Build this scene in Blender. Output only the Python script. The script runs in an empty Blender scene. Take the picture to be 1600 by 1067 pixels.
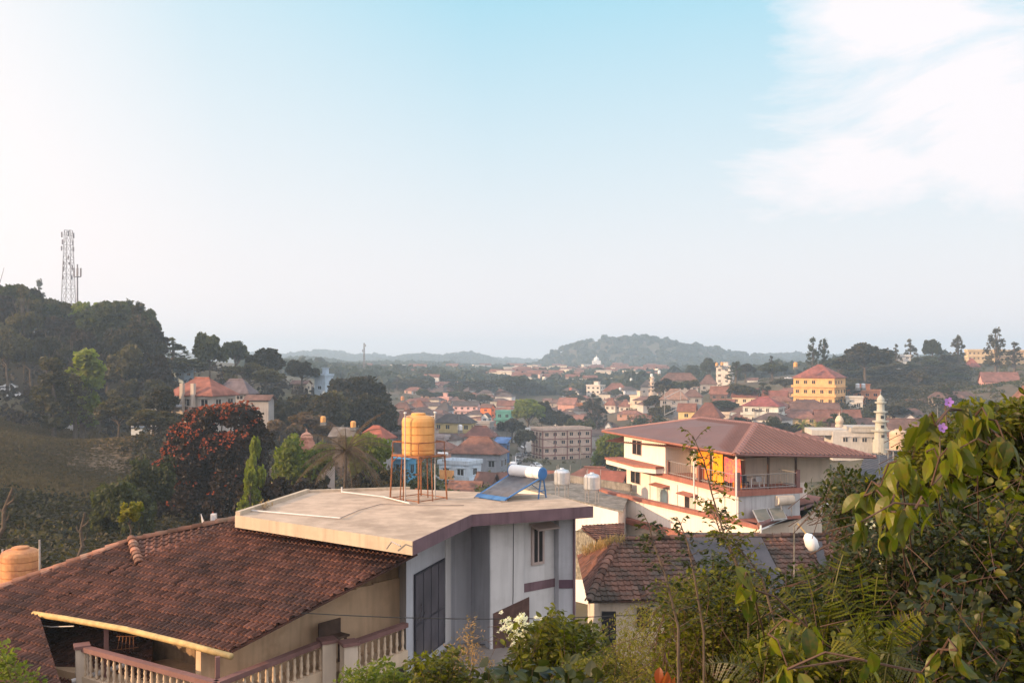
import bpy, bmesh, math, random
import numpy as np
from mathutils import Vector, Matrix
R = math.radians
sc = bpy.context.scene
COL = sc.collection
# ---------------------------------------------------------------- camera
# metres, z = 0 at eye level; y runs away from the camera, x to the right
F, HX, HY = 1500.0, 800.0, 565.0            # focal length and horizon of the photograph in its pixels
cd = bpy.data.cameras.new('camera'); cam = bpy.data.objects.new('camera', cd); COL.objects.link(cam)
cam.location = (0, 0, 0); cam.rotation_euler = (R(90), 0, 0)
cd.sensor_width = 36; cd.lens = 36 * F / 1600; cd.shift_y = (HY - 533.5) / 1600
cd.clip_start = 0.1; cd.clip_end = 20000
sc.camera = cam
# ---------------------------------------------------------------- sky, sun, exposure
SUN_EL, SUN_AZ = 14.0, -107.0                  # azimuth from +y towards +x
sd = Vector((math.sin(R(SUN_AZ)) * math.cos(R(SUN_EL)), math.cos(R(SUN_AZ)) * math.cos(R(SUN_EL)), math.sin(R(SUN_EL))))
sl = bpy.data.lights.new('sun', 'SUN'); so = bpy.data.objects.new('sun', sl); COL.objects.link(so)
sl.energy = 5.0; sl.angle = R(0.6); sl.color = (1.0, 0.64, 0.35)
so.rotation_euler = (-sd).to_track_quat('-Z', 'Y').to_euler()
w = bpy.data.worlds.new('World'); sc.world = w; w.use_nodes = True
nt = w.node_tree; N = nt.nodes; L = nt.links; N.clear()
def nd(tree, t, **kw):
    n = tree.nodes.new(t)
    for k, v in kw.items(): setattr(n, k, v)
    return n
def mth(tree, op, a, b=None, clamp=False):
    n = nd(tree, 'ShaderNodeMath', operation=op, use_clamp=clamp)
    for i, v in enumerate((a, b)):
        if v is None: continue
        if isinstance(v, (int, float)): n.inputs[i].default_value = v
        else: tree.links.new(v, n.inputs[i])
    return n.outputs[0]
def ramp(tree, fac, *stops):
    n = nd(tree, 'ShaderNodeValToRGB'); e = n.color_ramp.elements
    while len(e) < len(stops): e.new(0.5)
    for i, (p, c) in enumerate(stops):
        e[i].position = p; e[i].color = (c, c, c, 1) if isinstance(c, (int, float)) else (*c, 1)
    tree.links.new(fac, n.inputs[0]); return n.outputs[0]
def mixc(tree, fac, a, b, mode='MIX'):
    n = nd(tree, 'ShaderNodeMixRGB', blend_type=mode)
    for i, v in ((0, fac), (1, a), (2, b)):
        if isinstance(v, (int, float)): n.inputs[i].default_value = v
        elif isinstance(v, tuple): n.inputs[i].default_value = (*v, 1)
        else: tree.links.new(v, n.inputs[i])
    return n.outputs[0]
sky = nd(nt, 'ShaderNodeTexSky', sky_type='NISHITA', sun_disc=False, sun_elevation=R(SUN_EL), sun_rotation=R(SUN_AZ),
         air_density=1.3, dust_density=1.5, ozone_density=2.0)
tc = nd(nt, 'ShaderNodeTexCoord'); sep = nd(nt, 'ShaderNodeSeparateXYZ'); L.new(tc.outputs['Generated'], sep.inputs[0])
X_, Y_, Z_ = sep.outputs
yy = mth(nt, 'MAXIMUM', Y_, 0.05)
az = mth(nt, 'DIVIDE', X_, yy); el = mth(nt, 'DIVIDE', Z_, yy)
# thin cloud bank: noise stretched sideways, kept to the upper right part of the sky
mp = nd(nt, 'ShaderNodeMapping'); mp.inputs['Scale'].default_value = (3.2, 3.2, 9.0); mp.inputs['Rotation'].default_value = (0, R(-14), 0)
L.new(tc.outputs['Generated'], mp.inputs[0])
cn = nd(nt, 'ShaderNodeTexNoise'); cn.inputs['Scale'].default_value = 1.1; cn.inputs['Detail'].default_value = 9; cn.inputs['Roughness'].default_value = 0.66
cn.inputs['Distortion'].default_value = 0.5; L.new(mp.outputs[0], cn.inputs['Vector'])
def lobe(a0, e0, ra_, re0):
    p = mth(nt, 'DIVIDE', mth(nt, 'SUBTRACT', az, a0), ra_); q = mth(nt, 'DIVIDE', mth(nt, 'SUBTRACT', el, e0), re0)
    return mth(nt, 'SUBTRACT', 1.0, mth(nt, 'SQRT', mth(nt, 'ADD', mth(nt, 'MULTIPLY', p, p), mth(nt, 'MULTIPLY', q, q))))
lb1 = mth(nt, 'MAXIMUM', mth(nt, 'MAXIMUM', lobe(.50, .27, .22, .13), lobe(.36, .205, .13, .055)), lobe(.42, .37, .14, .11))
cm = mth(nt, 'ADD', lb1, mth(nt, 'MULTIPLY', mth(nt, 'SUBTRACT', cn.outputs[0], 0.5), 2.8))
cloud = ramp(nt, cm, (0.0, 0.0), (0.22, 0.5), (0.55, 1.0))
# whitening of the air towards the sun and towards the horizon
gs = mth(nt, 'ADD', mth(nt, 'MULTIPLY', X_, -.97), mth(nt, 'MULTIPLY', Z_, .24))
sunw = ramp(nt, mth(nt, 'SUBTRACT', gs, mth(nt, 'MULTIPLY', Z_, .35)), (0.0, 0.0), (0.25, 0.26), (0.42, 0.68), (0.6, 1.0))
hz = ramp(nt, Z_, (0.0, 0.88), (0.12, 0.62), (0.38, 0.0))
base = mixc(nt, 1.0, sky.outputs[0], (1, 1, 1), 'MULTIPLY')
SKYC = dict(blue=(2.5, 5.0, 6.0), haze=(7.0, 5.9, 5.75), glow=(7.3, 6.35, 6.1), cloud=(6.4, 6.0, 6.1))
c1 = mixc(nt, 0.80, base, SKYC['blue'])
c2 = mixc(nt, hz, c1, SKYC['haze'])
c3 = mixc(nt, sunw, c2, SKYC['glow'])
c4 = mixc(nt, mth(nt, 'MULTIPLY', cloud, 0.93), c3, SKYC['cloud'])
# unseen sky overhead and behind the camera, brightened as added fill light
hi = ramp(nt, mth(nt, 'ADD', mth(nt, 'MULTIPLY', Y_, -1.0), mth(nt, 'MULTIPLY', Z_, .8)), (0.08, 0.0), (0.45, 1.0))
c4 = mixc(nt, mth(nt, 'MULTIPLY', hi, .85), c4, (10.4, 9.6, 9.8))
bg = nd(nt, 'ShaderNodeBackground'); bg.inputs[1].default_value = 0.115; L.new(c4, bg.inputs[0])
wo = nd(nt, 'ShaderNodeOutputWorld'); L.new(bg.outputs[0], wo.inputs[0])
sc.view_settings.view_transform = 'Standard'; sc.view_settings.look = 'None'; sc.view_settings.exposure = 0.55
sc.render.engine = 'CYCLES'
cy = sc.cycles; cy.use_denoising = True; cy.max_bounces = 6; cy.diffuse_bounces = 3; cy.glossy_bounces = 2
cy.transmission_bounces = 3; cy.transparent_max_bounces = 6; cy.volume_bounces = 2
rng = random.Random(7); HAZE = 0.00039
# ---------------------------------------------------------------- geometry helpers
def P(px, py, t): return Vector(((px - HX) / F * t, t, -(py - HY) / F * t))      # photo pixel at distance t
def Pz(px, py, z): return P(px, py, -z * F / (py - HY))                            # photo pixel at height z
def Pp(px, py, o, n):                                                             # photo pixel on a plane
    d = P(px, py, 1.0); return d * (o.dot(n) / d.dot(n))
def plane(a, b, c):
    n = (b - a).cross(c - a).normalized()
    return a, (n if n.z > 0 else -n)
class MB:
    def __init__(s): s.v = []; s.f = []; s.m = []; s.t = []
    def face(s, pts, mi=0, t=0.5):
        k = len(s.v); s.v += [tuple(p) for p in pts]; s.f.append(tuple(range(k, k + len(pts)))); s.m.append(mi); s.t.append(t); return s
    def add(s, vs, fs, mi=0, t=0.5):
        k = len(s.v); s.v += [tuple(p) for p in vs]
        for f in fs: s.f.append(tuple(i + k for i in f)); s.m.append(mi); s.t.append(t)
        return s
    def box(s, x0, x1, y0, y1, z0, z1, mi=0, t=0.5, rz=0, c=None):
        vs = [(x, y, z) for z in (z0, z1) for x, y in ((x0, y0), (x1, y0), (x1, y1), (x0, y1))]
        if rz:
            cx, cy_ = c if c else ((x0 + x1) / 2, (y0 + y1) / 2); a, b = math.cos(rz), math.sin(rz)
            vs = [(cx + (x - cx) * a - (y - cy_) * b, cy_ + (x - cx) * b + (y - cy_) * a, z) for x, y, z in vs]
        return s.add(vs, [(3, 2, 1, 0), (4, 5, 6, 7), (0, 1, 5, 4), (1, 2, 6, 5), (2, 3, 7, 6), (3, 0, 4, 7)], mi, t)
    def prism(s, poly, z0, z1, mi=0, t=0.5):
        n = len(poly)
        a = sum(poly[i][0] * poly[(i + 1) % n][1] - poly[(i + 1) % n][0] * poly[i][1] for i in range(n))
        if a < 0: poly = poly[::-1]
        vs = [(p[0], p[1], z0) for p in poly] + [(p[0], p[1], z1) for p in poly]
        fs = [tuple(range(n))[::-1], tuple(range(n, 2 * n))] + [(i, (i + 1) % n, n + (i + 1) % n, n + i) for i in range(n)]
        return s.add(vs, fs, mi, t)
    def slab(s, pts, th, mi=0, t=0.5):            # polygon in space thickened downwards along its normal
        pts = [Vector(p) for p in pts]; n = (pts[1] - pts[0]).cross(pts[2] - pts[0]).normalized()
        if n.z < 0: pts = pts[::-1]; n = -n
        lo = [p - n * th for p in pts]; k = len(pts)
        return s.add(pts + lo, [tuple(range(k)), tuple(range(k, 2 * k))[::-1]] + [(i, k + i, k + (i + 1) % k, (i + 1) % k) for i in range(k)], mi, t)
    def tube(s, pts, r, n=6, mi=0, t=0.5, cap=True):
        pts = [Vector(p) for p in pts]; rs = r if isinstance(r, (list, tuple)) else [r] * len(pts)
        vs = []; m = len(pts)
        for i, p in enumerate(pts):
            d = (pts[min(i + 1, m - 1)] - pts[max(i - 1, 0)])
            d = d.normalized() if d.length > 1e-9 else Vector((0, 0, 1))
            a = d.cross(Vector((0, 0, 1)) if abs(d.z) < 0.9 else Vector((1, 0, 0))).normalized(); b = d.cross(a)
            vs += [p + (a * math.cos(2 * math.pi * k / n) + b * math.sin(2 * math.pi * k / n)) * rs[i] for k in range(n)]
        fs = [(i * n + k, i * n + (k + 1) % n, (i + 1) * n + (k + 1) % n, (i + 1) * n + k) for i in range(m - 1) for k in range(n)]
        if cap: fs += [tuple(range(n))[::-1], tuple(range((m - 1) * n, m * n))]
        return s.add(vs, fs, mi, t)
    def lathe(s, c, prof, n=16, mi=0, t=0.5):     # prof: (radius, height)
        vs = [(c[0] + r * math.cos(2 * math.pi * k / n), c[1] + r * math.sin(2 * math.pi * k / n), c[2] + z) for r, z in prof for k in range(n)]
        m = len(prof)
        fs = [(i * n + k, i * n + (k + 1) % n, (i + 1) * n + (k + 1) % n, (i + 1) * n + k) for i in range(m - 1) for k in range(n)]
        fs += [tuple(range(n))[::-1], tuple(range((m - 1) * n, m * n))]
        return s.add(vs, fs, mi, t)
    def build(s, name, mats, parent=None, world=False, smooth=False):
        me = bpy.data.meshes.new(name)
        off = parent.location if (world and parent) else Vector((0, 0, 0))
        me.from_pydata([(x - off[0], y - off[1], z - off[2]) for x, y, z in s.v] if world and parent else s.v, [], s.f)
        fin(me, mats, s.m, s.t, smooth)
        return link(name, me, parent)
def fin(me, mats, mi=None, tint=None, smooth=False):
    for m in (mats if isinstance(mats, (list, tuple)) else [mats]): me.materials.append(m)
    k = len(me.polygons)
    if mi is not None: me.polygons.foreach_set('material_index', np.array(mi, dtype=np.int32))
    a = me.attributes.new('tint', 'FLOAT', 'FACE'); a.data.foreach_set('value', np.array(tint if tint is not None else [0.5] * k, dtype=np.float32))
    me.polygons.foreach_set('use_smooth', [smooth] * k); me.update()
def link(name, me, parent=None):
    o = bpy.data.objects.new(name, me); COL.objects.link(o)
    if parent: o.parent = parent
    return o
def tag(o, label=None, cat=None, group=None, kind=None):
    if label: o['label'] = label
    if cat: o['category'] = cat
    if group: o['group'] = group
    if kind: o['kind'] = kind
    return o
def thing(name, label, cat, loc=(0, 0, 0), rz=0.0, group=None):
    o = bpy.data.objects.new(name, None); COL.objects.link(o); o.location = loc; o.rotation_euler = (0, 0, rz)
    return tag(o, label, cat, group)
def copy_tree(o, loc=None, rz=None, label=None, group=None, scale=None, parent=None):
    c = o.copy(); COL.objects.link(c); c.parent = parent
    if loc is not None: c.location = loc
    if rz is not None: c.rotation_euler = (0, 0, rz)
    if scale is not None: c.scale = scale
    if label: c['label'] = label
    if group: c['group'] = group
    for ch in KIDS.get(o.name, []): copy_tree(ch, parent=c)
    return c
KIDS = {}
def kids(o, *cs): KIDS[o.name] = list(cs)
def quads_mesh(name, Q, tint, mat):              # Q: (n,4,3)
    n = len(Q); me = bpy.data.meshes.new(name)
    me.vertices.add(n * 4); me.vertices.foreach_set('co', np.asarray(Q, dtype=np.float32).reshape(-1))
    me.loops.add(n * 4); me.loops.foreach_set('vertex_index', np.arange(n * 4, dtype=np.int32))
    me.polygons.add(n); me.polygons.foreach_set('loop_start', np.arange(0, n * 4, 4, dtype=np.int32))
    me.polygons.foreach_set('loop_total', np.full(n, 4, dtype=np.int32))
    me.update(calc_edges=True); fin(me, mat, None, tint); return me
# ---------------------------------------------------------------- materials
def pm(name, col, rough=0.85, var=0.25, scale=2.0, bump=0.25, bscale=30.0, col2=None, f2=0.5, s2=0.6, spec=0.25, tint=0.0,
       streak=0.0, metal=0.0, coat=0.0):
    m = bpy.data.materials.new(name); m.use_nodes = True; t = m.node_tree; b = t.nodes['Principled BSDF']
    co = nd(t, 'ShaderNodeTexCoord').outputs['Object']
    n1 = nd(t, 'ShaderNodeTexNoise'); n1.inputs['Scale'].default_value = scale; n1.inputs['Detail'].default_value = 6; t.links.new(co, n1.inputs['Vector'])
    lo = tuple(max(0, c * (1 - var)) for c in col); hi = tuple(min(1, c * (1 + var)) for c in col)
    c = mixc(t, ramp(t, n1.outputs[0], (0.3, 0.0), (0.7, 1.0)), lo, hi)
    if col2:
        n2 = nd(t, 'ShaderNodeTexNoise'); n2.inputs['Scale'].default_value = s2; n2.inputs['Detail'].default_value = 8; n2.inputs['Roughness'].default_value = 0.65
        t.links.new(co, n2.inputs['Vector'])
        c = mixc(t, ramp(t, n2.outputs[0], (f2 - 0.06, 0.0), (f2 + 0.12, 1.0)), c, col2)
    if streak:                                   # rain streaks running down a wall or fascia
        mp = nd(t, 'ShaderNodeMapping'); mp.inputs['Scale'].default_value = (3.5, 3.5, 0.28); t.links.new(co, mp.inputs[0])
        n3 = nd(t, 'ShaderNodeTexNoise'); n3.inputs['Scale'].default_value = 1.6; n3.inputs['Detail'].default_value = 7; t.links.new(mp.outputs[0], n3.inputs['Vector'])
        c = mixc(t, mth(t, 'MULTIPLY', ramp(t, n3.outputs[0], (0.46, 0.0), (0.72, 1.0)), streak), c, tuple(x * 0.38 for x in col))
    if tint:
        at = nd(t, 'ShaderNodeAttribute', attribute_name='tint').outputs['Fac']
        k = mth(t, 'ADD', mth(t, 'MULTIPLY', mth(t, 'SUBTRACT', at, 0.5), 2 * tint), 1.0)
        cc = nd(t, 'ShaderNodeVectorMath', operation='SCALE'); t.links.new(c, cc.inputs[0]); t.links.new(k, cc.inputs['Scale']); c = cc.outputs[0]
    t.links.new(c, b.inputs['Base Color'])
    b.inputs['Roughness'].default_value = rough; b.inputs['Specular IOR Level'].default_value = spec; b.inputs['Metallic'].default_value = metal
    if coat: b.inputs['Coat Weight'].default_value = coat
    if bump:
        nb = nd(t, 'ShaderNodeTexNoise'); nb.inputs['Scale'].default_value = bscale; nb.inputs['Detail'].default_value = 4; t.links.new(co, nb.inputs['Vector'])
        bn = nd(t, 'ShaderNodeBump'); bn.inputs['Strength'].default_value = bump; bn.inputs['Distance'].default_value = 0.02
        t.links.new(nb.outputs[0], bn.inputs['Height']); t.links.new(bn.outputs[0], b.inputs['Normal'])
    return m
def leafm(name, a, b_, rough=0.55, trans=0.35, spec=0.3, ob=0.5, mott=0.0):      # foliage: colour differs from leaf clump to leaf clump and plant to plant
    m = bpy.data.materials.new(name); m.use_nodes = True; t = m.node_tree; b = t.nodes['Principled BSDF']
    at = nd(t, 'ShaderNodeAttribute', attribute_name='tint').outputs['Fac']
    oi = nd(t, 'ShaderNodeObjectInfo').outputs['Random']
    f = mth(t, 'ADD', mth(t, 'MULTIPLY', at, 1 - ob * 0.6), mth(t, 'MULTIPLY', oi, ob * 0.6), True)
    c = mixc(t, f, a, b_)
    if mott:
        n1 = nd(t, 'ShaderNodeTexNoise'); n1.inputs['Scale'].default_value = 45; n1.inputs['Detail'].default_value = 5; t.links.new(nd(t, 'ShaderNodeTexCoord').outputs['Object'], n1.inputs['Vector'])
        c = mixc(t, mth(t, 'MULTIPLY', ramp(t, n1.outputs[0], (.42, 0.0), (.68, 1.0)), mott), c, (.16, .085, .02))
    t.links.new(c, b.inputs['Base Color']); b.inputs['Roughness'].default_value = rough; b.inputs['Specular IOR Level'].default_value = spec
    tr = nd(t, 'ShaderNodeBsdfTranslucent'); cc = nd(t, 'ShaderNodeVectorMath', operation='MULTIPLY'); t.links.new(c, cc.inputs[0]); cc.inputs[1].default_value = (1.5, 1.7, 0.7)
    t.links.new(cc.outputs[0], tr.inputs[0]); mx = nd(t, 'ShaderNodeMixShader'); mx.inputs[0].default_value = trans
    t.links.new(b.outputs[0], mx.inputs[1]); t.links.new(tr.outputs[0], mx.inputs[2]); t.links.new(mx.outputs[0], t.nodes['Material Output'].inputs[0])
    return m
M = dict(
 concrete=pm('concrete_roof_top', (0.47, 0.36, 0.275), 0.9, 0.16, 2.2, 0.4, 18, (0.33, 0.25, 0.19), 0.54, 0.7),
 conc_edge=pm('painted_concrete_edge', (0.50, 0.41, 0.31), 0.85, 0.10, 1.5, 0.2, 30, (0.38, 0.31, 0.24), 0.6, 0.7, streak=0.35),
 purple=pm('purple_paint', (0.17, 0.105, 0.12), 0.8, 0.15, 2, 0.2, 30, streak=0.5),
 purpleshade=pm('shade_toned_purple_paint', (0.11, 0.065, 0.09), 0.75, 0.1, 2, 0.1, 30),  # purple band again, shade of the turned face put into the colour
 whitewall=pm('white_wall', (0.62, 0.61, 0.61), 0.85, 0.07, 0.9, 0.15, 60, (0.50, 0.49, 0.48), 0.58, 0.5, streak=0.2),
 shadewall=pm('shade_toned_white_wall', (0.48, 0.49, 0.53), 0.85, 0.07, 0.9, 0.15, 60, (0.38, 0.38, 0.41), 0.58, 0.5, streak=0.24),  # white wall with its bluish shade put into the colour
 tan=pm('stained_tan_wall', (0.40, 0.27, 0.16), 0.9, 0.2, 1.0, 0.2, 40, (0.24, 0.15, 0.09), 0.55, 1.3, streak=0.6),
 tanl=pm('light_tan_plaster', (0.60, 0.43, 0.28), 0.9, 0.12, 1.0, 0.2, 40, (0.48, 0.33, 0.21), 0.56, 0.9, streak=0.3),
 cream=pm('cream_wall', (0.62, 0.52, 0.42), 0.85, 0.08, 1.0, 0.15, 50, streak=0.25),
 white=pm('white_paint', (0.72, 0.70, 0.67), 0.8, 0.06, 1.0, 0.1, 40, streak=0.22),
 whitep=pm('white_plastic', (0.74, 0.74, 0.74), 0.35, 0.03, 3, 0, spec=0.5),
 tile=pm('clay_tiles', (0.145, 0.064, 0.045), 0.8, 0.35, 2.5, 0.35, 45, (0.085, 0.045, 0.036), 0.50, 0.7, tint=0.5),
 tile2=pm('weathered_clay_tiles', (0.135, 0.068, 0.050), 0.9, 0.3, 2.0, 0.35, 45, (0.075, 0.058, 0.048), 0.48, 0.9, tint=0.5),
 ridge=pm('ridge_tiles', (0.27, 0.125, 0.08), 0.85, 0.3, 2.5, 0.4, 30, (0.30, 0.20, 0.15), 0.55, 1.5, tint=0.4),
 wood=pm('dark_wood', (0.085, 0.05, 0.035), 0.7, 0.3, 4, 0.2, 40),
 pipe=pm('yellowed_pipe', (0.50, 0.35, 0.15), 0.6, 0.2, 5, 0.15, 30, (0.30, 0.2, 0.1), 0.6, 3),
 rail=pm('brown_rail_paint', (0.20, 0.105, 0.095), 0.7, 0.15, 2, 0.15, 30, streak=0.2),
 baluster=pm('cream_balusters', (0.60, 0.47, 0.34), 0.8, 0.1, 3, 0.1, 30),
 glass=pm('dark_glass', (0.022, 0.022, 0.028), 0.12, 0.2, 1, 0, spec=0.6),
 tallglass=pm('tinted_glass', (0.085, 0.078, 0.090), 0.07, 0.45, 0.6, 0, spec=0.7),
 frame=pm('dark_frame', (0.03, 0.03, 0.04), 0.5, 0.1, 3, 0),
 wframe=pm('pale_window_frame', (0.45, 0.36, 0.33), 0.6, 0.1, 3, 0.1),
 panel=pm('brown_stone_panel', (0.13, 0.075, 0.060), 0.8, 0.35, 3, 0.3, 14, (0.09, 0.05, 0.045), 0.5, 1.2, streak=0.4),
 slab=pm('grey_terrace', (0.27, 0.235, 0.215), 0.9, 0.2, 1, 0.3, 20, (0.2, 0.17, 0.15), 0.55, 0.6),
 tanky=pm('ochre_plastic_tank', (0.72, 0.36, 0.12), 0.5, 0.12, 2.5, 0.05, 30, (0.60, 0.25, 0.08), 0.58, 1.0, streak=0.18),
 tanko=pm('old_ochre_tank', (0.62, 0.30, 0.13), 0.65, 0.2, 3, 0.1, 30, (0.42, 0.17, 0.09), 0.5, 1.4, streak=0.4),
 tankb=pm('beige_plastic_tank', (0.55, 0.40, 0.28), 0.6, 0.1, 2, 0.05, 30),
 rust=pm('rusty_steel', (0.30, 0.12, 0.055), 0.8, 0.35, 12, 0.2, 60, (0.14, 0.07, 0.045), 0.52, 6),
 steel=pm('galvanised_steel', (0.38, 0.36, 0.35), 0.5, 0.15, 6, 0, metal=0.3),
 blue=pm('blue_paint', (0.045, 0.15, 0.36), 0.45, 0.12, 4, 0, spec=0.4),
 tubes=pm('dark_glass_tubes', (0.17, 0.175, 0.20), 0.15, 0.2, 4, 0, spec=0.8),
 alu=pm('silver_sheet', (0.55, 0.58, 0.62), 0.35, 0.1, 4, 0, metal=0.5),
 redroof=pm('red_metal_sheet', (0.15, 0.072, 0.060), 0.5, 0.10, 0.7, 0.05, 10, (0.15, 0.065, 0.052), 0.55, 0.4, spec=0.4),
 redtrim=pm('salmon_paint', (0.33, 0.135, 0.10), 0.75, 0.12, 1.5, 0.15, 30, streak=0.3),
 peach=pm('sun_toned_white_paint', (0.78, 0.70, 0.62), 0.85, 0.05, 0.8, 0.12, 50, streak=0.2),  # white house paint with warm sunlight put into the colour
 greyb=pm('shaded_wall_and_cloth_grey', (0.42, 0.42, 0.43), 0.85, 0.1, 0.8, 0.15, 50, streak=0.4),  # white front wall with its shade put into the grey; also a cloth
 tarp=pm('grey_roof_sheet', (0.075, 0.070, 0.078), 0.8, 0.2, 1.2, 0.15, 12, (0.11, 0.10, 0.11), 0.6, 1.2),
 stone=pm('rough_stone', (0.26, 0.24, 0.19), 0.95, 0.5, 7, 0.9, 9, (0.13, 0.12, 0.10), 0.5, 4),
 oldc=pm('old_grey_concrete', (0.24, 0.225, 0.205), 0.95, 0.25, 1.5, 0.3, 20, (0.12, 0.115, 0.10), 0.52, 1.0, streak=0.5),
 bark=pm('bark', (0.11, 0.085, 0.065), 0.95, 0.35, 4, 0.6, 14),
 barkp=pm('pale_bark', (0.30, 0.26, 0.21), 0.95, 0.3, 4, 0.4, 14),
 orange=pm('orange_cloth', (0.85, 0.27, 0.012), 0.85, 0.12, 2, 0.1), gold=pm('golden_cloth', (0.88, 0.38, 0.012), 0.85, 0.1, 2, 0.1),
 pink=pm('pink_patterned_cloth', (0.80, 0.28, 0.10), 0.85, 0.15, 3, 0.1, 30, (0.75, 0.10, 0.17), 0.46, 5.0),
 asphalt=pm('asphalt', (0.14, 0.12, 0.11), 0.95, 0.2, 0.4, 0.1, 8),
 carw=pm('white_car_paint', (0.7, 0.7, 0.72), 0.3, 0.02, 1, 0, coat=0.5), carg=pm('grey_car_paint', (0.12, 0.12, 0.13), 0.3, 0.02, 1, 0, coat=0.5),
 rubber=pm('rubber', (0.02, 0.02, 0.02), 0.8, 0.1, 3, 0),
 flower_w=leafm('white_petals', (0.75, 0.72, 0.62), (0.8, 0.78, 0.7), 0.7, 0.3),
 flower_p=leafm('purple_petals', (0.36, 0.16, 0.62), (0.45, 0.25, 0.75), 0.7, 0.3),
 flower_r=leafm('red_blossom', (0.16, 0.030, 0.013), (0.40, 0.080, 0.025), 0.7, 0.25),
 lf_dark=leafm('dark_green_foliage', (0.009, 0.007, 0.005), (0.062, 0.052, 0.021)),
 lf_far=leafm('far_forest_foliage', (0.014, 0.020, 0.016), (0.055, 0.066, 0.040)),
 lf_mid=leafm('green_foliage', (0.012, 0.016, 0.007), (0.095, 0.10, 0.030)),
 lf_yel=leafm('yellow_green_foliage', (0.075, 0.10, 0.015), (0.22, 0.24, 0.035), trans=0.45),
 lf_olive=leafm('olive_foliage', (0.022, 0.018, 0.011), (0.13, 0.105, 0.042)),
 lf_dry=leafm('dry_brown_foliage', (0.085, 0.055, 0.035), (0.16, 0.10, 0.06)),
 lf_maroon=leafm('dark_reddish_foliage', (0.008, 0.005, 0.005), (0.048, 0.028, 0.019)),
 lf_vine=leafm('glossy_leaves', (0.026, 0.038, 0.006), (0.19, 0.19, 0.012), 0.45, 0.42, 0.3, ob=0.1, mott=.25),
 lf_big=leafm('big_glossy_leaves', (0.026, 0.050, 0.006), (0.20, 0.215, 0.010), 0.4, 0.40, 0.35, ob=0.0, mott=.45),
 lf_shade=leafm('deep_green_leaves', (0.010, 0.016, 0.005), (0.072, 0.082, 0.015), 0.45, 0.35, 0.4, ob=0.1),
 lf_gold=leafm('golden_green_sprigs', (0.12, 0.12, 0.02), (0.30, 0.25, 0.045), 0.6, 0.45, ob=0.1),
 lf_red=leafm('orange_red_leaves', (0.20, 0.045, 0.015), (0.34, 0.09, 0.025), 0.45, 0.4, ob=0.0),
 lf_drygrass=leafm('dry_grass_blades', (0.28, 0.17, 0.08), (0.42, 0.28, 0.14), 0.8, 0.3),
)
WM = {}
def wm(c, streak=0.35):                          # house paint by colour
    k = tuple(round(x, 3) for x in c)
    if k not in WM: WM[k] = pm('house_paint', c, 0.88, 0.12, 0.6, 0.1, 10, streak=streak)
    return WM[k]
RM = {}
def rm(c):
    k = tuple(round(x, 3) for x in c)
    if k not in RM: RM[k] = pm('roof_cover', c, 0.85, 0.28, 0.9, 0.2, 6, tuple(x * 0.6 for x in c), 0.52, 0.35, tint=0.2)
    return RM[k]
# ---------------------------------------------------------------- the land
CTRL = []                                        # (x, y, z) heights the land passes through
def ctl(px, t, z): CTRL.append(((px - HX) / F * t, t, z))
for x, y, z in [(0, -30, -1), (0, 0, -1.9), (-8, 2, -4.5), (8, 2, -0.8), (1, 7, -3.6), (3.5, 6, -1.9), (7, 8, -2.0), (-6, 10, -7), (5, 14, -5), (12, 14, -4.5),
                (0, 14, -6.2), (-14, 20, -11), (0, 25, -11.5), (8, 28, -11.5), (20, 28, -11), (-10, 35, -12.5), (2, 36, -12.8), (14, 40, -13.2), (25, 45, -14),
                (-25, 45, -13.0), (16, 62, -17), (0, 60, -16.5), (35, 70, -18), (-40, 70, -15), (-60, 60, -12), (-110, 40, 2), (-150, 60, 12), (-150, 110, 8), (-190, 170, 16), (-220, 240, 16),  # left heights out of view are raised to shade the meadow
                (0, 90, -20), (30, 100, -21), (60, 90, -19), (100, 60, -10), (-35, 110, -19.5), (-10, 120, -21), (-60, 100, -15.5), (80, 160, -24), (140, 150, -20)]:
    CTRL.append((x, y, z))
for px, t, z in [(100, 130, -17.0), (20, 150, -15.2), (200, 150, -18), (20, 205, -13.2), (130, 205, -17), (220, 190, -17.5), (40, 255, -9.3), (0, 300, 3), (100, 300, 1), (200, 290, -4),
                 (260, 290, -8), (110, 470, 13), (0, 450, 14), (250, 450, 0), (330, 330, -4), (420, 350, -6), (300, 175, -12), (450, 200, -20), (560, 300, -20), (470, 300, -12),
                 (470, 130, -20), (500, 600, -14), (640, 250, -27), (600, 450, -25), (760, 250, -29), (730, 195, -25), (850, 340, -35), (750, 450, -32), (950, 400, -34), (700, 680, -21), (900, 600, -26),
                 (1000, 530, -30), (1000, 800, -19), (800, 900, -17), (1200, 340, -21), (1280, 375, -17), (1350, 380, -18), (1380, 330, -27), (1060, 470, -17), (1130, 520, -12),
                 (1240, 500, -10), (1350, 480, -8), (1450, 480, -8), (1550, 540, 0), (1550, 480, -7), (1400, 420, -12), (1550, 430, -14), (1650, 400, -5), (1300, 250, -26), (1450, 300, -23), (1550, 200, -18),
                 (1000, 250, -30), (900, 160, -24), (1700, 300, -12), (1250, 700, -8), (1450, 800, -8), (1600, 1000, -4), (500, 1100, -10), (900, 1200, -15), (300, 800, 2), (-200, 700, 20)]:
    ctl(px, t, z)
CA = np.array(CTRL)
def _k(a, b): return np.sqrt(((a[:, None, :] - b[None, :, :]) ** 2).sum(-1) + 4.0)
n_ = len(CA); A_ = np.zeros((n_ + 1, n_ + 1)); A_[:n_, :n_] = _k(CA[:, :2], CA[:, :2]) - np.eye(n_) * 3.0
A_[:n_, n_] = 1; A_[n_, :n_] = 1
WT = np.linalg.solve(A_, np.append(CA[:, 2], 0))
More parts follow.
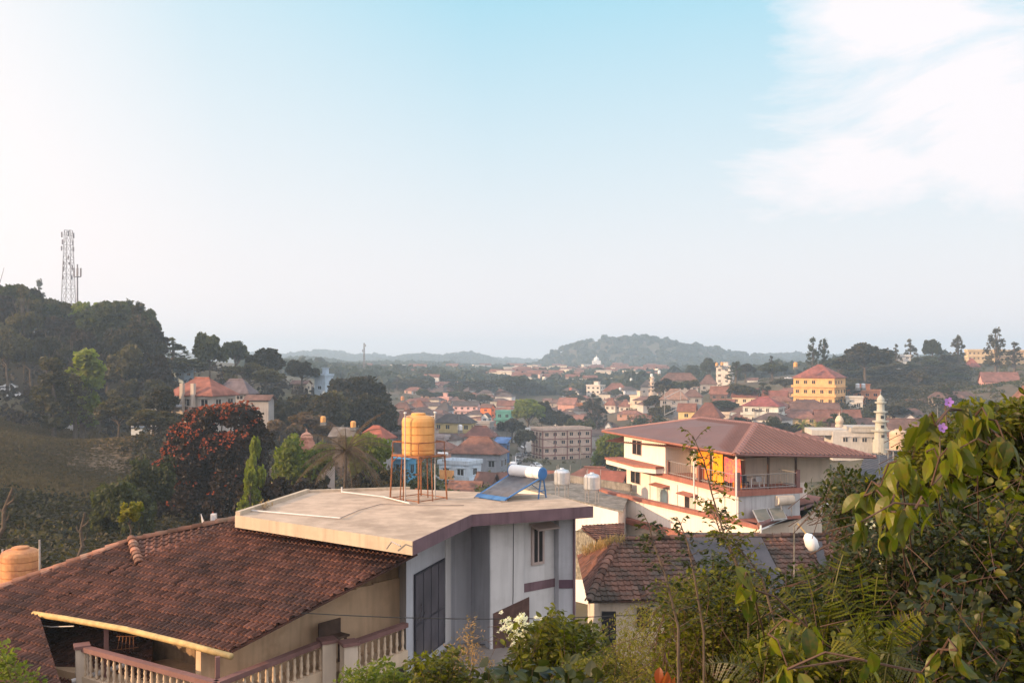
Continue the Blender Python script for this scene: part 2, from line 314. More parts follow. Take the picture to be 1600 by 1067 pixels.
HILLS = [  # px, distance, half width px, half depth m, top above eye (m)
 (940, 1800, 62, 220, 38), (1010, 1800, 70, 240, 42), (1085, 1850, 60, 220, 26), (890, 1750, 34, 160, 22), (1150, 2000, 60, 250, 15), (1230, 2300, 90, 300, 13),
 (500, 3000, 60, 400, 30), (580, 3000, 50, 400, 16), (660, 2600, 60, 350, 14), (730, 2600, 45, 350, 18), (400, 3200, 90, 400, 24), (790, 3300, 80, 400, 6),
 (1350, 2600, 120, 400, 14), (1550, 2600, 150, 400, 18), (620, 1500, 120, 200, -6), (480, 1600, 60, 200, 2), (200, 2500, 200, 400, 30), (0, 2500, 200, 500, 50)]
def terrain(x, y):
    x = np.atleast_1d(np.asarray(x, float)); y = np.atleast_1d(np.asarray(y, float)); p = np.stack([x, y], 1)
    z = _k(p, CA[:, :2]) @ WT[:n_] + WT[n_]
    d = np.hypot(x, y); f = np.clip((d - 900) / 700, 0, 1); f = f * f * (3 - 2 * f)
    far = -16 + 3 * np.sin(x / 170 + 1) * np.cos(y / 210)
    h = np.zeros_like(x)
    for px, t, wpx, wd, top in HILLS:
        cx = (px - HX) / F * t; sx = wpx / F * t
        h = h + np.maximum(0, (top + 16) * np.exp(-((x - cx) / sx) ** 2 / 1.4 - ((y - t) / wd) ** 2)) ** 3.5
    far = np.maximum(far, -16 + h ** (1 / 3.5)) + 0.8 * np.sin(x / 31) * np.sin(y / 37)
    return z * (1 - f) + far * f
def tz(x, y): return float(terrain(x, y)[0])
rad = np.concatenate([[0.0], np.geomspace(1.0, 4300, 250)]); NS = 300
th = np.linspace(0, 2 * np.pi, NS, endpoint=False)
gx = (rad[:, None] * np.cos(th)[None]).ravel(); gy = (rad[:, None] * np.sin(th)[None]).ravel(); gz = terrain(gx, gy)
rn = np.random.RandomState(3)
fs = [(i * NS + k, i * NS + (k + 1) % NS, (i + 1) * NS + (k + 1) % NS, (i + 1) * NS + k) for i in range(1, len(rad) - 1) for k in range(NS)]
fs += [(0, NS + k, NS + (k + 1) % NS) for k in range(NS)]
me = bpy.data.meshes.new('ground'); me.from_pydata(np.stack([gx, gy, gz], 1).tolist(), [], fs)
M['earth'] = pm('ground_grass_and_earth', (0.085, 0.072, 0.040), 0.98, 0.4, 0.05, 0.5, 1.2, (0.115, 0.080, 0.052), 0.52, 0.02)
M['meadow'] = pm('meadow_grass', (0.105, 0.072, 0.040), 0.98, 0.35, 0.12, 0.6, 3.0, (0.155, 0.105, 0.065), 0.5, 0.05)
fin(me, M['earth'], smooth=True); tag(link('ground', me), kind='structure')
def drape(name, poly, m, lift, step=4.0, kind='structure'):    # sheet laid on the land a few mm above it
    xs = [p[0] for p in poly]; ys = [p[1] for p in poly]
    bm = bmesh.new(); nx = int((max(xs) - min(xs)) / step) + 2; ny = int((max(ys) - min(ys)) / step) + 2
    X = np.linspace(min(xs), max(xs), nx); Y = np.linspace(min(ys), max(ys), ny); gx, gy = np.meshgrid(X, Y); gz = terrain(gx.ravel(), gy.ravel()).reshape(gx.shape) + lift
    def inside(a, b):
        c = False; j = len(poly) - 1
        for i in range(len(poly)):
            if (poly[i][1] > b) != (poly[j][1] > b) and a < (poly[j][0] - poly[i][0]) * (b - poly[i][1]) / (poly[j][1] - poly[i][1]) + poly[i][0]: c = not c
            j = i
        return c
    V = {}; 
    for j in range(ny - 1):
        for i in range(nx - 1):
            if inside((X[i] + X[i + 1]) / 2, (Y[j] + Y[j + 1]) / 2):
                q = []
                for a, b in ((i, j), (i + 1, j), (i + 1, j + 1), (i, j + 1)):
                    if (a, b) not in V: V[(a, b)] = bm.verts.new((gx[b, a], gy[b, a], gz[b, a]))
                    q.append(V[(a, b)])
                bm.faces.new(q)
    me = bpy.data.meshes.new(name); bm.to_mesh(me); bm.free(); fin(me, m, smooth=True); return tag(link(name, me), kind=kind)
def Q(px, t): return ((px - HX) / F * t, t)
mp_ = [Q(-60, 118), Q(60, 112), Q(150, 118), Q(205, 130), Q(230, 150), Q(225, 175), Q(170, 192), Q(100, 205), Q(60, 215), Q(-60, 222)]
drape('meadow', mp_, M['meadow'], 0.12, 2.0)
road = [Q(812, 250), Q(800, 290), Q(806, 340), Q(818, 400), Q(822, 460), Q(832, 460), Q(830, 400), Q(826, 340), Q(830, 290), Q(850, 250)]
drape('road', road, M['asphalt'], 0.35, 1.2)
# ---------------------------------------------------------------- tiled and ribbed roof surfaces
def panel(name, poly, eave, mats, parent, tw=0.24, rl=0.30, rib=0.035, lift=0.035, th=0.06, style='tile', seed=1, jit=1.0, org=None):
    poly = [Vector(p) for p in poly]; n = (poly[1] - poly[0]).cross(poly[2] - poly[0]).normalized()
    if n.z < 0: n = -n; poly = poly[::-1]
    e = Vector(eave); U = (e - n * e.dot(n)).normalized(); V = n.cross(U)
    if V.z < 0: V = -V; U = -U
    o = Vector(org) if org is not None else poly[0]; us = [(p - o).dot(U) for p in poly]; vs = [(p - o).dot(V) for p in poly]
    u0, v0 = min(us) - tw, min(vs) - 1e-3
    if org is not None: u0 = math.floor(min(us) / tw - 1) * tw; v0 = math.floor(min(vs) / rl) * rl
    nc = int((max(us) - u0) / tw) + 2; nr = int((max(vs) - v0) / rl) + 2
    if style == 'tile':
        pu = np.array([0, .10, .24, .38, .48, .62, .80, 1.0]); ph = np.array([0, .8, 1, .8, 0, -.05, -.05, 0]) * rib
    else:
        pu = np.array([0, .12, .2, .8, .88, 1.0]); ph = np.array([1, 1, 0, 0, 1, 1]) * rib
    rs = np.random.RandomState(seed); VV = []; FF = []; TT = []; k = 0; m = len(pu)
    for r in range(nr):
        drift = rs.uniform(-.006, .006) * jit
        for c in range(nc):
            a = rs.uniform(-.008, .008) * jit; hh = rs.uniform(-.004, .007) * jit; tt = float(np.clip(rs.normal(.5, .2), 0, 1))
            uu = u0 + (c + pu) * tw + (a if style == 'tile' else 0)
            lo = v0 + r * rl + drift + a; hi = v0 + (r + 1) * rl + 0.03
            if style == 'tile': lo2 = lo - .012 * np.sin(pu * np.pi * 2 + 1)
            for kk, (vv, hz_) in enumerate(((lo + 0 * pu, 0 * pu - .01), (lo + 0 * pu, ph + lift + hh), (hi + 0 * pu, ph * .9 + hh * .4))):
                for i in range(m): VV.append(o + U * float(uu[i]) + V * float(vv[i]) + n * float(hz_[i]))
            for row in (0, 1):
                for i in range(m - 1): FF.append((k + row * m + i, k + row * m + i + 1, k + (row + 1) * m + i + 1, k + (row + 1) * m + i)); TT.append(tt)
            k += 3 * m
    me = bpy.data.meshes.new(name); me.from_pydata(VV, [], FF); a = me.attributes.new('tint', 'FLOAT', 'FACE'); a.data.foreach_set('value', TT)
    bm = bmesh.new(); bm.from_mesh(me)
    cen = sum(poly, Vector()) / len(poly)
    for i in range(len(poly)):
        p, q = poly[i], poly[(i + 1) % len(poly)]; en = (q - p).cross(n).normalized()
        if (cen - p).dot(en) > 0: en = -en
        bmesh.ops.bisect_plane(bm, geom=bm.verts[:] + bm.edges[:] + bm.faces[:], plane_co=p + en * .002, plane_no=en, clear_outer=True)
    lay = bm.faces.layers.float.get('tint')
    top = [p - n * .012 for p in poly]; lo = [p - n * (.012 + th) for p in poly]; kk = len(poly)
    bv = [bm.verts.new(p) for p in top + lo]
    for f in [tuple(range(kk)), tuple(range(kk, 2 * kk))[::-1]] + [(i, kk + i, kk + (i + 1) % kk, (i + 1) % kk) for i in range(kk)]:
        nf = bm.faces.new([bv[i] for i in f]); nf[lay] = .3
    off = Vector(parent.location) if parent else Vector()
    if parent:
        inv = parent.matrix_basis.inverted() if parent.rotation_euler.z else Matrix.Translation(-off)
        bmesh.ops.transform(bm, matrix=inv, verts=bm.verts)
    bm.to_mesh(me); bm.free(); me.materials.append(mats); me.polygons.foreach_set('use_smooth', [False] * len(me.polygons)); return link(name, me, parent)
def ridge_tiles(name, pts, parent, mat, r=.13, ln=.38, seed=2):
    b = MB(); rs = random.Random(seed); pts = [Vector(p) for p in pts]
    for a, c in zip(pts, pts[1:]):
        L_ = (c - a).length; n = max(1, int(L_ / ln)); d = (c - a) / n; dn = d.normalized(); s = dn.cross(Vector((0, 0, 1))).normalized(); up = s.cross(dn)
        for i in range(n):
            p = a + d * i; q = p + d * 1.08; j = Vector((rs.uniform(-.02, .02), rs.uniform(-.02, .02), rs.uniform(-.015, .02))); r0, r1 = r * rs.uniform(1.05, 1.2), r * .86
            vs = []
            for pp, rr in ((p, r0), (q, r1)):
                for k in range(7):
                    an = math.pi * (k / 6); vs.append(pp + j + s * math.cos(an) * rr * 1.25 + up * (math.sin(an) * rr - .02))
            for pp, rr in ((p, r0 - .03), (q, r1 - .03)):
                for k in range(7):
                    an = math.pi * (k / 6); vs.append(pp + j + s * math.cos(an) * rr * 1.25 + up * (math.sin(an) * rr - .04))
            fs = [(k, k + 1, 8 + k, 7 + k) for k in range(6)] + [(14 + k, 21 + k, 22 + k, 15 + k) for k in range(6)] + [(k, 14 + k, 15 + k, k + 1) for k in range(6)] + [(7 + k, 8 + k, 22 + k, 21 + k) for k in range(6)]
            b.add(vs, fs, 0, rs.random())
    return b.build(name, mat, parent, world=True, smooth=False)
# ---------------------------------------------------------------- white house with the flat concrete roof
ZR = -5.0; TH = 0.36
hr = thing('concrete_house', 'pale blue white house with flat bent concrete roof and tall dark window', 'house', (0, 33, -13))
rp = [Pz(368, 805, ZR), Pz(645, 846, ZR), Pz(737, 804, ZR), Pz(926, 791, ZR), Pz(868, 773, ZR), Pz(640, 764, ZR), Pz(478, 769, ZR)]
rp2 = [(p.x, p.y) for p in rp]
MB().prism(rp2, ZR - TH, ZR).build('roof', [M['concrete']], hr, world=True)
b = MB()                                         # painted faces of the slab, each 3 mm proud
def edge(b, a, c, z0, z1, out, mi=0, e0=0, e1=0):
    a = Vector((a[0], a[1], 0)); c = Vector((c[0], c[1], 0)); d = (c - a).normalized(); a = a - d * e0; c = c + d * e1; n = Vector((d.y, -d.x, 0))
    b.prism([(a.x + n.x * .002, a.y + n.y * .002), (c.x + n.x * .002, c.y + n.y * .002), (c.x + n.x * out, c.y + n.y * out), (a.x + n.x * out, a.y + n.y * out)], z0, z1, mi)
edge(b, rp2[0], rp2[1], ZR - TH - .02, ZR + .012, .02, 0, 0, .0); b.build('fascia', [M['conc_edge']], hr, world=True)
b = MB(); edge(b, rp2[1], rp2[2], ZR - TH - .02, ZR + .014, .025, 0, .0, 0); edge(b, rp2[2], rp2[3], ZR - TH - .02, ZR + .014, .025, 0, 0, .01); b.build('fascia', [M['purple']], hr, world=True)
b = MB()                                         # low kerb along the far edges
def kerb(b, a, c, w_, h_):
    a = Vector((a[0], a[1], 0)); c = Vector((c[0], c[1], 0)); d = (c - a).normalized(); n = Vector((-d.y, d.x, 0)) * w_
    b.prism([(a.x, a.y), (c.x, c.y), (c.x + n.x, c.y + n.y), (a.x + n.x, a.y + n.y)], ZR + .001, ZR + h_)
kerb(b, rp2[6], rp2[0], .16, .13); kerb(b, rp2[5], rp2[6], .14, .10); b.build('roof_kerb', [M['conc_edge']], hr, world=True)
b = MB(); a1, a2, a3 = Pz(392, 797, ZR + .05), Pz(532, 809, ZR + .05), Pz(590, 786, ZR + .03)
b.tube([a1 + Vector((0, 0, -.2)), a1, a2], .022, 6); b.build('roof_pipe', [M['whitewall']], hr, world=True)
b = MB(); b.tube([a2, Pz(560, 797, ZR + .03), Pz(596, 787, ZR + .03), Pz(655, 789, ZR + .03), Pz(725, 789, ZR + .03)], .014, 5); b.build('cable', [M['slab']], hr, world=True)
b = MB(); b.tube([Pz(534, 768, ZR + .06), Pz(600, 776, ZR + .06), Pz(640, 786, ZR + .06)], .025, 6); b.tube([Pz(534, 769, ZR), Pz(534, 769, ZR) + Vector((0, 0, .2))], .03, 6); b.build('roof_pipe', [M['whitewall']], hr, world=True)
b = MB(); q = [P(604, 857, 26.9), P(612, 846, 26.7), P(626, 853, 26.2)]; b.tube(q, .02, 6); b.build('overflow_pipe', [M['steel']], hr, world=True)
wz0, wz1 = -13.5, ZR - TH
W = [(-3.25, 29.5), (-2.01, 33.6), (-1.45, 34.15), (-.76, 32.6), (.42, 33.25), (.38, 33.42), (1.52, 34.30), (1.66, 34.02), (2.20, 34.05), (2.4, 36.2), (-4.4, 37.0), (-4.3, 32.5)]
MB().prism(W, wz0, wz1).build('wall', [M['shadewall']], hr, world=True)
def on(a, c, s0, s1, z0, z1, off0, off1):       # a box standing on the wall line a-c between distances s0 and s1
    a = Vector((a[0], a[1], 0)); c = Vector((c[0], c[1], 0)); d = (c - a).normalized(); n = Vector((d.y, -d.x, 0))
    return [tuple((a + d * s + n * o)[:2]) for s, o in ((s0, off0), (s1, off0), (s1, off1), (s0, off1))], z0, z1
def whit(b, px, a, c):                           # distance along wall line where pixel column px falls
    k = (px - HX) / F; a = Vector((a[0], a[1])); c = Vector((c[0], c[1])); d = (c - a).normalized(); return (k * a.y - a.x) / (d.x - k * d.y)
A1, A2 = W[0], W[1]; s0, s1 = whit(b, 646, A1, A2), whit(b, 693, A1, A2)
win = MB().prism(*on(A1, A2, s0, s1, -9.5, -6.65, .02, .06)).build('tall_window', [M['frame']], hr, world=True)
for i in range(4):
    u0 = s0 + (s1 - s0) * (i / 4) + .04; u1 = s0 + (s1 - s0) * ((i + 1) / 4) - .04
    for z0, z1 in ((-9.44, -8.3), (-8.24, -6.71)):
        g = MB().prism(*on(A1, A2, u0, u1, z0, z1, .05, .072)).build('pane', [M['tallglass']], hr, world=True); g.parent = win
MB().prism(*on(A1, A2, s1 + .12, s1 + .62, -9.6, wz1, .01, .035)).build('wall_pilaster', [M['whitewall']], hr, world=True)
A3, A4 = W[3], W[4]
MB().prism(*on(A3, A4, .02, 1.33, -12, wz1, .003, .02)).build('wall_panel', [M['whitewall']], hr, world=True)
MB().prism(*on(W[5], W[6], .02, 1.40, -12, wz1, .003, .02)).build('wall_panel', [M['whitewall']], hr, world=True)
q0, q1 = whit(b, 770, A3, A4), whit(b, 826, A3, A4)
a = Vector((*A3, 0)); c = Vector((*A4, 0)); d = (c - a).normalized(); n = Vector((d.y, -d.x, 0)); 
pp = [a + d * q0 + n * .05 + Vector((0, 0, z)) for z in (-11.5, -8.55)] + [a + d * q1 + n * .05 + Vector((0, 0, z)) for z in (-8.15, -11.5)]
pq = [p - n * .028 for p in pp]
MB().add(pp + pq, [(0, 1, 2, 3), (4, 7, 6, 5), (0, 4, 5, 1), (1, 5, 6, 2), (2, 6, 7, 3), (3, 7, 4, 0)]).build('stone_panel', [M['panel']], hr, world=True)
A5, A6 = W[5], W[6]; r0, r1 = whit(b, 831, A5, A6), whit(b, 846, A5, A6)
wi = MB().prism(*on(A5, A6, r0 - .06, r1 + .06, -7.12, -5.78, .021, .10)).build('window', [M['wframe']], hr, world=True)
for i in range(2):
    g = MB().prism(*on(A5, A6, r0 + (r1 - r0) * i / 2 + .03, r0 + (r1 - r0) * (i + 1) / 2 - .03, -7.02, -5.86, .09, .105)).build('pane', [M['glass']], hr, world=True); g.parent = wi
bx = on(A5, A6, r0 - .12, r1 + .4, -5.74, -5.68, .021, .55)[0]
sh = MB(); sh.slab([(*bx[0], -5.66), (*bx[1], -5.66), (*bx[2], -5.80), (*bx[3], -5.80)], .06); sh.build('window_hood', [M['wframe']], hr, world=True)
b = MB(); b.prism(*on(A5, A6, .02, 1.42, -8.02, -7.72, .021, .04)); b.build('purple_band', [M['purple']], hr, world=True)
b = MB(); b.prism(*on(W[7], W[8], .0, .54, -8.02, -7.72, .003, .03)); b.build('purple_band', [M['purpleshade']], hr, world=True)
b = MB(); b.tube([(.05, 33.02, -5.4), (.04, 33.0, -8), (0.0, 33.0, -9.5)], .012, 5); b.build('cable', [M['frame']], hr, world=True)
b = MB(); b.tube([Vector((2.2, 33.99, wz1)), Vector((2.2, 33.99, -12))], .045, 8); b.build('drain_pipe', [M['purple']], hr, world=True)
tp = [Pz(652, 1052, -9.75), Pz(700, 1012, -9.75), Pz(768, 1003, -9.75), Pz(775, 978, -9.9), Pz(800, 1003, -9.75), Pz(812, 1030, -9.75), Pz(800, 1130, -9.75), Pz(610, 1130, -9.75)]
tp2 = [(p.x, p.y) for p in tp]; tp2[3] = (-.3, 32.7)
MB().prism(tp2, -12.5, -9.75).build('terrace', [M['slab']], hr, world=True)
co_ = MB(); c0 = Pz(770, 1008, -9.72)
co_.tube([c0 + Vector((math.cos(a) * .16, math.sin(a) * .12, .01 * a)) for a in [k * .5 for k in range(30)]], .016, 5)
co_.tube([c0 + Vector((.15, 0, .02)), c0 + Vector((.6, -.3, .02)), c0 + Vector((1.0, -.9, .02))], .012, 5)
co_.tube([c0 + Vector((-.15, 0, .02)), c0 + Vector((-.7, .2, .02)), c0 + Vector((-1.2, .1, .02))], .012, 5)
tag(co_.build('coiled_hose', [M['frame']]), 'black coiled hose lying on the grey terrace', 'hose')
# ---------------------------------------------------------------- tiled house in the left foreground
th_ = thing('tiled_house', 'house with a wide dark red clay tile roof over a balustraded veranda', 'house', (-9, 30, -13))
ea, eb = Pz(60, 957, -7.5), Pz(358, 1018, -7.5); mid = Pz(505, 838, -5.46)
po, pn = plane(ea, eb, mid)
def pt(px, py): return Pp(px, py, po, pn)
ev = eb - ea
RK = dict(rib=.072, lift=.052, tw=.175, rl=.31, org=ea, jit=1.1)
panel('roof', [pt(60, 957), pt(358, 1018), pt(652, 864), pt(640, 848), pt(372, 811)], ev, M['tile'], th_, seed=4, **RK)
panel('roof', [pt(60, 957), pt(214, 874), pt(205, 846)], ev, M['tile'], th_, seed=3, **RK); panel('roof', [pt(60, 957), pt(372, 811), pt(372, 821), pt(214, 876)][:2] + [pt(214, 876)], ev, M['tile'], th_, seed=7, **RK)
p1, p2, p3 = pt(205, 846), pt(0, 920), pt(-170, 985)
panel('roof', [p1, p2, p3, pt(-190, 1140), pt(60, 957)], ev, M['tile'], th_, seed=5, **RK); panel('roof', [pt(-190, 1140), pt(118, 1140), pt(60, 957)], ev, M['tile'], th_, seed=9, **RK)
b0_, b1_ = pt(214, 878), pt(378, 828); q0_ = P(206, 845, b0_.y + 1.5); o2_, n2_ = plane(b0_, b1_, q0_); rt = Pp(376, 811, o2_, n2_)
panel('roof', [b0_, b1_, rt, q0_], b1_ - b0_, M['tile'], th_, tw=.24, rl=.30, rib=.05, lift=.04, seed=6)
ridge_tiles('ridge_cap', [p3 + Vector((0, 0, .04)), p2 + Vector((0, 0, .04)), p1 + Vector((0, 0, .05))], th_, M['ridge'])
ridge_tiles('ridge_cap', [q0_ + Vector((0, 0, .05)), rt + Vector((0, 0, .05))], th_, M['tile2'], r=.12)
ridge_tiles('ridge_cap', [pt(219, 884) + Vector((0, 0, .09)), p1 + Vector((0, 0, .12))], th_, M['ridge'], r=.12, ln=.3, seed=8)
bk = MB(); bk.slab([p3, p1, p1 + Vector((-1.5, 6, -2.6)), p3 + Vector((-1.5, 6, -2.6))], .05); bk.slab([p1, rt, rt + Vector((-1, 5, -2.6)), p1 + Vector((-1.5, 6, -2.6))], .05)
bk.build('back_roof', [M['tile2']], th_, world=True)
def pl(px, py): return Pp(px, py, po + Vector((0, 0, -1.7)), pn)
panel('lower_roof', [pl(30, 958), pl(238, 985), pl(236, 1140), pl(40, 1140)], ev, M['tile'], th_, seed=12, **{**RK, 'org': None})
# gutter of yellowed pipe along the eave, its bracket, veranda posts
g0, g1 = ea + Vector((-.12, -.05, -.02)), eb + Vector((.12, -.2, -.06)); gm = (g0 + g1) / 2 + Vector((0, 0, .12)); gd = (g1 - g0)
MB().tube([g0, g0 + gd * .18 + Vector((0, 0, .06)), gm, g0 + gd * .8 + Vector((0, 0, .07)), g1], .085, 10).build('gutter', [M['pipe']], th_, world=True, smooth=True)
MB().tube([g0 + Vector((0, 0, -.05)), g0 + Vector((0, 0, -.32)), g0 + gd * .1 + Vector((0, 0, -.27)), g0 + gd * .23 + Vector((0, 0, -.1))], .018, 6).build('gutter_bracket', [M['steel']], th_, world=True)
ZF, ZB = -8.95, -8.0
def post(px, t, z0, z1, w_=.09):
    x = (px - HX) / F * t; return MB().box(x - w_ / 2, x + w_ / 2, t - w_ / 2, t + w_ / 2, z0, z1, rz=.4).build('post', [M['rail']], th_, world=True)
post(166, 27.3, ZF, -7.5, .13); post(340, 24.6, ZF, -7.55, .11)
# back wall and floor of the veranda
f0, f1, f2 = Pz(395, 1005, ZF), Pz(545, 951, ZF), Pz(622, 926, ZF)
fl = [(f0.x - 3.5, f0.y - 2.5), Vector(Pz(70, 1040, ZF))[:2], Vector(Pz(345, 1105, ZF))[:2], Vector(Pz(510, 1040, ZF))[:2], Vector(Pz(640, 1005, ZF))[:2], (f2.x, f2.y), (f1.x, f1.y), (f0.x, f0.y)]
MB().prism([tuple(p) for p in fl], ZF - .25, ZF).build('veranda_floor', [M['tanl']], th_, world=True)
bw = MB()
def wallseg(b, a, c, z0, z1, th=.2):
    a = Vector((a[0], a[1], 0)); c = Vector((c[0], c[1], 0)); d = (c - a).normalized(); n = Vector((-d.y, d.x, 0)) * th
    b.prism([(a.x, a.y), (c.x, c.y), (c.x + n.x, c.y + n.y), (a.x + n.x, a.y + n.y)], z0, z1)
d_ = (f1 - f0).normalized(); a0 = f0 - d_ * 2.4
def roofz(p): return po.z - ((p.x - po.x) * pn.x + (p.y - po.y) * pn.y) / pn.z
for i in range(14):                               # wall top follows the slope of the roof
    s = a0.lerp(f2, i / 14); e = a0.lerp(f2, (i + 1) / 14); wallseg(bw, s, e, ZF - .2, min(roofz(s), roofz(e), ZR - TH) - .12)
for i in range(6):
    s = Vector((-13.2, 30.8, 0)).lerp(a0, i / 6); e = Vector((-13.2, 30.8, 0)).lerp(a0, (i + 1) / 6); wallseg(bw, s, e, ZF - .2, min(roofz(s), roofz(e)) - .12)
bw.build('wall', [M['tan']], th_, world=True)
MB().prism([(-12.2, 28.2), (-8.0, 25.6), (-6.2, 27.5), (-5.2, 29.5), (-8, 36), (-14, 37), (-17, 30)], -13.5, ZF - .26).build('lower_wall', [M['tan']], th_, world=True)
MB().prism([(-22, 27.5), (-15.5, 26.5), (-14.5, 33), (-21, 36)], -14, -10.2).build('lower_wall', [M['tan']], th_, world=True)
c5 = P(600, 905, 30.6); MB().box(c5.x - .3, c5.x + .42, 30.4, 31.6, -7.6, -5.6, rz=.3).build('wall_box', [M['tan']], th_, world=True)
nw = MB(); nl = MB(); wl_ = [Vector((-8.3, 25.5, 0)), Vector((-6.25, 28.3, 0)), Vector((-4.35, 29.9, 0)), Vector((-3.6, 30.4, 0))]
for s, e in zip(wl_, wl_[1:]):
    for k in range(4):
        p, q = s.lerp(e, k / 4), s.lerp(e, (k + 1) / 4); zt = min(roofz(p), roofz(q), ZR - TH) - .1; zm = -7.25 + .1 * (p.x + 8); zm = min(zm, zt - .1); wallseg(nw, p, q, zm, zt, .18); wallseg(nl, p + Vector((.05, -.05, 0)), q + Vector((.05, -.05, 0)), ZF - .1, zm, .22)
nw.build('wall', [M['tan']], th_, world=True); nl.build('wall', [M['tanl']], th_, world=True)
# balustrades
def balustrade(pts, label=None):
    pts = [Vector((p[0], p[1], 0)) for p in pts]
    for a, c in zip(pts, pts[1:]):
        d = (c - a).normalized(); n = Vector((-d.y, d.x, 0)); L_ = (c - a).length
        def bar(h0, h1, w_, nm, m):
            q = [a + n * w_, c + n * w_, c - n * w_, a - n * w_]; return MB().prism([(p.x, p.y) for p in q], h0, h1).build(nm, [m], th_, world=True)
        bar(ZB - .13, ZB, .11, 'handrail', M['rail']); bar(ZF - .3, ZF + .12, .09, 'bottom_rail', M['baluster'])
        k = max(2, int(L_ / .26)); h = (ZB - .13) - (ZF + .12)
        if not BAL:
            pr = [(.035, 0), (.05, .02), (.05, .08), (.028, .12), (.045, .2), (.058, .28), (.04, .36), (.05, .42), (.032, .48), (.048, .54), (.034, .6), (.03, .68), (.05, h - .05), (.05, h)]
            BAL.append(MB().lathe((0, 0, 0), pr, 10).build('baluster', [M['baluster']], th_, smooth=True)); BAL[0].location = Vector((a.x, a.y, ZF + .12)) - th_.location + Vector(d) * .15; first = 1
        else: first = 0
        for i in range(first, k):
            p = a + d * (.15 + (L_ - .3) * i / (k - 1)); o = BAL[0].copy(); COL.objects.link(o); o.parent = th_; o.location = Vector((p.x, p.y, ZF + .12)) - th_.location
BAL = []
r0_, r1_ = Pz(128, 1008, ZB), Pz(338, 1064, ZB); r2_, r3_ = Pz(506, 999, ZB), Pz(545, 1003, ZB); r4_ = Pz(634, 972, ZB)
balustrade([r0_, r1_]); balustrade([r1_, r2_]); balustrade([r3_, r4_])
for p, w_ in ((r0_, .16), (r2_ + Vector((.1, 0, 0)), .2), (r3_, .2)):
    MB().box(p.x - w_, p.x + w_, p.y - w_, p.y + w_, ZF - .3, ZB - .06, rz=.5).build('pier', [M['cream']], th_, world=True)
    MB().box(p.x - w_ - .05, p.x + w_ + .05, p.y - w_ - .05, p.y + w_ + .05, ZB - .055, ZB + .035, rz=.5).build('pier_cap', [M['rail']], th_, world=True)
b = MB(); e0 = Pz(112, 1064, ZF); b.tube([e0, e0 + Vector((1.2, .8, .22))], .07, 8); b.build('waste_pipe', [M['whitewall']], th_, world=True)
# folding bracket hanging under the eave, bench on the veranda
be = thing('wooden_bench', 'small dark wooden bench standing on the veranda behind the balustrade corner', 'bench', P(522, 1000, 28.35), .9)
be.location.z = ZF
for x in (-.32, .32):
    for y in (-.14, .14): MB().box(x - .03, x + .03, y - .03, y + .03, 0, .80).build('leg', [M['wood']], be)
MB().box(-.42, .42, -.22, .22, .80, .86).build('seat', [M['wood']], be)
MB().box(-.42, .42, .18, .22, .861, 1.28).build('backrest', [M['wood']], be)
ru = thing('folded_rack', 'rusty folding wire rack hanging under the tiled eave', 'rack', P(198, 1000, 28.2))
for i in range(5): MB().tube([(-.2 + i * .1, 0, .12), (-.28 + i * .12, 0, -.28)], .014, 5).build('bar', [M['rust']], ru)
MB().tube([(-.3, 0, .12), (.3, 0, .12)], .014, 5).build('rail', [M['rust']], ru); MB().tube([(-.4, 0, -.28), (.35, 0, -.2)], .014, 5).build('rail', [M['rust']], ru)
# ---------------------------------------------------------------- plastic water tanks
def tank(label, loc, d, h, m, name='water_tank', group=None, ribs=4, pipes=True):
    t = thing(name, label, 'water tank', loc, 0, group); r = d / 2; pr = [(r * .96, 0), (r, .04 * h)]
    for i in range(ribs):
        z = h * (.10 + .56 * i / max(1, ribs - 1)); pr += [(r, z), (r * .94, z + .006 * h), (r * .94, z + .018 * h), (r, z + .024 * h)]
    pr += [(r, h * .80), (r * .93, h * .88), (r * .72, h * .93), (r * .40, h * .95)]
    MB().lathe((0, 0, 0), pr, 36).build('body', [m], t, smooth=False)
    MB().lathe((0, 0, h * .93), [(r * .44, 0), (r * .44, .055 * h), (r * .36, .07 * h)], 24).build('lid', [m], t)
    return t
tank('large ochre ribbed plastic water tank on a rusty steel stand', (-3.4, 34.9, -3.36), 1.20, 1.50, M['tanky'])
tank('old stained ochre water tank behind the left end of the tiled roof', P(32, 918, 36.0), 1.38, 1.55, M['tanko'])
lt = P(32, 918, 36.0); sp = thing('tank_plinth', 'brick plinth under the old ochre tank behind the tiled roof', 'plinth', (lt.x, lt.y, -13))
MB().box(-.8, .8, -.8, .8, -1, lt.z + 13).build('base', [M['oldc']], sp); MB().box(-.9, .9, -.9, .9, lt.z + 12.86, lt.z + 12.998).build('top_slab', [M['oldc']], sp)
for i, px in enumerate((4, 62)):
    q = P(px, 930 - i * 12, 36.0 - i * .6); tag(MB().tube([(q.x, q.y, -9.5), P(px, 858 - 15 * i, q.y)], .035, 6).build('upright_pipe', [M['steel']]), ['grey upright pipe at the left side of the old ochre tank', 'grey upright pipe at the right side of the old ochre tank'][i], 'pipe')
ts = thing('tank_stand', 'rusty angle iron stand holding up the ochre water tank', 'tank stand', (-3.4, 34.9, ZR))
C4 = [(-1.0, 0), (.1, -1.0), (1.0, .02), (0, .95)]; ztop = 1.60
for x, y in C4: MB().tube([(x * 1.03, y * 1.03, 0), (x * .95, y * .95, ztop)], .032, 5).build('leg', [M['rust']], ts)
for x, y in ((-.62, -.42), (-.5, -.52), (.55, -.45), (.3, .5)): MB().tube([(x, y, 0), (x * .9, y * .9, ztop)], .022, 5).build('leg', [M['rust']], ts)
def ring(z, k, r, m=M['rust'], nm='frame'):
    MB().tube([(x * k, y * k, z) for x, y in C4 + C4[:1]], r, 5).build(nm, [m], ts)
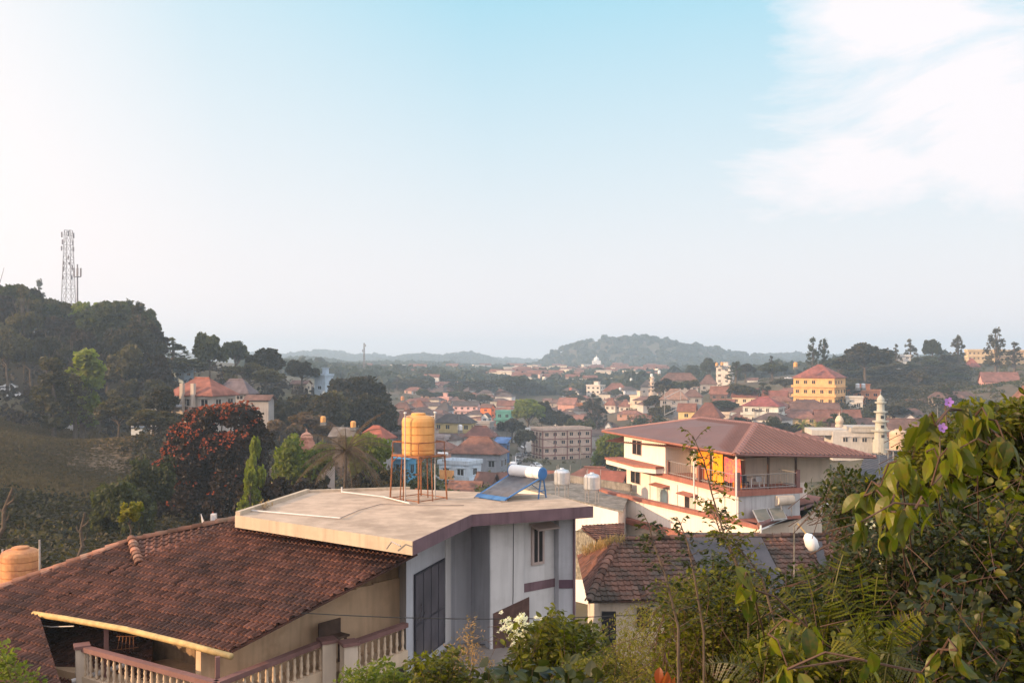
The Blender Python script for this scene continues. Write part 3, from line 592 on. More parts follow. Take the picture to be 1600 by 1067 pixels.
ring(.06, 1.02, .018); ring(ztop + .0, .96, .038, nm='platform_frame'); ring(ztop + .5, .93, .018, nm='guard_rail')
MB().prism([(x * .9, y * .9) for x, y in C4], ztop + .005, ztop + .035).build('platform', [M['rust']], ts)
for x, y in C4: MB().tube([(x * .95, y * .95, ztop), (x * .93, y * .93, ztop + .5)], .018, 5).build('guard_post', [M['rust']], ts)
for a, c in ((0, 1), (1, 2)):
    (x0, y0), (x1, y1) = C4[a], C4[c]; MB().tube([(x0 * .96, y0 * .96, ztop - .25), (x0 * .72 + x1 * .24, y0 * .72 + y1 * .24, ztop)], .015, 5).build('brace', [M['rust']], ts)
for x, y, zt in ((-.42, -.62, 3.15), (.62, -.25, 3.15)):
    o = MB().tube([(x, y, 0), (x, y, zt)], .024, 6).build('supply_pipe', [M['steel']], ts); MB().tube([(x, y, zt), (x, y, zt + .05)], .05, 8).build('cap', [M['whitep']], o)
    MB().tube([(x, y, zt - .12), (x * .6, y * .2, zt - .12)], .02, 6).build('supply_pipe', [M['steel']], ts)
MB().box(-.02, .1, -1.06, -.9, .5, .53).build('step', [M['rust']], ts); MB().box(-.02, .1, -1.06, -.9, 1.0, 1.03).build('step', [M['rust']], ts)
# ---------------------------------------------------------------- tube solar water heater on the flat roof
def cyl(b, a, c, r, n=24, mi=0): return b.tube([a, c], r, n, mi)
sh_ = thing('solar_heater', 'solar water heater with white drum, blue ends and dark tubes on the flat roof', 'solar heater', (0, 35.3, ZR))
o3 = Vector((0, 35.3, ZR)); ta, tb = Vector((.02, 36.25, -4.10)) - o3, Vector((1.10, 35.15, -4.10)) - o3; dr = (tb - ta).normalized()
cyl(MB(), ta, tb, .23, 32).build('drum', [M['whitep']], sh_, smooth=False)
for a, c in ((ta, ta - dr * .07), (tb, tb + dr * .07)): MB().tube([a, a.lerp(c, .6), c], [.237, .235, .19], 32).build('end_cap', [M['blue']], sh_)
pa, pb = Vector((-1.28, 35.28, ZR + .07)) - o3, Vector((-.28, 34.30, ZR + .07)) - o3
qa, qb = ta + Vector((-.1, -.1, -.16)), tb + Vector((-.1, -.1, -.16)) 
b = MB(); nT = 18
for i in range(nT):
    f_ = (i + .5) / nT; b.tube([pa.lerp(pb, f_), qa.lerp(qb, f_)], .021, 8)
b.build('glass_tubes', [M['tubes']], sh_, smooth=True)
for a, c in ((pa - dr * .03, qa - dr * .03), (pb + dr * .03, qb + dr * .03)): MB().tube([a, c + (c - a) * .03], .032, 4).build('side_rail', [M['blue']], sh_)
dn = (qa - pa).normalized(); MB().slab([pa - dr * .07 - dn * .06, pb + dr * .07 - dn * .06, pb + dr * .07 + dn * .1 + Vector((0, 0, .05)), pa - dr * .07 + dn * .1 + Vector((0, 0, .05))], .05).build('foot_channel', [M['blue']], sh_)
MB().slab([pa + Vector((0, 0, -.035)), pb + Vector((0, 0, -.035)), qb + Vector((0, 0, -.06)), qa + Vector((0, 0, -.06))], .012).build('reflector', [M['steel']], sh_)
for e in (ta, tb):
    for s in (-.2, .22): MB().tube([(e.x + s * .7, e.y + s * .9, 0), (e.x + s * .25, e.y + s * .3, e.z - .18)], .026, 4).build('leg', [M['blue']], sh_)
    MB().tube([(e.x - .14, e.y - .18, .28), (e.x + .15, e.y + .2, .28)], .018, 4).build('brace', [M['blue']], sh_)
MB().tube([(ta.x + .15, ta.y + .2, .1), (tb.x + .15, tb.y + .2, .75)], .018, 4).build('brace', [M['blue']], sh_)
MB().tube([(ta.x + .15, ta.y + .2, .75), (tb.x + .15, tb.y + .2, .1)], .018, 4).build('brace', [M['blue']], sh_)
for p in (pa, pb): MB().prism([(p.x - .12, p.y - .12), (p.x + .12, p.y - .12), (p.x + .1, p.y + .1), (p.x - .1, p.y + .1)], 0.0, .045).build('foot_pad', [M['slab']], sh_)
MB().lathe((ta.x + .03, ta.y + .35, ta.z + .05), [(.1, -.1), (.13, 0), (.14, .2), (.1, .24)], 16).build('header_tank', [M['whitep']], sh_)
MB().tube([(ta.x + .12, ta.y + .3, ta.z + .1), (ta.x + .12, ta.y + .3, ta.z + .5)], .02, 6).build('vent_pipe', [M['whitep']], sh_)
# ---------------------------------------------------------------- posts on the tiled ridge
q = P(334, 818, 34.6); tag(MB().box(q.x - .09, q.x + .09, q.y - .09, q.y + .09, q.z - .6, q.z + .36).build('vent_block', [M['whitewall']]), 'square white vent post on the ridge beside the concrete roof', 'vent')
q = P(320, 820, 34.4); tag(MB().slab([q + Vector((-.13, 0, .42)), q + Vector((.1, 0, -.2)), q + Vector((-.08, .05, -.2))], .03).build('tin_flap', [M['whitewall']]), 'pale bent metal flap leaning on the ridge', 'metal sheet')
# ---------------------------------------------------------------- white three storey house under the red sheet roof
KX, KY = 14.66, 63.0
big = thing('three_storey_house', 'white three storey house with hipped red sheet roof and open top veranda', 'house', (KX, KY, -18), R(18))
def W2(x, y, z): return Vector((KX + x * math.cos(R(18)) - y * math.sin(R(18)), KY + x * math.sin(R(18)) + y * math.cos(R(18)), z))
def L2(x, y, z): return Vector((x, y, z + 18))
def lb(b, x0, x1, y0, y1, z0, z1, mi=0): return b.box(x0, x1, y0, y1, z0 + 18, z1 + 18, mi)
def lpr(b, poly, z0, z1, mi=0): return b.prism(poly, z0 + 18, z1 + 18, mi)
EK = P(1149, 708, 63); EL = P(941, 672, 84); ER = P(1369, 712.5, 66.4); RA = P(1097, 652, 80); RB = P(1180, 661, 70.5); EB = EL + (ER - EK) + Vector((0, 0, .4))
dv = (EL - EK).normalized(); du = (ER - EK).normalized()
for poly, e, sd_ in (([EK, RB, RA, EL], dv, 1), ([EK, ER, RB], du, 2), ([ER, EB, RA, RB], dv, 3), ([EL, RA, EB], du, 4)):
    panel('roof', poly, e, M['redroof'], big, tw=.36, rl=30, rib=.07, lift=.0, th=.05, style='rib', seed=sd_, jit=0)
def loc2(p): return L2(*(Matrix.Rotation(-R(18), 3, 'Z') @ Vector((p.x - KX, p.y - KY, 0)))[:2], p.z)
M['hipcap'] = pm('hip_flashing', (0.34, 0.17, 0.14), 0.6, 0.1, 1.5, 0)
def strip(a, c, w_, nm, m, up=.06, h=.02):
    a, c = loc2(a), loc2(c); d = (c - a).normalized(); s = d.cross(Vector((0, 0, 1))).normalized() * w_; u = Vector((0, 0, up)); dn = Vector((0, 0, -w_ * .38))
    MB().slab([a + u, c + u, c + s + u + dn, a + s + u + dn], h).slab([a + u, a - s + u + dn, c - s + u + dn, c + u], h).build(nm, [m], big)
strip(EK, RB, .28, 'hip_cap', M['hipcap']); strip(RB, RA, .28, 'ridge_cap', M['hipcap']); strip(EL, RA, .25, 'hip_cap', M['hipcap']); strip(ER, RB, .22, 'hip_cap', M['hipcap'])
for a, c in ((EK, EL), (EK, ER)):
    a2, c2 = loc2(a), loc2(c); MB().tube([a2 + Vector((0, 0, -.10)), c2 + Vector((0, 0, -.10))], .09, 6).build('gutter', [M['redtrim'] if c is EL else M['rail']], big)
cl = MB(); cl.slab([loc2(EK) + Vector((.5, .5, -.16)), loc2(ER) + Vector((-.4, .5, -.16)), loc2(EB) + Vector((-.4, -.4, -.2)), loc2(EL) + Vector((.5, -.4, -.2))], .05); cl.build('ceiling', [M['rail']], big)
ZU = -8.55; UP = [(.4, .4), (5.4, .6), (5.4, 5), (11, 7.5), (11, 18.3), (.4, 18.3)]
b = MB(); lpr(b, [(.3, .3), (5.5, .5), (5.5, 4.95), (11.1, 7.4), (11.1, 18.4), (.3, 18.4)], ZU - .36, ZU); b.build('upper_floor', [M['redtrim']], big)
b = MB(); lb(b, .42, 10.9, 10.8, 18.3, ZU + .001, -6.15); b.build('wall', [M['peach']], big)                      # closed rooms at the far end
b = MB(); lb(b, 2.6, 9.5, 3.0, 10.79, ZU + .001, -6.2); b.build('inner_wall', [M['cream']], big)
b = MB(); lb(b, 7.0, 10.5, 7.8, 10.78, ZU + .001, -6.2); b.build('inner_wall', [M['cream']], big)
b = MB(); lpr(b, [(.55, .55), (5.2, .75), (5.2, 5.1), (10.8, 7.6), (10.8, 18.1), (.55, 18.1)], -18, ZU - .37); b.build('wall', [M['peach']], big)
b = MB(); lb(b, .5, 5.24, .45, .52, -10.4, ZU - .37); b.box(5.26, 5.3, .6, 4.9, 18 - 10.4, 18 + ZU - .37); b.build('front_wall', [M['greyb']], big)  # greyer skin carries the shade of the front in its colour
# windows of the long left face, x = .55 and the closed room
def bwin(y0, y1, z0, z1, x=.55, shut=False, hood=True, n=2):
    w_ = MB(); lb(w_, x - .05, x - .005, y0, y1, z0, z1); w_ = w_.build('window', [M['wframe']], big)
    for i in range(n):
        g = MB(); a = y0 + (y1 - y0) * i / n + .06; c = y0 + (y1 - y0) * (i + 1) / n - .06; lb(g, x - .07, x - .052, a, c, z0 + .07, z1 - .07)
        g.build('pane', [M['shutter'] if (shut and i < shut) else M['glass']], big).parent = w_
        big_fix(g)
    if hood: h_ = MB(); h_.slab([L2(x - .005, y0 - .3, z1 + .22), L2(x - .005, y1 + .3, z1 + .22), L2(x - .62, y1 + .3, z1 + .10), L2(x - .62, y0 - .3, z1 + .10)], .07); h_.build('window_hood', [M['redtrim']], big)
def big_fix(g): pass
M['shutter'] = pm('pale_green_shutter', (0.40, 0.48, 0.44), 0.6, 0.1, 3, 0.05)
bwin(15.4, 17.2, -10.0, -8.95 + .15); bwin(10.6, 12.4, -11.2, -9.75 + .1, shut=2); bwin(6.3, 7.9, -11.2, -9.75, shut=1); bwin(14.9, 16.6, -7.6, -6.35, x=.42, hood=False)
d_o = MB(); lb(d_o, .5, .545, 3.4, 4.3, -11.9, -9.9); d_o.build('door', [M['panel']], big)
bwin(8.6, 10.0, -14.6, -13.3, hood=False, x=-1.62)
for y, z0, z1 in ((13.6, -11, -9), (9.0, -11, -9.2), (2.2, -10.6, -8.9)):
    b = MB(); lb(b, .47, .545, y, y + .09, z0, z1); b.build('drain_pipe', [M['peach']], big)
# ledges and lower balcony parapet on the left face
def ledge(pl, z, th, nm, m): b = MB(); lpr(b, pl, z - th, z); b.build(nm, [m], big)
ledge([(.3, -2.25), (-2.4, 15.5), (-2.3, 19.2), (-1.75, 19.2), (-1.85, 15.5), (.8, -1.7)], -10.4, .26, 'ledge', M['redtrim'])
ledge([(.42, -2.1), (-2.25, 15.5), (-2.1, 19), (-1.9, 19), (-2.0, 15.5), (.62, -1.8)], -10.661, 1.4, 'parapet', M['peach']); ledge([(.4, -2.0), (-2.1, 15.5), (-2.0, 19), (.53, 19), (.53, -1.8)], -11.7, .3, 'balcony_floor', M['peach'])
ledge([(.2, -2.3), (-2.75, 15.5), (-2.7, 19.4), (-2.0, 19.4), (-2.0, 15.5), (.5, -1.9)], -12.07, .42, 'ledge', M['redtrim'])
ledge([(.5, -1.95), (-2.05, 15.5), (-1.95, 18.8), (.53, 18.8), (.53, -1.8)], -12.5, 6, 'lower_wall', M['peach'])
ledge([(-1.2, 13.0), (-1.0, 18.8), (.38, 18.8), (.38, 11.0), (-.3, 11.0)], -8.2, .36, 'balcony', M['peach']); ledge([(-1.3, 12.9), (-1.1, 18.9), (.38, 18.9), (.38, 10.95), (-.35, 10.9)], -8.02, .17, 'ledge', M['redtrim'])
# terrace in front of the short side
ledge([(.3, -2.2), (12, 6.5), (12, 9), (5.5, 4.9), (5.3, .42), (.56, .42)], -10.4, .22, 'terrace', M['redtrim'])
ledge([(.8, -1.2), (11.6, 6.8), (11.6, 9), (5.5, 5.4), (5.3, .43), (.8, .43)], -10.63, 7, 'lower_wall', M['cream'])
b = MB(); a, c = L2(.3, -2.28, -10.36), L2(12.05, 6.42, -10.36); b.tube([a, c], .14, 8); b.build('terrace_edge', [M['rail']], big)
b = MB(); b.tube([a + Vector((0, -.1, -.3)), c + Vector((0, -.1, -.3))], .07, 8); b.build('gutter', [M['white']], big)
b = MB(); b.tube([a + Vector((.1, -.1, 0)), a + Vector((.1, -.1, -4))], .07, 8); b.build('drain_pipe', [M['white']], big)
d_o = MB(); d_ = (Vector((11.6, 6.8, 0)) - Vector((.8, -1.2, 0))).normalized(); n_v = Vector((d_.y, -d_.x, 0)); s_ = Vector((.8, -1.2, 0)) + d_ * 4.2
d_o.prism([tuple((s_ + n_v * o + d_ * k)[:2]) for k, o in ((0, .003), (1.7, .003), (1.7, .04), (0, .04))], 18 - 13.2, 18 - 11.0); d_o.build('door', [M['rail']], big)
# posts, railings and drying poles of the veranda
def pst(x, y, w_, z0, z1, m, nm='pillar'): b = MB(); lb(b, x - w_, x + w_, y - w_, y + w_, z0, z1); b.build(nm, [m], big)
pst(.52, .62, .15, ZU, -7.35, M['rail'], 'pier'); pst(.5, 5.6, .14, ZU, -7.35, M['rail'], 'pier'); pst(5.25, .75, .13, ZU, -7.35, M['rail'], 'pier'); pst(.55, 10.5, .1, ZU, -7.5, M['rail'], 'pier')
for x, y in ((5.2, .85), (3.0, .8), (.62, 4.28), (10.6, 7.6), (7.9, 6.3)): pst(x, y, .06, ZU, -6.1, M['wood'])
for x, y, z0 in ((.22, .25, -10.38), (.25, 6.0, -10.0)): b = MB(); b.tube([L2(x, y, z0), L2(x, y, -6.1)], .06, 8); b.build('pillar', [M['white']], big)
def rail_(pts, z0=ZU, z1=-7.55):
    b = MB()
    for a, c in zip(pts, pts[1:]):
        a, c = Vector((*a, 0)), Vector((*c, 0)); n = max(1, int((c - a).length / .28))
        for z in (z1, z0 + .12): b.tube([L2(a.x, a.y, z), L2(c.x, c.y, z)], .028, 4)
        for i in range(n + 1): p = a.lerp(c, i / n); b.tube([L2(p.x, p.y, z0), L2(p.x, p.y, z1)], .012, 4)
    b.build('railing', [M['steel']], big)
rail_([(.55, .75), (.5, 5.5)]); rail_([(.6, .6), (5.2, .7)]); rail_([(.5, 5.8), (.5, 10.7)]); rail_([(5.3, .9), (5.3, 4.8)]); rail_([(5.5, 5.1), (10.8, 7.5)])
for i in range(4): b = MB(); b.tube([L2(.9, 6.2 + i * .35, ZU), L2(.9 + .1 * i, 6.4 + i * .3, -6.3)], .03, 5); b.build('drying_pole', [M['white']], big)
b = MB(); b.slab([L2(.6, .9, -6.42), L2(5.0, .9, -6.42), L2(5.0, 1.2, -6.42), L2(.6, 1.2, -6.42)], .03); b.build('beam', [M['wood']], big)
tb_ = thing('veranda_table', 'small table with folded grey cloth on the top veranda', 'table', W2(2.5, 1.6, ZU), R(18))
for x in (-.5, .5):
    for y in (-.3, .3): MB().box(x - .03, x + .03, y - .03, y + .03, 0, .7).build('leg', [M['white']], tb_)
MB().box(-.6, .6, -.4, .4, .7, .74).build('table_top', [M['cream']], tb_); MB().box(-.2, .25, -.42, -.1, .45, .79).build('cloth', [M['greyb']], tb_)
ch_ = thing('black_chair', 'black chair standing beside the table on the top veranda', 'chair', W2(1.5, 1.3, ZU), R(10))
MB().box(-.22, .22, -.22, .22, .42, .48).build('seat', [M['frame']], ch_); MB().box(-.22, .22, .18, .22, .48, .9).build('backrest', [M['frame']], ch_)
for x in (-.2, .2):
    for y in (-.2, .2): MB().box(x - .02, x + .02, y - .02, y + .02, 0, .42).build('leg', [M['frame']], ch_)
# washing on the line
def cloth(y0, y1, z0, z1, x, m, label, seed, nm='hanging_cloth'):
    rs = random.Random(seed); b = MB(); nx, nz = 22, 12; ph = rs.random() * 6; vs = []
    for side in (0, 1):
        for j in range(nz + 1):
            for i in range(nx + 1):
                u = i / nx; v = j / nz; sag = .10 * math.sin(u * math.pi); wv = (.05 + .05 * v) * math.sin(u * 22 + ph + v) + .03 * math.sin(u * 47 + ph)
                vs.append(W2(x + wv + side * .012, y0 + (y1 - y0) * (u + .02 * math.sin(v * 5 + ph)), z1 - sag * (1 - v) - (z1 - z0) * v * (1 + .03 * math.sin(u * 9 + ph))))
    k = (nx + 1) * (nz + 1); fs = []
    for s in (0, 1):
        for j in range(nz):
            for i in range(nx): a = s * k + j * (nx + 1) + i; fs.append((a, a + 1, a + nx + 2, a + nx + 1))
    b.add(vs, fs); return tag(b.build(nm, [m], smooth=True), label, 'laundry', 'washing on the veranda line')
cloth(4.4, 6.3, -8.35, -6.25, .72, M['orange'], 'deep orange sheet, leftmost of the washing on the veranda', 1)
cloth(2.75, 4.15, -8.5, -6.3, .70, M['gold'], 'golden yellow sheet hanging right of the dark veranda post', 2)
cloth(.8, 2.6, -8.15, -6.5, .80, M['pink'], 'orange cloth with pink border nearest the veranda corner', 3)
cloth(.9, 1.7, -8.55, -7.9, .92, M['orange'], 'small orange cloth hanging low behind the pink bordered one', 4)
b = MB(); b.tube([W2(.75, .5, -6.3), W2(.75, 5.6, -6.25)], .012, 4); tag(b.build('clothes_line', [M['white']]), 'thin washing line under the red sheet roof', 'clothes line')
b = MB(); b.slab([W2(6.4, 3.4, -6.3), W2(9.2, 4.6, -6.3), W2(9.2, 4.63, -7.0), W2(6.4, 3.43, -6.8)], .03); tag(b.build('dark_cloth', [M['frame']]), 'long dark cloth hanging under the right end of the red roof', 'laundry')
# solar heater on the terrace
s2 = thing('flat_solar_heater', 'solar heater with pale drum and two flat glass panels on the house terrace', 'solar heater', W2(2.6, -.1, -10.4), R(18) + R(8))
MB().tube([(.75, .35, 1.08), (2.15, .35, 1.08)], .34, 24).build('drum', [M['cream']], s2)
for x in (1.0, 1.9):
    for y in (.1, .6): MB().box(x - .03, x + .03, y - .03, y + .03, 0, .8).build('leg', [M['steel']], s2)
for i in range(2):
    x0 = -2.0 + i * 1.35; p = [Vector((x0, -1.15 + .12 * i, .10)), Vector((x0 + 1.25, -1.05 + .12 * i, .10)), Vector((x0 + 2.1, .55, .62)), Vector((x0 + .85, .45, .62))]
    pf = MB().slab(p, .08).build('panel_frame', [M['alu']], s2); u = Vector((0, 0, .012)); c_ = sum(p, Vector()) / 4
    MB().slab([c_ + (q - c_) * .9 + u for q in p], .01).build('glass', [M['pglass']] if 'pglass' in M else [M.setdefault('pglass', pm('dusty_panel_glass', (0.16, 0.17, 0.15), 0.3, 0.2, 2, 0, 10, (0.25, 0.22, 0.17), 0.5, 1.5, spec=0.5))], s2).parent = pf
ds = thing('satellite_dish', 'grey satellite dish on a short mast on the terrace', 'satellite dish', W2(5.9, 2.9, -10.4))
MB().tube([(0, 0, 0), (0, 0, 1.0)], .03, 8).build('mast', [M['steel']], ds)
pr = MB(); nn = Vector((-.25, -.85, .45)).normalized(); a_ = nn.cross(Vector((0, 0, 1))).normalized(); b_ = nn.cross(a_); vs = []
for k in range(6):
    for j in range(20): r_ = .5 * k / 5; an = j * math.pi / 10; vs.append(Vector((0, -.08, 1.25)) + (a_ * math.cos(an) + b_ * math.sin(an)) * r_ + nn * (r_ * r_ * .6))
vs += [v - nn * .015 for v in vs]
pr.add(vs, [(k * 20 + j + s, k * 20 + (j + 1) % 20 + s, (k + 1) * 20 + (j + 1) % 20 + s, (k + 1) * 20 + j + s) for s in (0, 120) for k in range(5) for j in range(20)]); pr.build('dish', [M['steel']], ds, smooth=True)
MB().tube([(0, -.1, 1.0), Vector((0, -.08, 1.2)) + nn * .5], .012, 5).build('feed_arm', [M['steel']], ds); MB().tube([Vector((0, -.08, 1.2)) + nn * .5, Vector((0, -.08, 1.26)) + nn * .6], .04, 8).build('receiver', [M['whitep']], ds)
b = MB(); lb(b, 5.6, 6.6, 4.2, 4.9, -10.39, -9.3); b.build('store_box', [M['redtrim']], big)
# ---------------------------------------------------------------- long tiled cottage in front of it
cot = thing('tiled_cottage', 'long cottage with weathered clay tile hip roof and cream walls', 'house', (9, 39, -14))
ra, re_ = P(966, 843, 40.0), P(1420, 834, 40.6); ca, ce = P(919, 940, 36.0), P(1420, 928, 36.5)
o_, n_n = plane(ra, ca, ce); re_ = Pp(1420, 834, o_, n_n)
panel('roof', [ra, re_, ce, ca], re_ - ra, M['tile2'], cot, tw=.25, rl=.32, rib=.03, lift=.05, seed=21, jit=1.6)
cb = Vector((ca.x + .2, 44.6, -9.0)); rb_ = ra + Vector((0, .2, 0))
panel('roof', [ra, ca, cb], cb - ca, M['tile'], cot, tw=.25, rl=.32, rib=.03, lift=.04, seed=22)
rr = re_ + Vector((0, 4.2, -1.6)); panel('roof', [ra, re_, rr, cb], re_ - ra, M['tile2'], cot, tw=.25, rl=.32, rib=.03, lift=.04, seed=23)
ridge_tiles('ridge_cap', [ra + Vector((0, 0, .05)), re_ + Vector((0, 0, .05))], cot, M['tile2'], r=.12, ln=.36)
ridge_tiles('hip_cap', [ca + Vector((0, 0, .05)), ra + Vector((0, 0, .06))], cot, M['tile2'], r=.13, ln=.34)
MB().prism([(ca.x + .5, 36.6), (21, 36.9), (21, 43.8), (ca.x + .6, 43.8)], -16, -9.05).build('wall', [M['cream']], cot, world=True)
def cotdoor(px0, px1, z0, z1, nm):
    t = 36.6; MB().box((px0 - HX) / F * t, (px1 - HX) / F * t, 36.5, 36.595, z0, z1).build(nm, [M['glass']], cot, world=True)
cotdoor(940, 962, -11.8, -9.5, 'door'); cotdoor(995, 1015, -10.1, -9.35, 'window')
tag(MB().slab([Pp(1066, 836, o_, n_n) + Vector((0, 0, .12)), Pp(1186, 836, o_, n_n) + Vector((0, 0, .12)), Pp(1235, 934, o_, n_n) + Vector((0, 0, .12)), Pp(1112, 936, o_, n_n) + Vector((0, 0, .12))], .02).build('roof_sheet', [M['tarp']]), 'wide dark grey sheet laid over the middle of the cottage roof', 'roof sheet')
tag(MB().slab([Pp(1272, 850, o_, n_n) + Vector((0, 0, .12)), Pp(1284, 850, o_, n_n) + Vector((0, 0, .12)), Pp(1300, 925, o_, n_n) + Vector((0, 0, .12)), Pp(1286, 926, o_, n_n) + Vector((0, 0, .12))], .02).build('roof_sheet', [M['tarp']]), 'narrow dark grey strip lying down the right of the cottage roof', 'roof sheet')
# small shed roof with a stone gable, left of the cottage
sd2 = thing('stone_shed', 'small shed with red tiles and a rough stone gable wall', 'shed', (5.2, 50, -14))
s0_, s1_, s2_, s3_ = P(908, 823, 51), P(975, 819, 52.5), P(975, 838, 50), P(931, 843, 48.6)
panel('roof', [s0_, s1_, s2_, s3_], s1_ - s0_, M['tile'], sd2, tw=.25, rl=.32, rib=.03, seed=31)
gz_ = [P(906, 826, 51.2), P(931, 845, 48.8), P(931, 905, 48.8), P(906, 905, 51.2), P(884, 838, 53), P(884, 905, 53)]
gg = MB(); v = [gz_[0], gz_[1], gz_[2], gz_[3]]; gg.add(v + [p + Vector((.5, .3, 0)) for p in v], [(0, 1, 2, 3), (4, 7, 6, 5), (0, 4, 5, 1), (1, 5, 6, 2), (2, 6, 7, 3), (3, 7, 4, 0)])
v = [gz_[4], gz_[0], gz_[3], gz_[5]]; gg.add(v + [p + Vector((.5, .3, 0)) for p in v], [(0, 1, 2, 3), (4, 7, 6, 5), (0, 4, 5, 1), (1, 5, 6, 2), (2, 6, 7, 3), (3, 7, 4, 0)]); gg.build('stone_wall', [M['stone']], sd2, world=True)
MB().prism([(s3_.x + .1, 49.0), (s2_.x, 50.3), (s2_.x, 53), (s0_.x + .6, 53)], -15, -9.2).build('wall', [M['tan']], sd2, world=True)
# low white house with the grey walled terrace between the two big houses
lw = thing('terrace_house', 'low white house with a grey walled roof terrace behind the concrete roof', 'house', (5, 72, -18))
tpz = -10.7; a, c, d2, e2 = Pz(800, 758, tpz), Pz(966, 800, tpz), Pz(985, 770, tpz), Pz(870, 752, tpz)
MB().prism([tuple(p[:2]) for p in (a, c, d2, e2)], -19, tpz).build('wall', [M['white']], lw, world=True)
MB().prism([tuple(p[:2]) for p in (a + Vector((-.3, -.3, 0)), c + Vector((.3, -.3, 0)), d2, e2)], tpz + .002, tpz + .12).build('roof_slab', [M['oldc']], lw, world=True)
pw = MB(); 
for u, v_ in ((e2, d2), (a, e2)):
    dd_ = (v_ - u).normalized(); nn = Vector((-dd_.y, dd_.x, 0)) * .18; pw.prism([tuple(p[:2]) for p in (u, v_, v_ + nn, u + nn)], tpz + .13, tpz + .72)
pw.build('parapet', [M['oldc']], lw, world=True)
wz = P(940, 812, 65.5); b = MB(); b.box(wz.x, wz.x + 1.0, wz.y - 1.5, wz.y - 1.4, wz.z - .6, wz.z + .5)
for i, (px, py, tt, lab) in enumerate(((878, 776, 75, 'silver round tank on legs, nearer the solar heater'), (925, 783, 72, 'silver round tank on legs, beside the white veranda house'))):
    q = P(px, py, tt); q.z = tpz + .12; st = thing('silver_tank', lab, 'water tank', q, 0, 'silver tanks on the grey terrace'); r_ = .62
    MB().lathe((0, 0, 1.0), [(r_ * .9, 0), (r_, .08), (r_, .95), (r_ * .85, 1.1), (r_ * .3, 1.2), (r_ * .25, 1.28)], 20).build('body', [M['alu']], st)
    for k in range(4):
        an = k * math.pi / 2 + .4; MB().tube([(r_ * .9 * math.cos(an), r_ * .9 * math.sin(an), 0), (r_ * .9 * math.cos(an), r_ * .9 * math.sin(an), 1.0)], .035, 5).build('leg', [M['steel']], st)
    for k in range(3): MB().tube([(r_ * 1.05 * math.cos(k * 2), r_ * 1.05 * math.sin(k * 2), .8), (r_ * 1.05 * math.cos(k * 2), r_ * 1.05 * math.sin(k * 2), 2.5)], .02, 5).build('upright', [M['steel']], st)
# roof of a neighbour right of the big house, with its orange edge
nb = thing('neighbour_house', 'house with grey roof and orange edge right of the veranda house', 'house', (34, 92, -20))
q0, q1, q2, q3 = P(1338, 752, 86), P(1392, 757, 84), P(1400, 712, 100), P(1352, 716, 102)
panel('roof', [q0, q1, q2, q3], q1 - q0, M['tarp'], nb, tw=.5, rl=30, rib=.05, lift=0, style='rib', jit=0)
MB().prism([tuple((q0 + Vector((.5, .5, 0)))[:2]), tuple((q1 + Vector((-.4, .5, 0)))[:2]), tuple(q2[:2]), tuple(q3[:2])], -22, -11.2).build('wall', [wm((.6, .5, .42))], nb, world=True)
MB().tube([q0 + Vector((0, 0, -.2)), q1 + Vector((0, 0, -.2))], .22, 4).build('fascia', [wm((.62, .22, .10))], nb, world=True)
pq = P(1404, 702, 74); bt = tank('beige water tank on thin legs behind the big leaved bush', pq, 1.35, 1.55, M['tankb'])
bs = thing('pipe_stand', 'thin pipe stand under the beige water tank', 'tank stand', (pq.x, pq.y, -14))
for x, y in ((-.6, -.5), (.6, -.5), (.6, .5), (-.6, .5)): MB().box(x - .04, x + .04, y - .04, y + .04, 0, pq.z + 13.95).build('leg', [M['steel']], bs)
MB().box(-.8, .8, -.7, .7, pq.z + 13.95, pq.z + 13.998).build('platform', [M['steel']], bs)
for x in (-1.5, .75): MB().tube([(x, 0, 5), (x, 0, pq.z + 14 + 1.55)], .03, 5).build('upright', [M['steel']], bs)
# street lamp head leaning over the cottage roof
sl_ = thing('street_lamp', 'white street lamp head on a slanting pale arm over the cottage roof', 'street lamp', P(1246, 817, 24))
MB().tube([(0, 0, 0), (.22, -.05, -.28)], .018, 6).build('arm', [M['pipe']], sl_)
MB().tube([(.20, -.05, -.25), (.24, -.05, -.32), (.33, -.05, -.48), (.40, -.05, -.62), (.43, -.05, -.68)], [.03, .12, .17, .14, .05], 12).build('lamp_shade', [M['whitep']], sl_, smooth=True)
MB().tube([(0, 0, 0), (-.05, .1, -.1), (-.05, .1, -6.5)], .02, 6).build('pole', [M['oldc']], sl_)
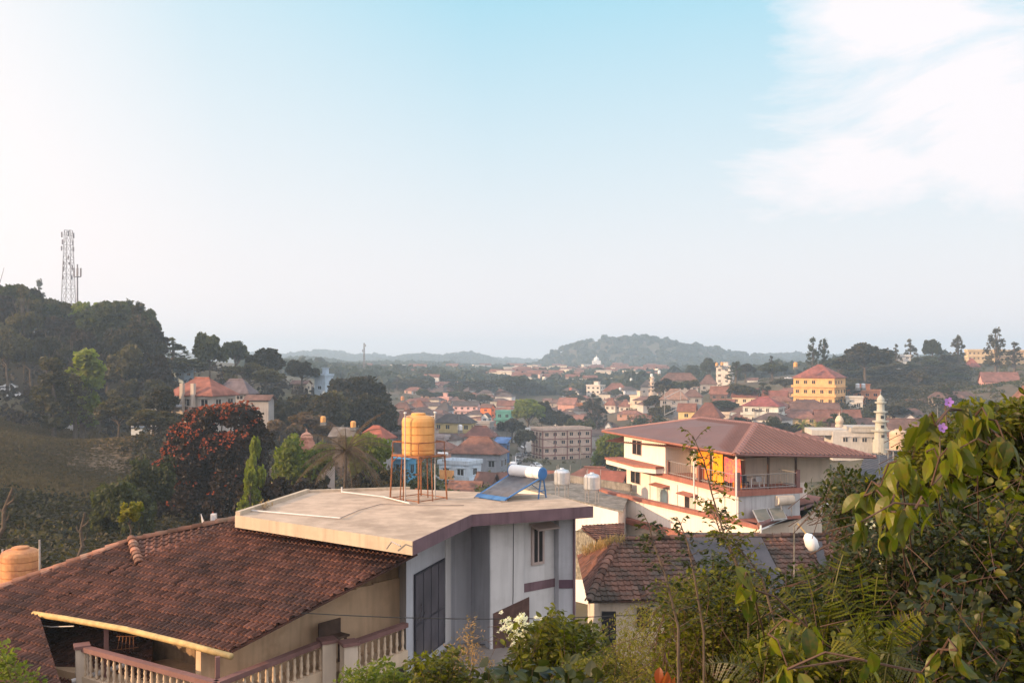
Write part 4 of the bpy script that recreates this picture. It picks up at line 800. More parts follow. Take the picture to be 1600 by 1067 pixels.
# ---------------------------------------------------------------- houses of the town
WIN = {}
def winmesh(w_, h, fr):
    k = (round(w_, 1), round(h, 1), fr)
    if k not in WIN:
        b = MB(); w2 = k[0] / 2; b.box(-w2 - .12, w2 + .12, -.07, 0, -.12, k[1] + .12, 0)
        for s in (-1, 1): b.box(s * w2 / 2 - w2 / 2 + .06, s * w2 / 2 + w2 / 2 - .06, -.075, -.071, .04, k[1] - .04, 1)
        b.box(-w2 - .25, w2 + .25, -.5, 0, k[1] + .2, k[1] + .28, 0)
        me = bpy.data.meshes.new('window'); me.from_pydata(b.v, [], b.f); fin(me, [wm(fr), M['glass']], b.m, b.t); WIN[k] = me
    return WIN[k]
def house(label, x0, x1, yb, ye, yr, t, ratio=1.3, yaw=-20, fl=1, wall=(.6, .55, .5), roof='hip', rc=(.19, .085, .062), opt='', nm='house', cat='house', group=None):
    th0 = R(yaw); W_ = (x1 - x0) / F * t; h = max(1.8, (yb - ye) / F * t); rh = max(.3, (ye - yr) / F * t)
    d = W_ / (abs(math.sin(th0)) + ratio * math.cos(th0)); w_ = d * ratio
    if roof in ('hip', 'gable') and 'E' not in opt: w_ *= .93; d *= .93
    c = P((x0 + x1) / 2, yb, t + d * .4); c.z = P(0, yb, t).z
    r = thing(nm, label, cat, c, th0, group)
    X, Y = w_ / 2, d / 2; far = t > 620
    vc = Vector((-c.x, -c.y, 0)).normalized(); faces = []
    for nx, ny, ln in ((0, -1, w_), (-1, 0, d), (1, 0, d)):
        wn = Vector((nx * math.cos(th0) - ny * math.sin(th0), nx * math.sin(th0) + ny * math.cos(th0), 0))
        if wn.dot(vc) > .12: faces.append((nx, ny, ln))
    b = MB(); b.box(-X, X, -Y, Y, -5, h)
    nw_tot = 0
    spots = []
    for nx, ny, ln in faces:
        n = max(1, int(ln / (3.0 if 'w' not in opt else 2.1))); 
        for f in range(fl):
            z = h * f / fl + h / fl * .32; hh = min(1.4, h / fl * .42)
            for i in range(n):
                if (i * 7 + f * 3 + int(x0)) % 11 == 0: continue
                u = (i + .5) / n * ln - ln / 2; spots.append((nx, ny, u, z, min(1.5, ln / n * .45), hh))
    if far:
        for nx, ny, u, z, ww, hh in spots:
            if nx == 0: b.box(u - ww / 2, u + ww / 2, -Y - .04, -Y - .01, z, z + hh, 1)
            else: b.box(nx * (X + .01), nx * (X + .04), u - ww / 2, u + ww / 2, z, z + hh, 1)
    b.build('wall', [wm(wall), M['glass']], r)
    if not far:
        fr = tuple(min(.8, c_ * 1.15 + .03) for c_ in wall)
        for nx, ny, u, z, ww, hh in spots:
            o = link('window', winmesh(ww, hh, fr), r)
            if nx == 0: o.location = (u, -Y - .003, z)
            elif nx < 0: o.location = (-X - .003, u, z); o.rotation_euler = (0, 0, R(-90))
            else: o.location = (X + .003, u, z); o.rotation_euler = (0, 0, R(90))
        if 'd' in opt: MB().box(-X * .2 - .5, -X * .2 + .5, -Y - .06, -Y - .004, 0, 2.1).build('door', [M['wood']], r)
    if 'L' in opt:
        for f in range(1, fl): MB().box(-X - .7, X + .7, -Y - .7, Y + .3, h * f / fl - .12, h * f / fl + .12).box(-X - .68, X + .68, -Y - .68, -Y - .60, h * f / fl + .121, h * f / fl + .8).build('balcony', [wm(tuple(c_ * .92 for c_ in wall))], r)
    if 'B' in opt:                                 # red bands and pilasters
        b = MB()
        for f in range(1, fl + 1): b.box(-X - .12, X + .12, -Y - .12, Y + .12, h * f / fl - .25, h * f / fl + .06)
        for i in range(5): u = -X + 2 * X * i / 4; b.box(u - .18, u + .18, -Y - .14, -Y - .001, 0, h - .26)
        for i in range(1, 4): u = -Y + 2 * Y * i / 4; b.box(-X - .14, -X - .001, u - .18, u + .18, 0, h - .26)
        b.build('band', [wm((.22, .10, .085))], r)
    ov = .55 if roof in ('hip', 'gable', 'shed') else .25
    a, q = X + ov, Y + ov; m = rm(rc); b = MB()
    rs = random.Random(int(x0 * 7 + yb))
    if roof == 'hip':
        k = max(0, (w_ - d) / 2) if w_ >= d else 0; kk = max(0, (d - w_) / 2)
        e = [(-a, -q, h), (a, -q, h), (a, q, h), (-a, q, h)]; r1, r2 = ((-k, 0, h + rh), (k, 0, h + rh)) if w_ >= d else ((0, -kk, h + rh), (0, kk, h + rh))
        if w_ >= d: b.add(e + [r1, r2], [(0, 1, 5, 4), (1, 2, 5), (2, 3, 4, 5), (3, 0, 4)])
        else: b.add(e + [r1, r2], [(0, 1, 4), (1, 2, 5, 4), (2, 3, 5), (3, 0, 4, 5)])
        b.box(-a, a, -q, q, h - .18, h - .002)
    elif roof == 'gable':
        b.slab([(-a, -q, h), (a, -q, h), (a, 0, h + rh), (-a, 0, h + rh)], .12); b.slab([(-a, 0, h + rh), (a, 0, h + rh), (a, q, h), (-a, q, h)], .12)
    elif roof == 'gablex':                        # gable end to the front
        b.slab([(-a, -q, h), (-a, q, h), (0, q, h + rh), (0, -q, h + rh)], .12); b.slab([(0, -q, h + rh), (0, q, h + rh), (a, q, h), (a, -q, h)], .12)
    elif roof == 'shed': b.slab([(-a, -q, h), (a, -q, h), (a, q, h + rh), (-a, q, h + rh)], .12)
    else:
        b.box(-a, a, -q, q, h + .002, h + .22)
    b.build('roof', [m if roof != 'flat' else wm(tuple(c_ * .8 for c_ in wall))], r)
    if roof in ('gable', 'gablex'):
        for sg in (-1, 1):
            tri = [(sg * X, y_, z_) for y_, z_ in ((-Y, h), (Y, h), (0, h + rh * Y / q))] if roof == 'gable' else [(x_, sg * Y, z_) for x_, z_ in ((-X, h), (X, h), (0, h + rh * X / a))]
            MB().add(tri, [(0, 1, 2)]).build('gable_wall', [wm(wall)], r)
    if roof == 'flat':
        p = MB(); z0, z1 = h + .221, h + .85
        for bb in ((-a, a, -q, -q + .2), (-a, a, q - .2, q), (-a, -a + .2, -q + .2, q - .2), (a - .2, a, -q + .2, q - .2)): p.box(*bb, z0, z1)
        p.build('parapet', [wm(wall)], r)
        if 'S' in opt: MB().box(-X * .3, X * .35, 0, Y * .8, h + .222, h + 2.8).box(-X * .3 - .3, X * .35 + .3, -.3, Y * .8 + .3, h + 2.801, h + 3.0).build('stair_room', [wm(wall)], r)
    if roof in ('hip', 'gable') and w_ > 6 and not far:
        MB().tube([(-max(.2, (w_ - d) / 2) if roof == 'hip' else -a, 0, h + rh + .05), (max(.2, (w_ - d) / 2) if roof == 'hip' else a, 0, h + rh + .05)], .14, 6).build('ridge_cap', [rm(tuple(c_ * 1.4 for c_ in rc))], r)
    if 'P' in opt:
        for s in (-1, 1): MB().box(s * X * .25 - .35, s * X * .25 + .35, -Y - .9, -Y - .3, -1, h + rh * .7).build('pillar', [wm((.45, .38, .32))], r)
    if 'V' in opt:                                 # white balcony box on posts
        MB().box(-X - 2.4, -X * .2, -Y - 2.4, -Y - .02, h * .28, h * .42).build('balcony', [wm((.40, .44, .50))], r)
        MB().box(-X - 2.2, -X * .5, -Y - 1.6, -Y - .03, h * .421, h * .95).build('bay', [wm((.36, .39, .44))], r)
        for s in (-2.0, -1.0): MB().box(-X + s - .15, -X + s + .15, -Y - 2.1, -Y - 1.8, -6, h * .279).build('post', [wm((.4, .4, .42))], r)
    return r, c, w_, d, h, rh
TR, TR2, GR, DK, RD = (.19, .085, .062), (.15, .085, .07), (.17, .155, .15), (.075, .065, .065), (.26, .07, .06)
Wh, Cr, Pk, Bl, Ye, Or, Gy = (.62, .61, .60), (.60, .50, .40), (.62, .36, .32), (.40, .50, .60), (.60, .44, .20), (.70, .26, .10), (.34, .32, .31)
T = [
 # left hillside
 ('low dark red tiled shed roof at the foot of the left wood', 160, 205, 652, 636, 612, 235, 1.5, -20, 1, Gy, 'gable', TR2),
 ('upper white house half hidden behind the dark wood', 262, 303, 590, 571, 560, 300, 1.5, -25, 2, Bl, 'hip', TR2, 'L'),
 ('cream house with wide red hip roof, two pillars and white corner balcony', 262, 370, 642, 617, 591, 172, 1.5, -22, 1, (.42, .37, .33), 'hip', (.25, .10, .075), 'PVd'),
 ('tin roofed lean-to joined behind the wide red roof', 338, 400, 628, 618, 596, 205, 1.8, -10, 1, Gy, 'hip', (.14, .11, .12)),
 ('low grey house right of the wide red roof', 385, 428, 640, 625, 617, 195, 1.8, -10, 1, Gy, 'gable', TR2),
 ('tiny white hut with brown roof between the left trees', 205, 238, 676, 660, 650, 185, 1.2, -25, 1, (.45, .50, .56), 'gable', TR),
 ('small pale shed beside the bare ground below the left wood', 90, 118, 651, 640, 637, 215, 1.6, 0, 1, Wh, 'flat'),
 ('pale blue house with big dark windows above the dense trees', 492, 520, 612, 588, 586, 330, 1.1, -28, 2, Bl, 'flat', TR, 'S'),
 ('low pale house under the round tree on the left rise', 455, 486, 612, 600, 594, 340, 1.5, -15, 1, Cr, 'gable', TR2),
 ('small white hut with a tin roof beside the palm', 518, 562, 700, 682, 668, 165, 1.4, -20, 1, (.13, .11, .10), 'gable', GR),
 ('house with a bright red hip roof behind the right green bush', 560, 616, 712, 684, 665, 168, 1.4, -25, 1, Gy, 'hip', (.30, .10, .07)),
 ('bright blue painted shed behind the tank stand', 612, 650, 748, 716, 712, 172, 1.4, -30, 1, (.10, .33, .52), 'shed', (.12, .36, .55)),
 ('dark walled house with wide brown hip roof left of the ochre tank', 608, 665, 690, 664, 640, 260, 1.3, -25, 2, (.20, .17, .17), 'hip', (.21, .115, .09), 'L'),
 ('brown roofed house with a small red box on its ridge', 612, 648, 652, 638, 627, 420, 1.4, -15, 1, Gy, 'hip', TR2),
 ('house with rounded brown roof beside the small red box roof', 640, 668, 650, 636, 625, 430, 1.4, -15, 1, Gy, 'hip', TR),
 ('pink house with a domed rooftop room, farthest of the pink houses', 652, 686, 616, 601, 598, 690, 1.2, -25, 2, (.68, .36, .30), 'flat', TR, 'S'),
 ('long brown house right of the domed pink house', 684, 704, 612, 604, 596, 700, 1.8, -10, 1, Gy, 'gable', TR2),
 ('orange pink house with white corner in the distant trees', 702, 729, 616, 603, 599, 690, 1.3, -20, 2, (.68, .40, .28), 'flat', TR, 'S'),
 ('small pink flat roofed house in front of the distant trees', 684, 706, 631, 622, 619, 560, 1.6, -20, 1, Pk, 'flat', TR, 'S'),
 ('white walled house with dark slate coloured roof', 680, 710, 652, 641, 628, 470, 1.3, -25, 1, (.50, .55, .60), 'hip', DK),
 ('long pale pink terrace of rooms beside the orange house', 706, 752, 650, 634, 627, 480, 2.6, -15, 2, (.66, .45, .44), 'gable', DK, 'L'),
 ('bright orange walled house in the middle of the town', 750, 774, 654, 637, 631, 470, 1.2, -25, 2, (.80, .20, .06), 'gable', TR2),
 ('little white gabled house below the bright orange one', 752, 768, 660, 652, 645, 440, 1.0, -25, 1, Wh, 'gablex', DK),
 ('green and white building with a teal lower wall', 775, 802, 668, 644, 641, 430, 1.5, -15, 2, (.10, .30, .27), 'flat', GR, 'L'),
 ('brown roofed long house behind the green building', 776, 806, 646, 634, 626, 520, 2.0, -12, 1, Gy, 'gable', TR),
 ('long yellow building with grey upper storey behind the ochre tank', 676, 746, 690, 660, 648, 330, 2.2, -15, 2, (.50, .40, .19), 'hip', DK, 'L'),
 ('grey flat building with old concrete top behind the yellow one', 716, 772, 678, 662, 657, 370, 2.0, -15, 1, Gy, 'flat', GR),
 ('old pinkish white house between the tank and the brown hall', 672, 702, 712, 684, 676, 285, 1.2, -20, 2, (.44, .37, .36), 'flat', GR),
 ('upper brown tiled roof stepping behind the big hall roof', 724, 778, 700, 682, 666, 290, 1.8, -12, 1, Gy, 'hip', (.17, .075, .06)),
 ('blue walled shop right of the stepped brown roof', 772, 796, 708, 692, 684, 280, 1.2, -20, 1, (.07, .14, .30), 'shed', (.08, .16, .34)),
 ('big hall with a wide brown tiled hip roof and blue grey walls', 702, 796, 738, 708, 684, 225, 1.7, -14, 1, (.25, .27, .31), 'hip', (.20, .095, .07)),
 ('pale blue white two storey house with an ochre shutter', 686, 752, 772, 726, 722, 185, 1.3, -28, 2, (.52, .60, .68), 'flat', GR, 'L'),
 ('rusty tiled shed roofs below the blue white house', 700, 756, 790, 772, 752, 165, 1.6, -15, 1, TR2, 'gable', (.20, .10, .075)),
 ('jumbled brown tiled roof in front of the street, left part', 742, 780, 776, 758, 738, 178, 1.4, -35, 1, TR2, 'gable', (.15, .08, .065)),
 ('jumbled brown tiled roof in front of the street, right part', 776, 815, 774, 756, 738, 185, 1.2, 15, 1, TR2, 'gable', (.17, .085, .065)),
 ('beige four storey block with red bands beside the street', 830, 924, 722, 672, 669, 330, 1.9, 22, 4, (.55, .42, .34), 'flat', TR, 'B'),
 ('small white building left of the red banded block', 822, 836, 690, 672, 668, 350, 1.0, -15, 2, Wh, 'flat'),
 ('low pinkish shed with tin roof right of the red banded block', 926, 962, 724, 712, 708, 300, 2.2, -10, 1, (.50, .42, .38), 'shed', GR),
 ('white hall with a wide brown roof behind the silver tanks', 884, 975, 768, 748, 733, 128, 1.8, -14, 1, (.66, .58, .48), 'hip', (.17, .085, .07)),
 ('small bright red tiled roof beside the veranda house', 918, 980, 782, 772, 752, 105, 1.5, -25, 1, Cr, 'gable', (.24, .09, .07)),
 ('tiled roof peeping over the solar heater from behind', 848, 884, 772, 756, 738, 150, 1.2, -15, 1, TR2, 'gable', TR),
 # middle of the town, right of the street
 ('white and blue villa alone among the distant trees', 834, 868, 610, 601, 599, 760, 2.0, -12, 2, (.60, .68, .74), 'flat', TR, 'S'),
 ('brick red house with a tower room in the far town', 884, 898, 628, 613, 609, 620, 1.1, -20, 3, (.50, .18, .13), 'flat', TR, 'S'),
 ('small brown shed beside the little green field', 848, 864, 634, 626, 622, 600, 1.4, -15, 1, Cr, 'gable', TR2),
 ('white house with grey gable right of the brick red tower', 896, 912, 628, 620, 612, 610, 1.1, -20, 1, Wh, 'gablex', DK),
 ('pink gabled house with long brown roof above the red banded block', 870, 906, 648, 632, 622, 520, 1.4, -25, 1, (.55, .30, .24), 'gable', (.27, .13, .10)),
 ('small orange house beside the tall dark tree', 897, 911, 642, 632, 629, 520, 1.2, -20, 1, Or, 'flat'),
 ('cluster house with white terraces, left of the wide brown roof', 916, 946, 622, 603, 599, 640, 1.2, -30, 3, (.62, .56, .50), 'flat', TR, 'S'),
 ('wide brown hip roof building in the upper town', 940, 986, 624, 611, 599, 610, 1.7, -15, 2, (.45, .38, .34), 'hip', TR),
 ('small pink house behind the wide brown hip roof', 976, 1002, 614, 604, 601, 680, 1.5, -20, 1, Pk, 'flat', TR, 'S'),
 ('white twin gabled house, its left half', 944, 968, 652, 633, 622, 520, 1.2, -30, 2, (.66, .60, .54), 'hip', TR),
 ('white twin gabled house, its right half', 966, 990, 654, 635, 624, 515, 1.2, -25, 2, (.66, .60, .54), 'hip', TR),
 ('orange shed below the white twin gabled house', 926, 944, 662, 650, 646, 480, 1.3, -20, 1, (.66, .22, .12), 'shed', TR2),
 ('small white gabled hut in front of the dark roof', 945, 956, 676, 666, 659, 400, 1.0, -15, 1, Wh, 'gablex', GR),
 ('long dark tiled roof under the white twin gabled house', 940, 984, 668, 658, 650, 470, 2.0, -10, 1, Gy, 'gable', TR2),
 ('slim cream tower block of four storeys with a dark side', 984, 1011, 664, 620, 617, 480, .8, -38, 4, (.66, .54, .42), 'flat', TR, 'LS'),
 ('grey hip roofed house behind the slim cream tower block', 1000, 1024, 618, 604, 594, 560, 1.4, -20, 1, Gy, 'hip', DK),
 ('long grey two storey school with brown roof on the rise', 1030, 1092, 612, 594, 583, 500, 2.8, -8, 2, (.40, .34, .31), 'hip', TR2),
 ('white apartment house with orange rooftop tanks', 1118, 1148, 600, 574, 570, 540, 1.1, -30, 3, (.60, .55, .50), 'flat', TR, 'S'),
 ('brown hip roof right below the apartment house', 1092, 1122, 612, 600, 586, 520, 1.4, -15, 1, Gy, 'hip', TR2),
 ('pale brown hip roofed house with metal scaffold stairs', 1028, 1080, 646, 624, 608, 410, 1.5, -15, 2, Gy, 'hip', (.26, .16, .12)),
 ('dark brown tiled roof between the palms, upper right town', 1064, 1100, 632, 620, 609, 430, 1.5, -15, 1, Gy, 'hip', TR2),
 ('yellow walled house with a red roof behind the big metal roof', 1058, 1090, 656, 643, 630, 350, 1.5, -22, 1, (.65, .48, .22), 'gable', TR),
 ('house with wide dark red hip roof just over the big metal roof', 1080, 1134, 668, 652, 630, 320, 1.4, -25, 1, Gy, 'hip', (.16, .07, .055)),
 ('small white house with a flat top behind the big metal roof', 1122, 1142, 662, 648, 644, 330, 1.2, -20, 1, Cr, 'flat'),
 ('brick brown shed roof on the slope under the apartment house', 1108, 1142, 626, 616, 604, 450, 1.8, -30, 1, TR2, 'gable', TR),
 ('low brown roof with yellow end above the metal roof', 1112, 1150, 640, 632, 624, 400, 1.8, -20, 1, TR2, 'gable', TR),
 ('long cream walled house with a red gable roof', 1142, 1190, 632, 621, 607, 420, 1.7, -28, 1, (.68, .56, .42), 'gable', (.24, .10, .08)),
 ('red roofed house between the cream and the yellow houses', 1188, 1234, 642, 630, 611, 410, 1.5, -25, 1, Gy, 'gable', (.22, .09, .075)),
 ('white two storey house with green roof edge and blue side', 1157, 1230, 662, 634, 621, 340, 1.4, -30, 2, (.60, .60, .55), 'hip', (.24, .075, .07), 'wL'),
 ('tall yellow orange house of four storeys with a red roof', 1238, 1323, 634, 590, 570, 375, 1.15, -36, 3, (.70, .42, .18), 'hip', (.26, .09, .07), 'LE'),
 ('orange house with a flat roof right of the tall yellow house', 1322, 1378, 632, 612, 609, 385, 1.5, -24, 2, (.62, .25, .12), 'flat', GR, 'S'),
 ('grey white cube house in front of the flat orange house', 1320, 1350, 642, 622, 619, 372, 1.3, -20, 1, (.55, .52, .47), 'flat'),
 ('long brown roof in front of the tall yellow house', 1232, 1312, 652, 644, 630, 350, 3.0, -5, 1, TR2, 'gable', TR2),
 ('lower long brown roof behind the banana plants', 1270, 1345, 668, 658, 641, 335, 2.4, -5, 1, TR2, 'gable', TR),
 ('wide brown roof left of the minaret', 1296, 1372, 688, 678, 654, 330, 2.2, -5, 1, TR2, 'gable', TR2),
 ('widest brown roof behind the beige tank', 1384, 1462, 700, 684, 655, 310, 1.9, -8, 1, TR2, 'gable', TR2),
 ('brown roof reaching into the big leaved bush', 1428, 1505, 720, 700, 668, 220, 1.6, -20, 1, Wh, 'gable', (.22, .10, .08)),
 ('white house with a pale gable right of the minaret', 1406, 1438, 672, 658, 647, 330, 1.1, -20, 1, (.66, .63, .60), 'gablex', DK),
 ('yellow walled house with brown roof behind the purple flowers', 1414, 1478, 655, 643, 625, 370, 1.8, -15, 1, (.62, .46, .20), 'gable', TR2),
 ('low brown roof right of the yellow walled house', 1480, 1522, 660, 648, 630, 360, 1.6, 10, 1, Cr, 'gable', TR2),
 ('pink house with two gables on the right hillside', 1529, 1592, 614, 597, 582, 430, 1.5, -15, 2, (.68, .36, .32), 'gable', (.20, .095, .08)),
 ('small red roofed hut below the school', 1506, 1530, 580, 573, 560, 520, 1.2, -10, 1, Gy, 'hip', (.28, .10, .08)),
 ('cream and red school block on the right hilltop', 1510, 1562, 564, 548, 546, 540, 3.6, -6, 2, (.62, .48, .30), 'flat', TR, 'w'),
 ('cream school wing with red columns at the right edge', 1558, 1640, 566, 549, 546, 520, 4.0, -6, 2, (.62, .44, .24), 'flat', TR, 'Bw'),
 ('brown roofed house among the leaves at the right edge', 1574, 1640, 650, 632, 604, 190, 1.5, -20, 1, Wh, 'hip', (.25, .12, .08)),
 ('pale blue house seen through the leaves at the right', 1562, 1600, 706, 672, 666, 180, 1.3, -20, 2, Bl, 'flat'),
 ('small white roof peeping from the wooded right hill', 1400, 1422, 562, 557, 555, 520, 1.6, -10, 1, Wh, 'flat'),
 ('white house wall behind the trees above the cars', 1166, 1186, 602, 594, 590, 540, 1.2, -20, 1, Wh, 'gable', TR2),
 ('long orange white compound at the foot of the far hill, left wing', 962, 1002, 584, 576, 572, 1050, 3.0, -5, 2, (.74, .52, .42), 'gable', TR),
 ('long orange white compound at the foot of the far hill, right wing', 1004, 1034, 584, 575, 570, 1000, 2.2, -5, 2, (.76, .46, .32), 'gable', TR),
 ('bright cream long building below the far hill', 858, 886, 580, 573, 571, 1150, 3.0, -5, 2, (.76, .66, .5), 'flat'),
 ('white far row house with a stepped top', 800, 832, 582, 574, 572, 1100, 3.4, -5, 2, (.75, .70, .62), 'flat'),
 ('small white house below the far cream building', 832, 842, 590, 580, 578, 1000, 1.1, -10, 2, Wh, 'flat'),
 ('small brown roofed white house in the far trees', 897, 914, 588, 582, 577, 900, 1.2, -15, 1, (.68, .6, .5), 'gable', TR2),
]
for row in T: house(*row)
# tiny far houses that read as specks of wall
sp_ = random.Random(11)
FS = []
for i in range(120):
    px = sp_.uniform(790, 1040) if i < 84 else sp_.uniform(560, 1010); t = sp_.uniform(700, 1380); x = (px - HX) / F * t; FS.append((x, t))
proto_f = None
for i, (x, y) in enumerate(FS):
    z = tz(x, y)
    if i < 3:
        r = thing('far_house', 'tiny pale house among the trees far across the valley', 'house', (x, y, z + 1), sp_.uniform(-.6, .3), 'tiny pale far houses')
        wl = MB().box(-4.5, 4.5, -3.5, 3.5, -3, 5.5).box(-3.5, -2, -3.56, -3.51, 1.5, 3).box(1.5, 3, -3.56, -3.51, 1.5, 3).build('wall', [wm([(.74, .70, .64), (.66, .58, .48), (.70, .52, .44)][i])], r)
        if i == 1: rf = MB().box(-4.8, 4.8, -3.8, 3.8, 5.502, 6.2).build('roof', [wm((.6, .55, .5))], r)
        else: rf = MB().slab([(-5, -4, 5.4), (5, -4, 5.4), (5, 0, 7.6), (-5, 0, 7.6)], .2).slab([(-5, 0, 7.6), (5, 0, 7.6), (5, 4, 5.4), (-5, 4, 5.4)], .2).build('roof', [rm(TR)], r)
        kids(r, wl, rf); FP = globals().setdefault('FP_', []); FP.append(r)
    else: 
        k = sp_.uniform(.7, 1.3); copy_tree(FP_[i % 3], (x, y, z + 2), sp_.uniform(-.7, .4), scale=(k * 1.2, k, k))
# old town roofs filling the gaps between the named houses
OLD = []
OL = ['grey walls and a brown tiled roof', 'cream walls and a dark brown roof', 'off white walls and an almost black brown roof', 'brick red walls and a red brown roof', 'pale walls and a greyish tin roof', 'salmon walls and a brown tiled roof', 'pale blue walls and a dark brown roof', 'tan walls and a blackish roof', 'yellow ochre walls and a red brown roof', 'two white storeys and a tin roof']
def oldroof(px, t, i):
    x = (px - HX) / F * t; z = tz(x, t) - .3; w_ = sp_.uniform(9, 15); d = sp_.uniform(7, 9); h = sp_.uniform(2.4, 3.2) + (2.2 if i in (4, 9) else 0); rh = sp_.uniform(2.0, 2.8)
    r = thing('old_house', 'low town house with ' + OL[i], 'house', (x, t, z), sp_.uniform(-.7, .3), 'low town houses with ' + OL[i])
    wl = MB().box(-w_ / 2, w_ / 2, -d / 2, d / 2, -4, h).build('wall', [wm([Gy, (.55, .48, .40), (.50, .48, .45), (.45, .26, .20), (.46, .44, .40), (.55, .36, .30), (.36, .42, .46), (.42, .34, .27), (.55, .40, .22), (.62, .60, .58)][i])], r)
    a, q = w_ / 2 + .5, d / 2 + .6; k = a - q * .8
    rf = MB().add([(-a, -q, h), (a, -q, h), (a, q, h), (-a, q, h), (-k, 0, h + rh), (k, 0, h + rh)], [(0, 1, 5, 4), (1, 2, 5), (2, 3, 4, 5), (3, 0, 4), (3, 2, 1, 0)]).build('roof', [rm([TR, TR2, (.13, .075, .062), (.22, .105, .08), (.105, .075, .068)][i % 5])], r)
    wn = []
    for j in range(3):
        o = link('window', winmesh(1.1, 1.3, (.4, .3, .25)), r); o.location = (-w_ / 3 + j * w_ / 3, -d / 2 - .003, 1.0); wn.append(o)
    kids(r, wl, rf, *wn); OLD.append(r)
for i in range(10): oldroof([640, 700, 745, 790, 930, 1010, 1180, 1290, 905, 660][i], [300, 360, 400, 520, 370, 420, 290, 300, 450, 420][i], i)
for i in range(290):
    a = sp_.random()
    px = sp_.uniform(628, 800) if a < .45 else (sp_.uniform(850, 1080) if a < .8 else sp_.uniform(1080, 1500)); t = sp_.uniform(270, 640) if i % 3 else sp_.uniform(600, 900)
    if 795 < px < 860 and t < 480: continue
    if 795 < px < 960 and t < 400: continue
    if px > 1080: t = sp_.uniform(250, 430)
    if px > 1250 and (i % 10 in (4, 9) or t > 370): continue
    if px > 1500: continue
    x = (px - HX) / F * t; k = sp_.uniform(.7, 1.0); copy_tree(OLD[i % 10], (x, t, tz(x, t) - .3), sp_.uniform(-.8, .4), scale=(k, k, k))
# rooftop tanks of the town
def tanklet(px, py, t, m, label, grp='small rooftop tanks'):
    r = thing('rooftop_tank', label, 'water tank', P(px, py, t), 0, grp)
    r.scale = (.6 if t < 200 else 1,) * 3
    a = MB().lathe((0, 0, .5), [(.75, 0), (.78, .1), (.78, 1.4), (.6, 1.7), (.2, 1.8)], 12).build('body', [m], r); c = MB().box(-.8, .8, -.8, .8, -.4, .5).build('base', [M['oldc']], r)
for px, py, t, m, lab in [(505, 662, 170, 'tanky', 'square looking orange tank left of the palm'), (552, 670, 165, 'tanky', 'orange tank above the palm crown'), (1243, 575, 372, 'tanky', 'yellow tank on the tall yellow house'),
   (1340, 608, 380, 'alu', 'left silver tank on the flat orange house'), (1349, 608, 380, 'alu', 'right silver tank on the flat orange house'), (1120, 573, 538, 'tanky', 'left orange tank on the apartment house'), (1128, 572, 538, 'tanky', 'right orange tank on the apartment house'),
   (629, 627, 420, 'tanko', 'red tank on the brown roof left of the ochre tank'), (719, 674, 320, 'whitep', 'white tank on the yellow building'), (969, 611, 600, 'whitep', 'white tank on the wide brown roof, left one'), (976, 617, 560, 'whitep', 'white tank on the wide brown roof, right one'),
   (986, 596, 640, 'whitep', 'white tank standing high behind the pink house'), (1030, 585, 520, 'whitep', 'white tank at the left end of the grey school'), (1018, 590, 560, 'whitep', 'white tank on top of the round tower')]:
    tanklet(px, py, t, M[m], lab)
r = thing('ochre_shutter', 'ochre plywood board on the front of the blue white house', 'board', P(698, 742, 181.2), R(-28)); MB().box(-1.6, 1.6, -.05, .0, -.8, .95).build('board', [M['tanky']], r)
c = P(692, 716, 184); r = thing('roof_drum_heater', 'small white solar drum on the roof of the blue white house', 'solar heater', c, R(-10))
MB().tube([(-1, 0, .9), (1, 0, .9)], .3, 12).build('drum', [M['whitep']], r); MB().box(-.1, .1, -.1, .1, -.6, .62).build('leg', [M['steel']], r)
# mosque and minaret
ms = thing('mosque', 'low white mosque with a small onion dome beside the minaret', 'mosque', P(1345, 695, 240), R(-8)); s = 240 / F
X0, X1 = -42 * s, 38 * s
MB().box(X0, X1, 0, 12, -4, 20 * s).build('wall', [wm((.52, .49, .45))], ms); MB().box(X0 * .3 - .5, X1 + .3, -.5, 11, 20 * s + .002, 27 * s).build('upper_wall', [wm((.44, .41, .37))], ms)
MB().box(X0 - 5, X0 * .3 - .52, 1, 12, 14 * s, 22 * s).build('side_roof', [wm((.52, .48, .43))], ms)
for i in range(5): link('window', winmesh(1.2, 1.1, (.6, .55, .5)), ms).location = (X0 + 3 + i * 2.3, -.003, .7)
MB().lathe((-30 * s, 2, 27 * s), [(1.0, 0), (1.0, .6), (.75, .7), (1.0, 1.2), (1.05, 1.7), (.7, 2.5), (.15, 3.0), (.05, 3.8)], 16).build('dome', [wm((.6, .48, .36))], ms)
MB().box(X0 * .3, X1, -.62, -.5, 27 * s, 29.5 * s).build('parapet', [wm((.5, .46, .4))], ms)
def minaret(px, py, t, hgt, r0, label, col):
    m_ = thing('minaret', label, 'minaret', P(px, py, t)); pr = []; z = 0; n = 4
    pr = [(r0 * 1.25, -2), (r0 * 1.25, hgt * .1)]
    for i in range(n):
        z = hgt * (.10 + .19 * i); k = 1 - .13 * i; pr += [(r0 * k, z + .02), (r0 * k * .96, z + hgt * .145), (r0 * k * 1.45, z + hgt * .16), (r0 * k * 1.5, z + hgt * .185), (r0 * k * .9, z + hgt * .19)]
    pr += [(r0 * .55, hgt * .87), (r0 * .62, hgt * .90), (r0 * .42, hgt * .95), (r0 * .06, hgt)]
    MB().lathe((0, 0, 0), pr, 16).build('tower', [wm(col)], m_)
    for i in range(3): MB().box(-r0 * .25, r0 * .25, -r0 * 1.02 * (1 - .13 * i), -r0 * .6, hgt * (.14 + .19 * i), hgt * (.20 + .19 * i)).build('window', [M['glass']], m_)
    MB().tube([(0, 0, hgt * .99), (0, 0, hgt * 1.06)], r0 * .06, 5).build('finial', [M['steel']], m_)
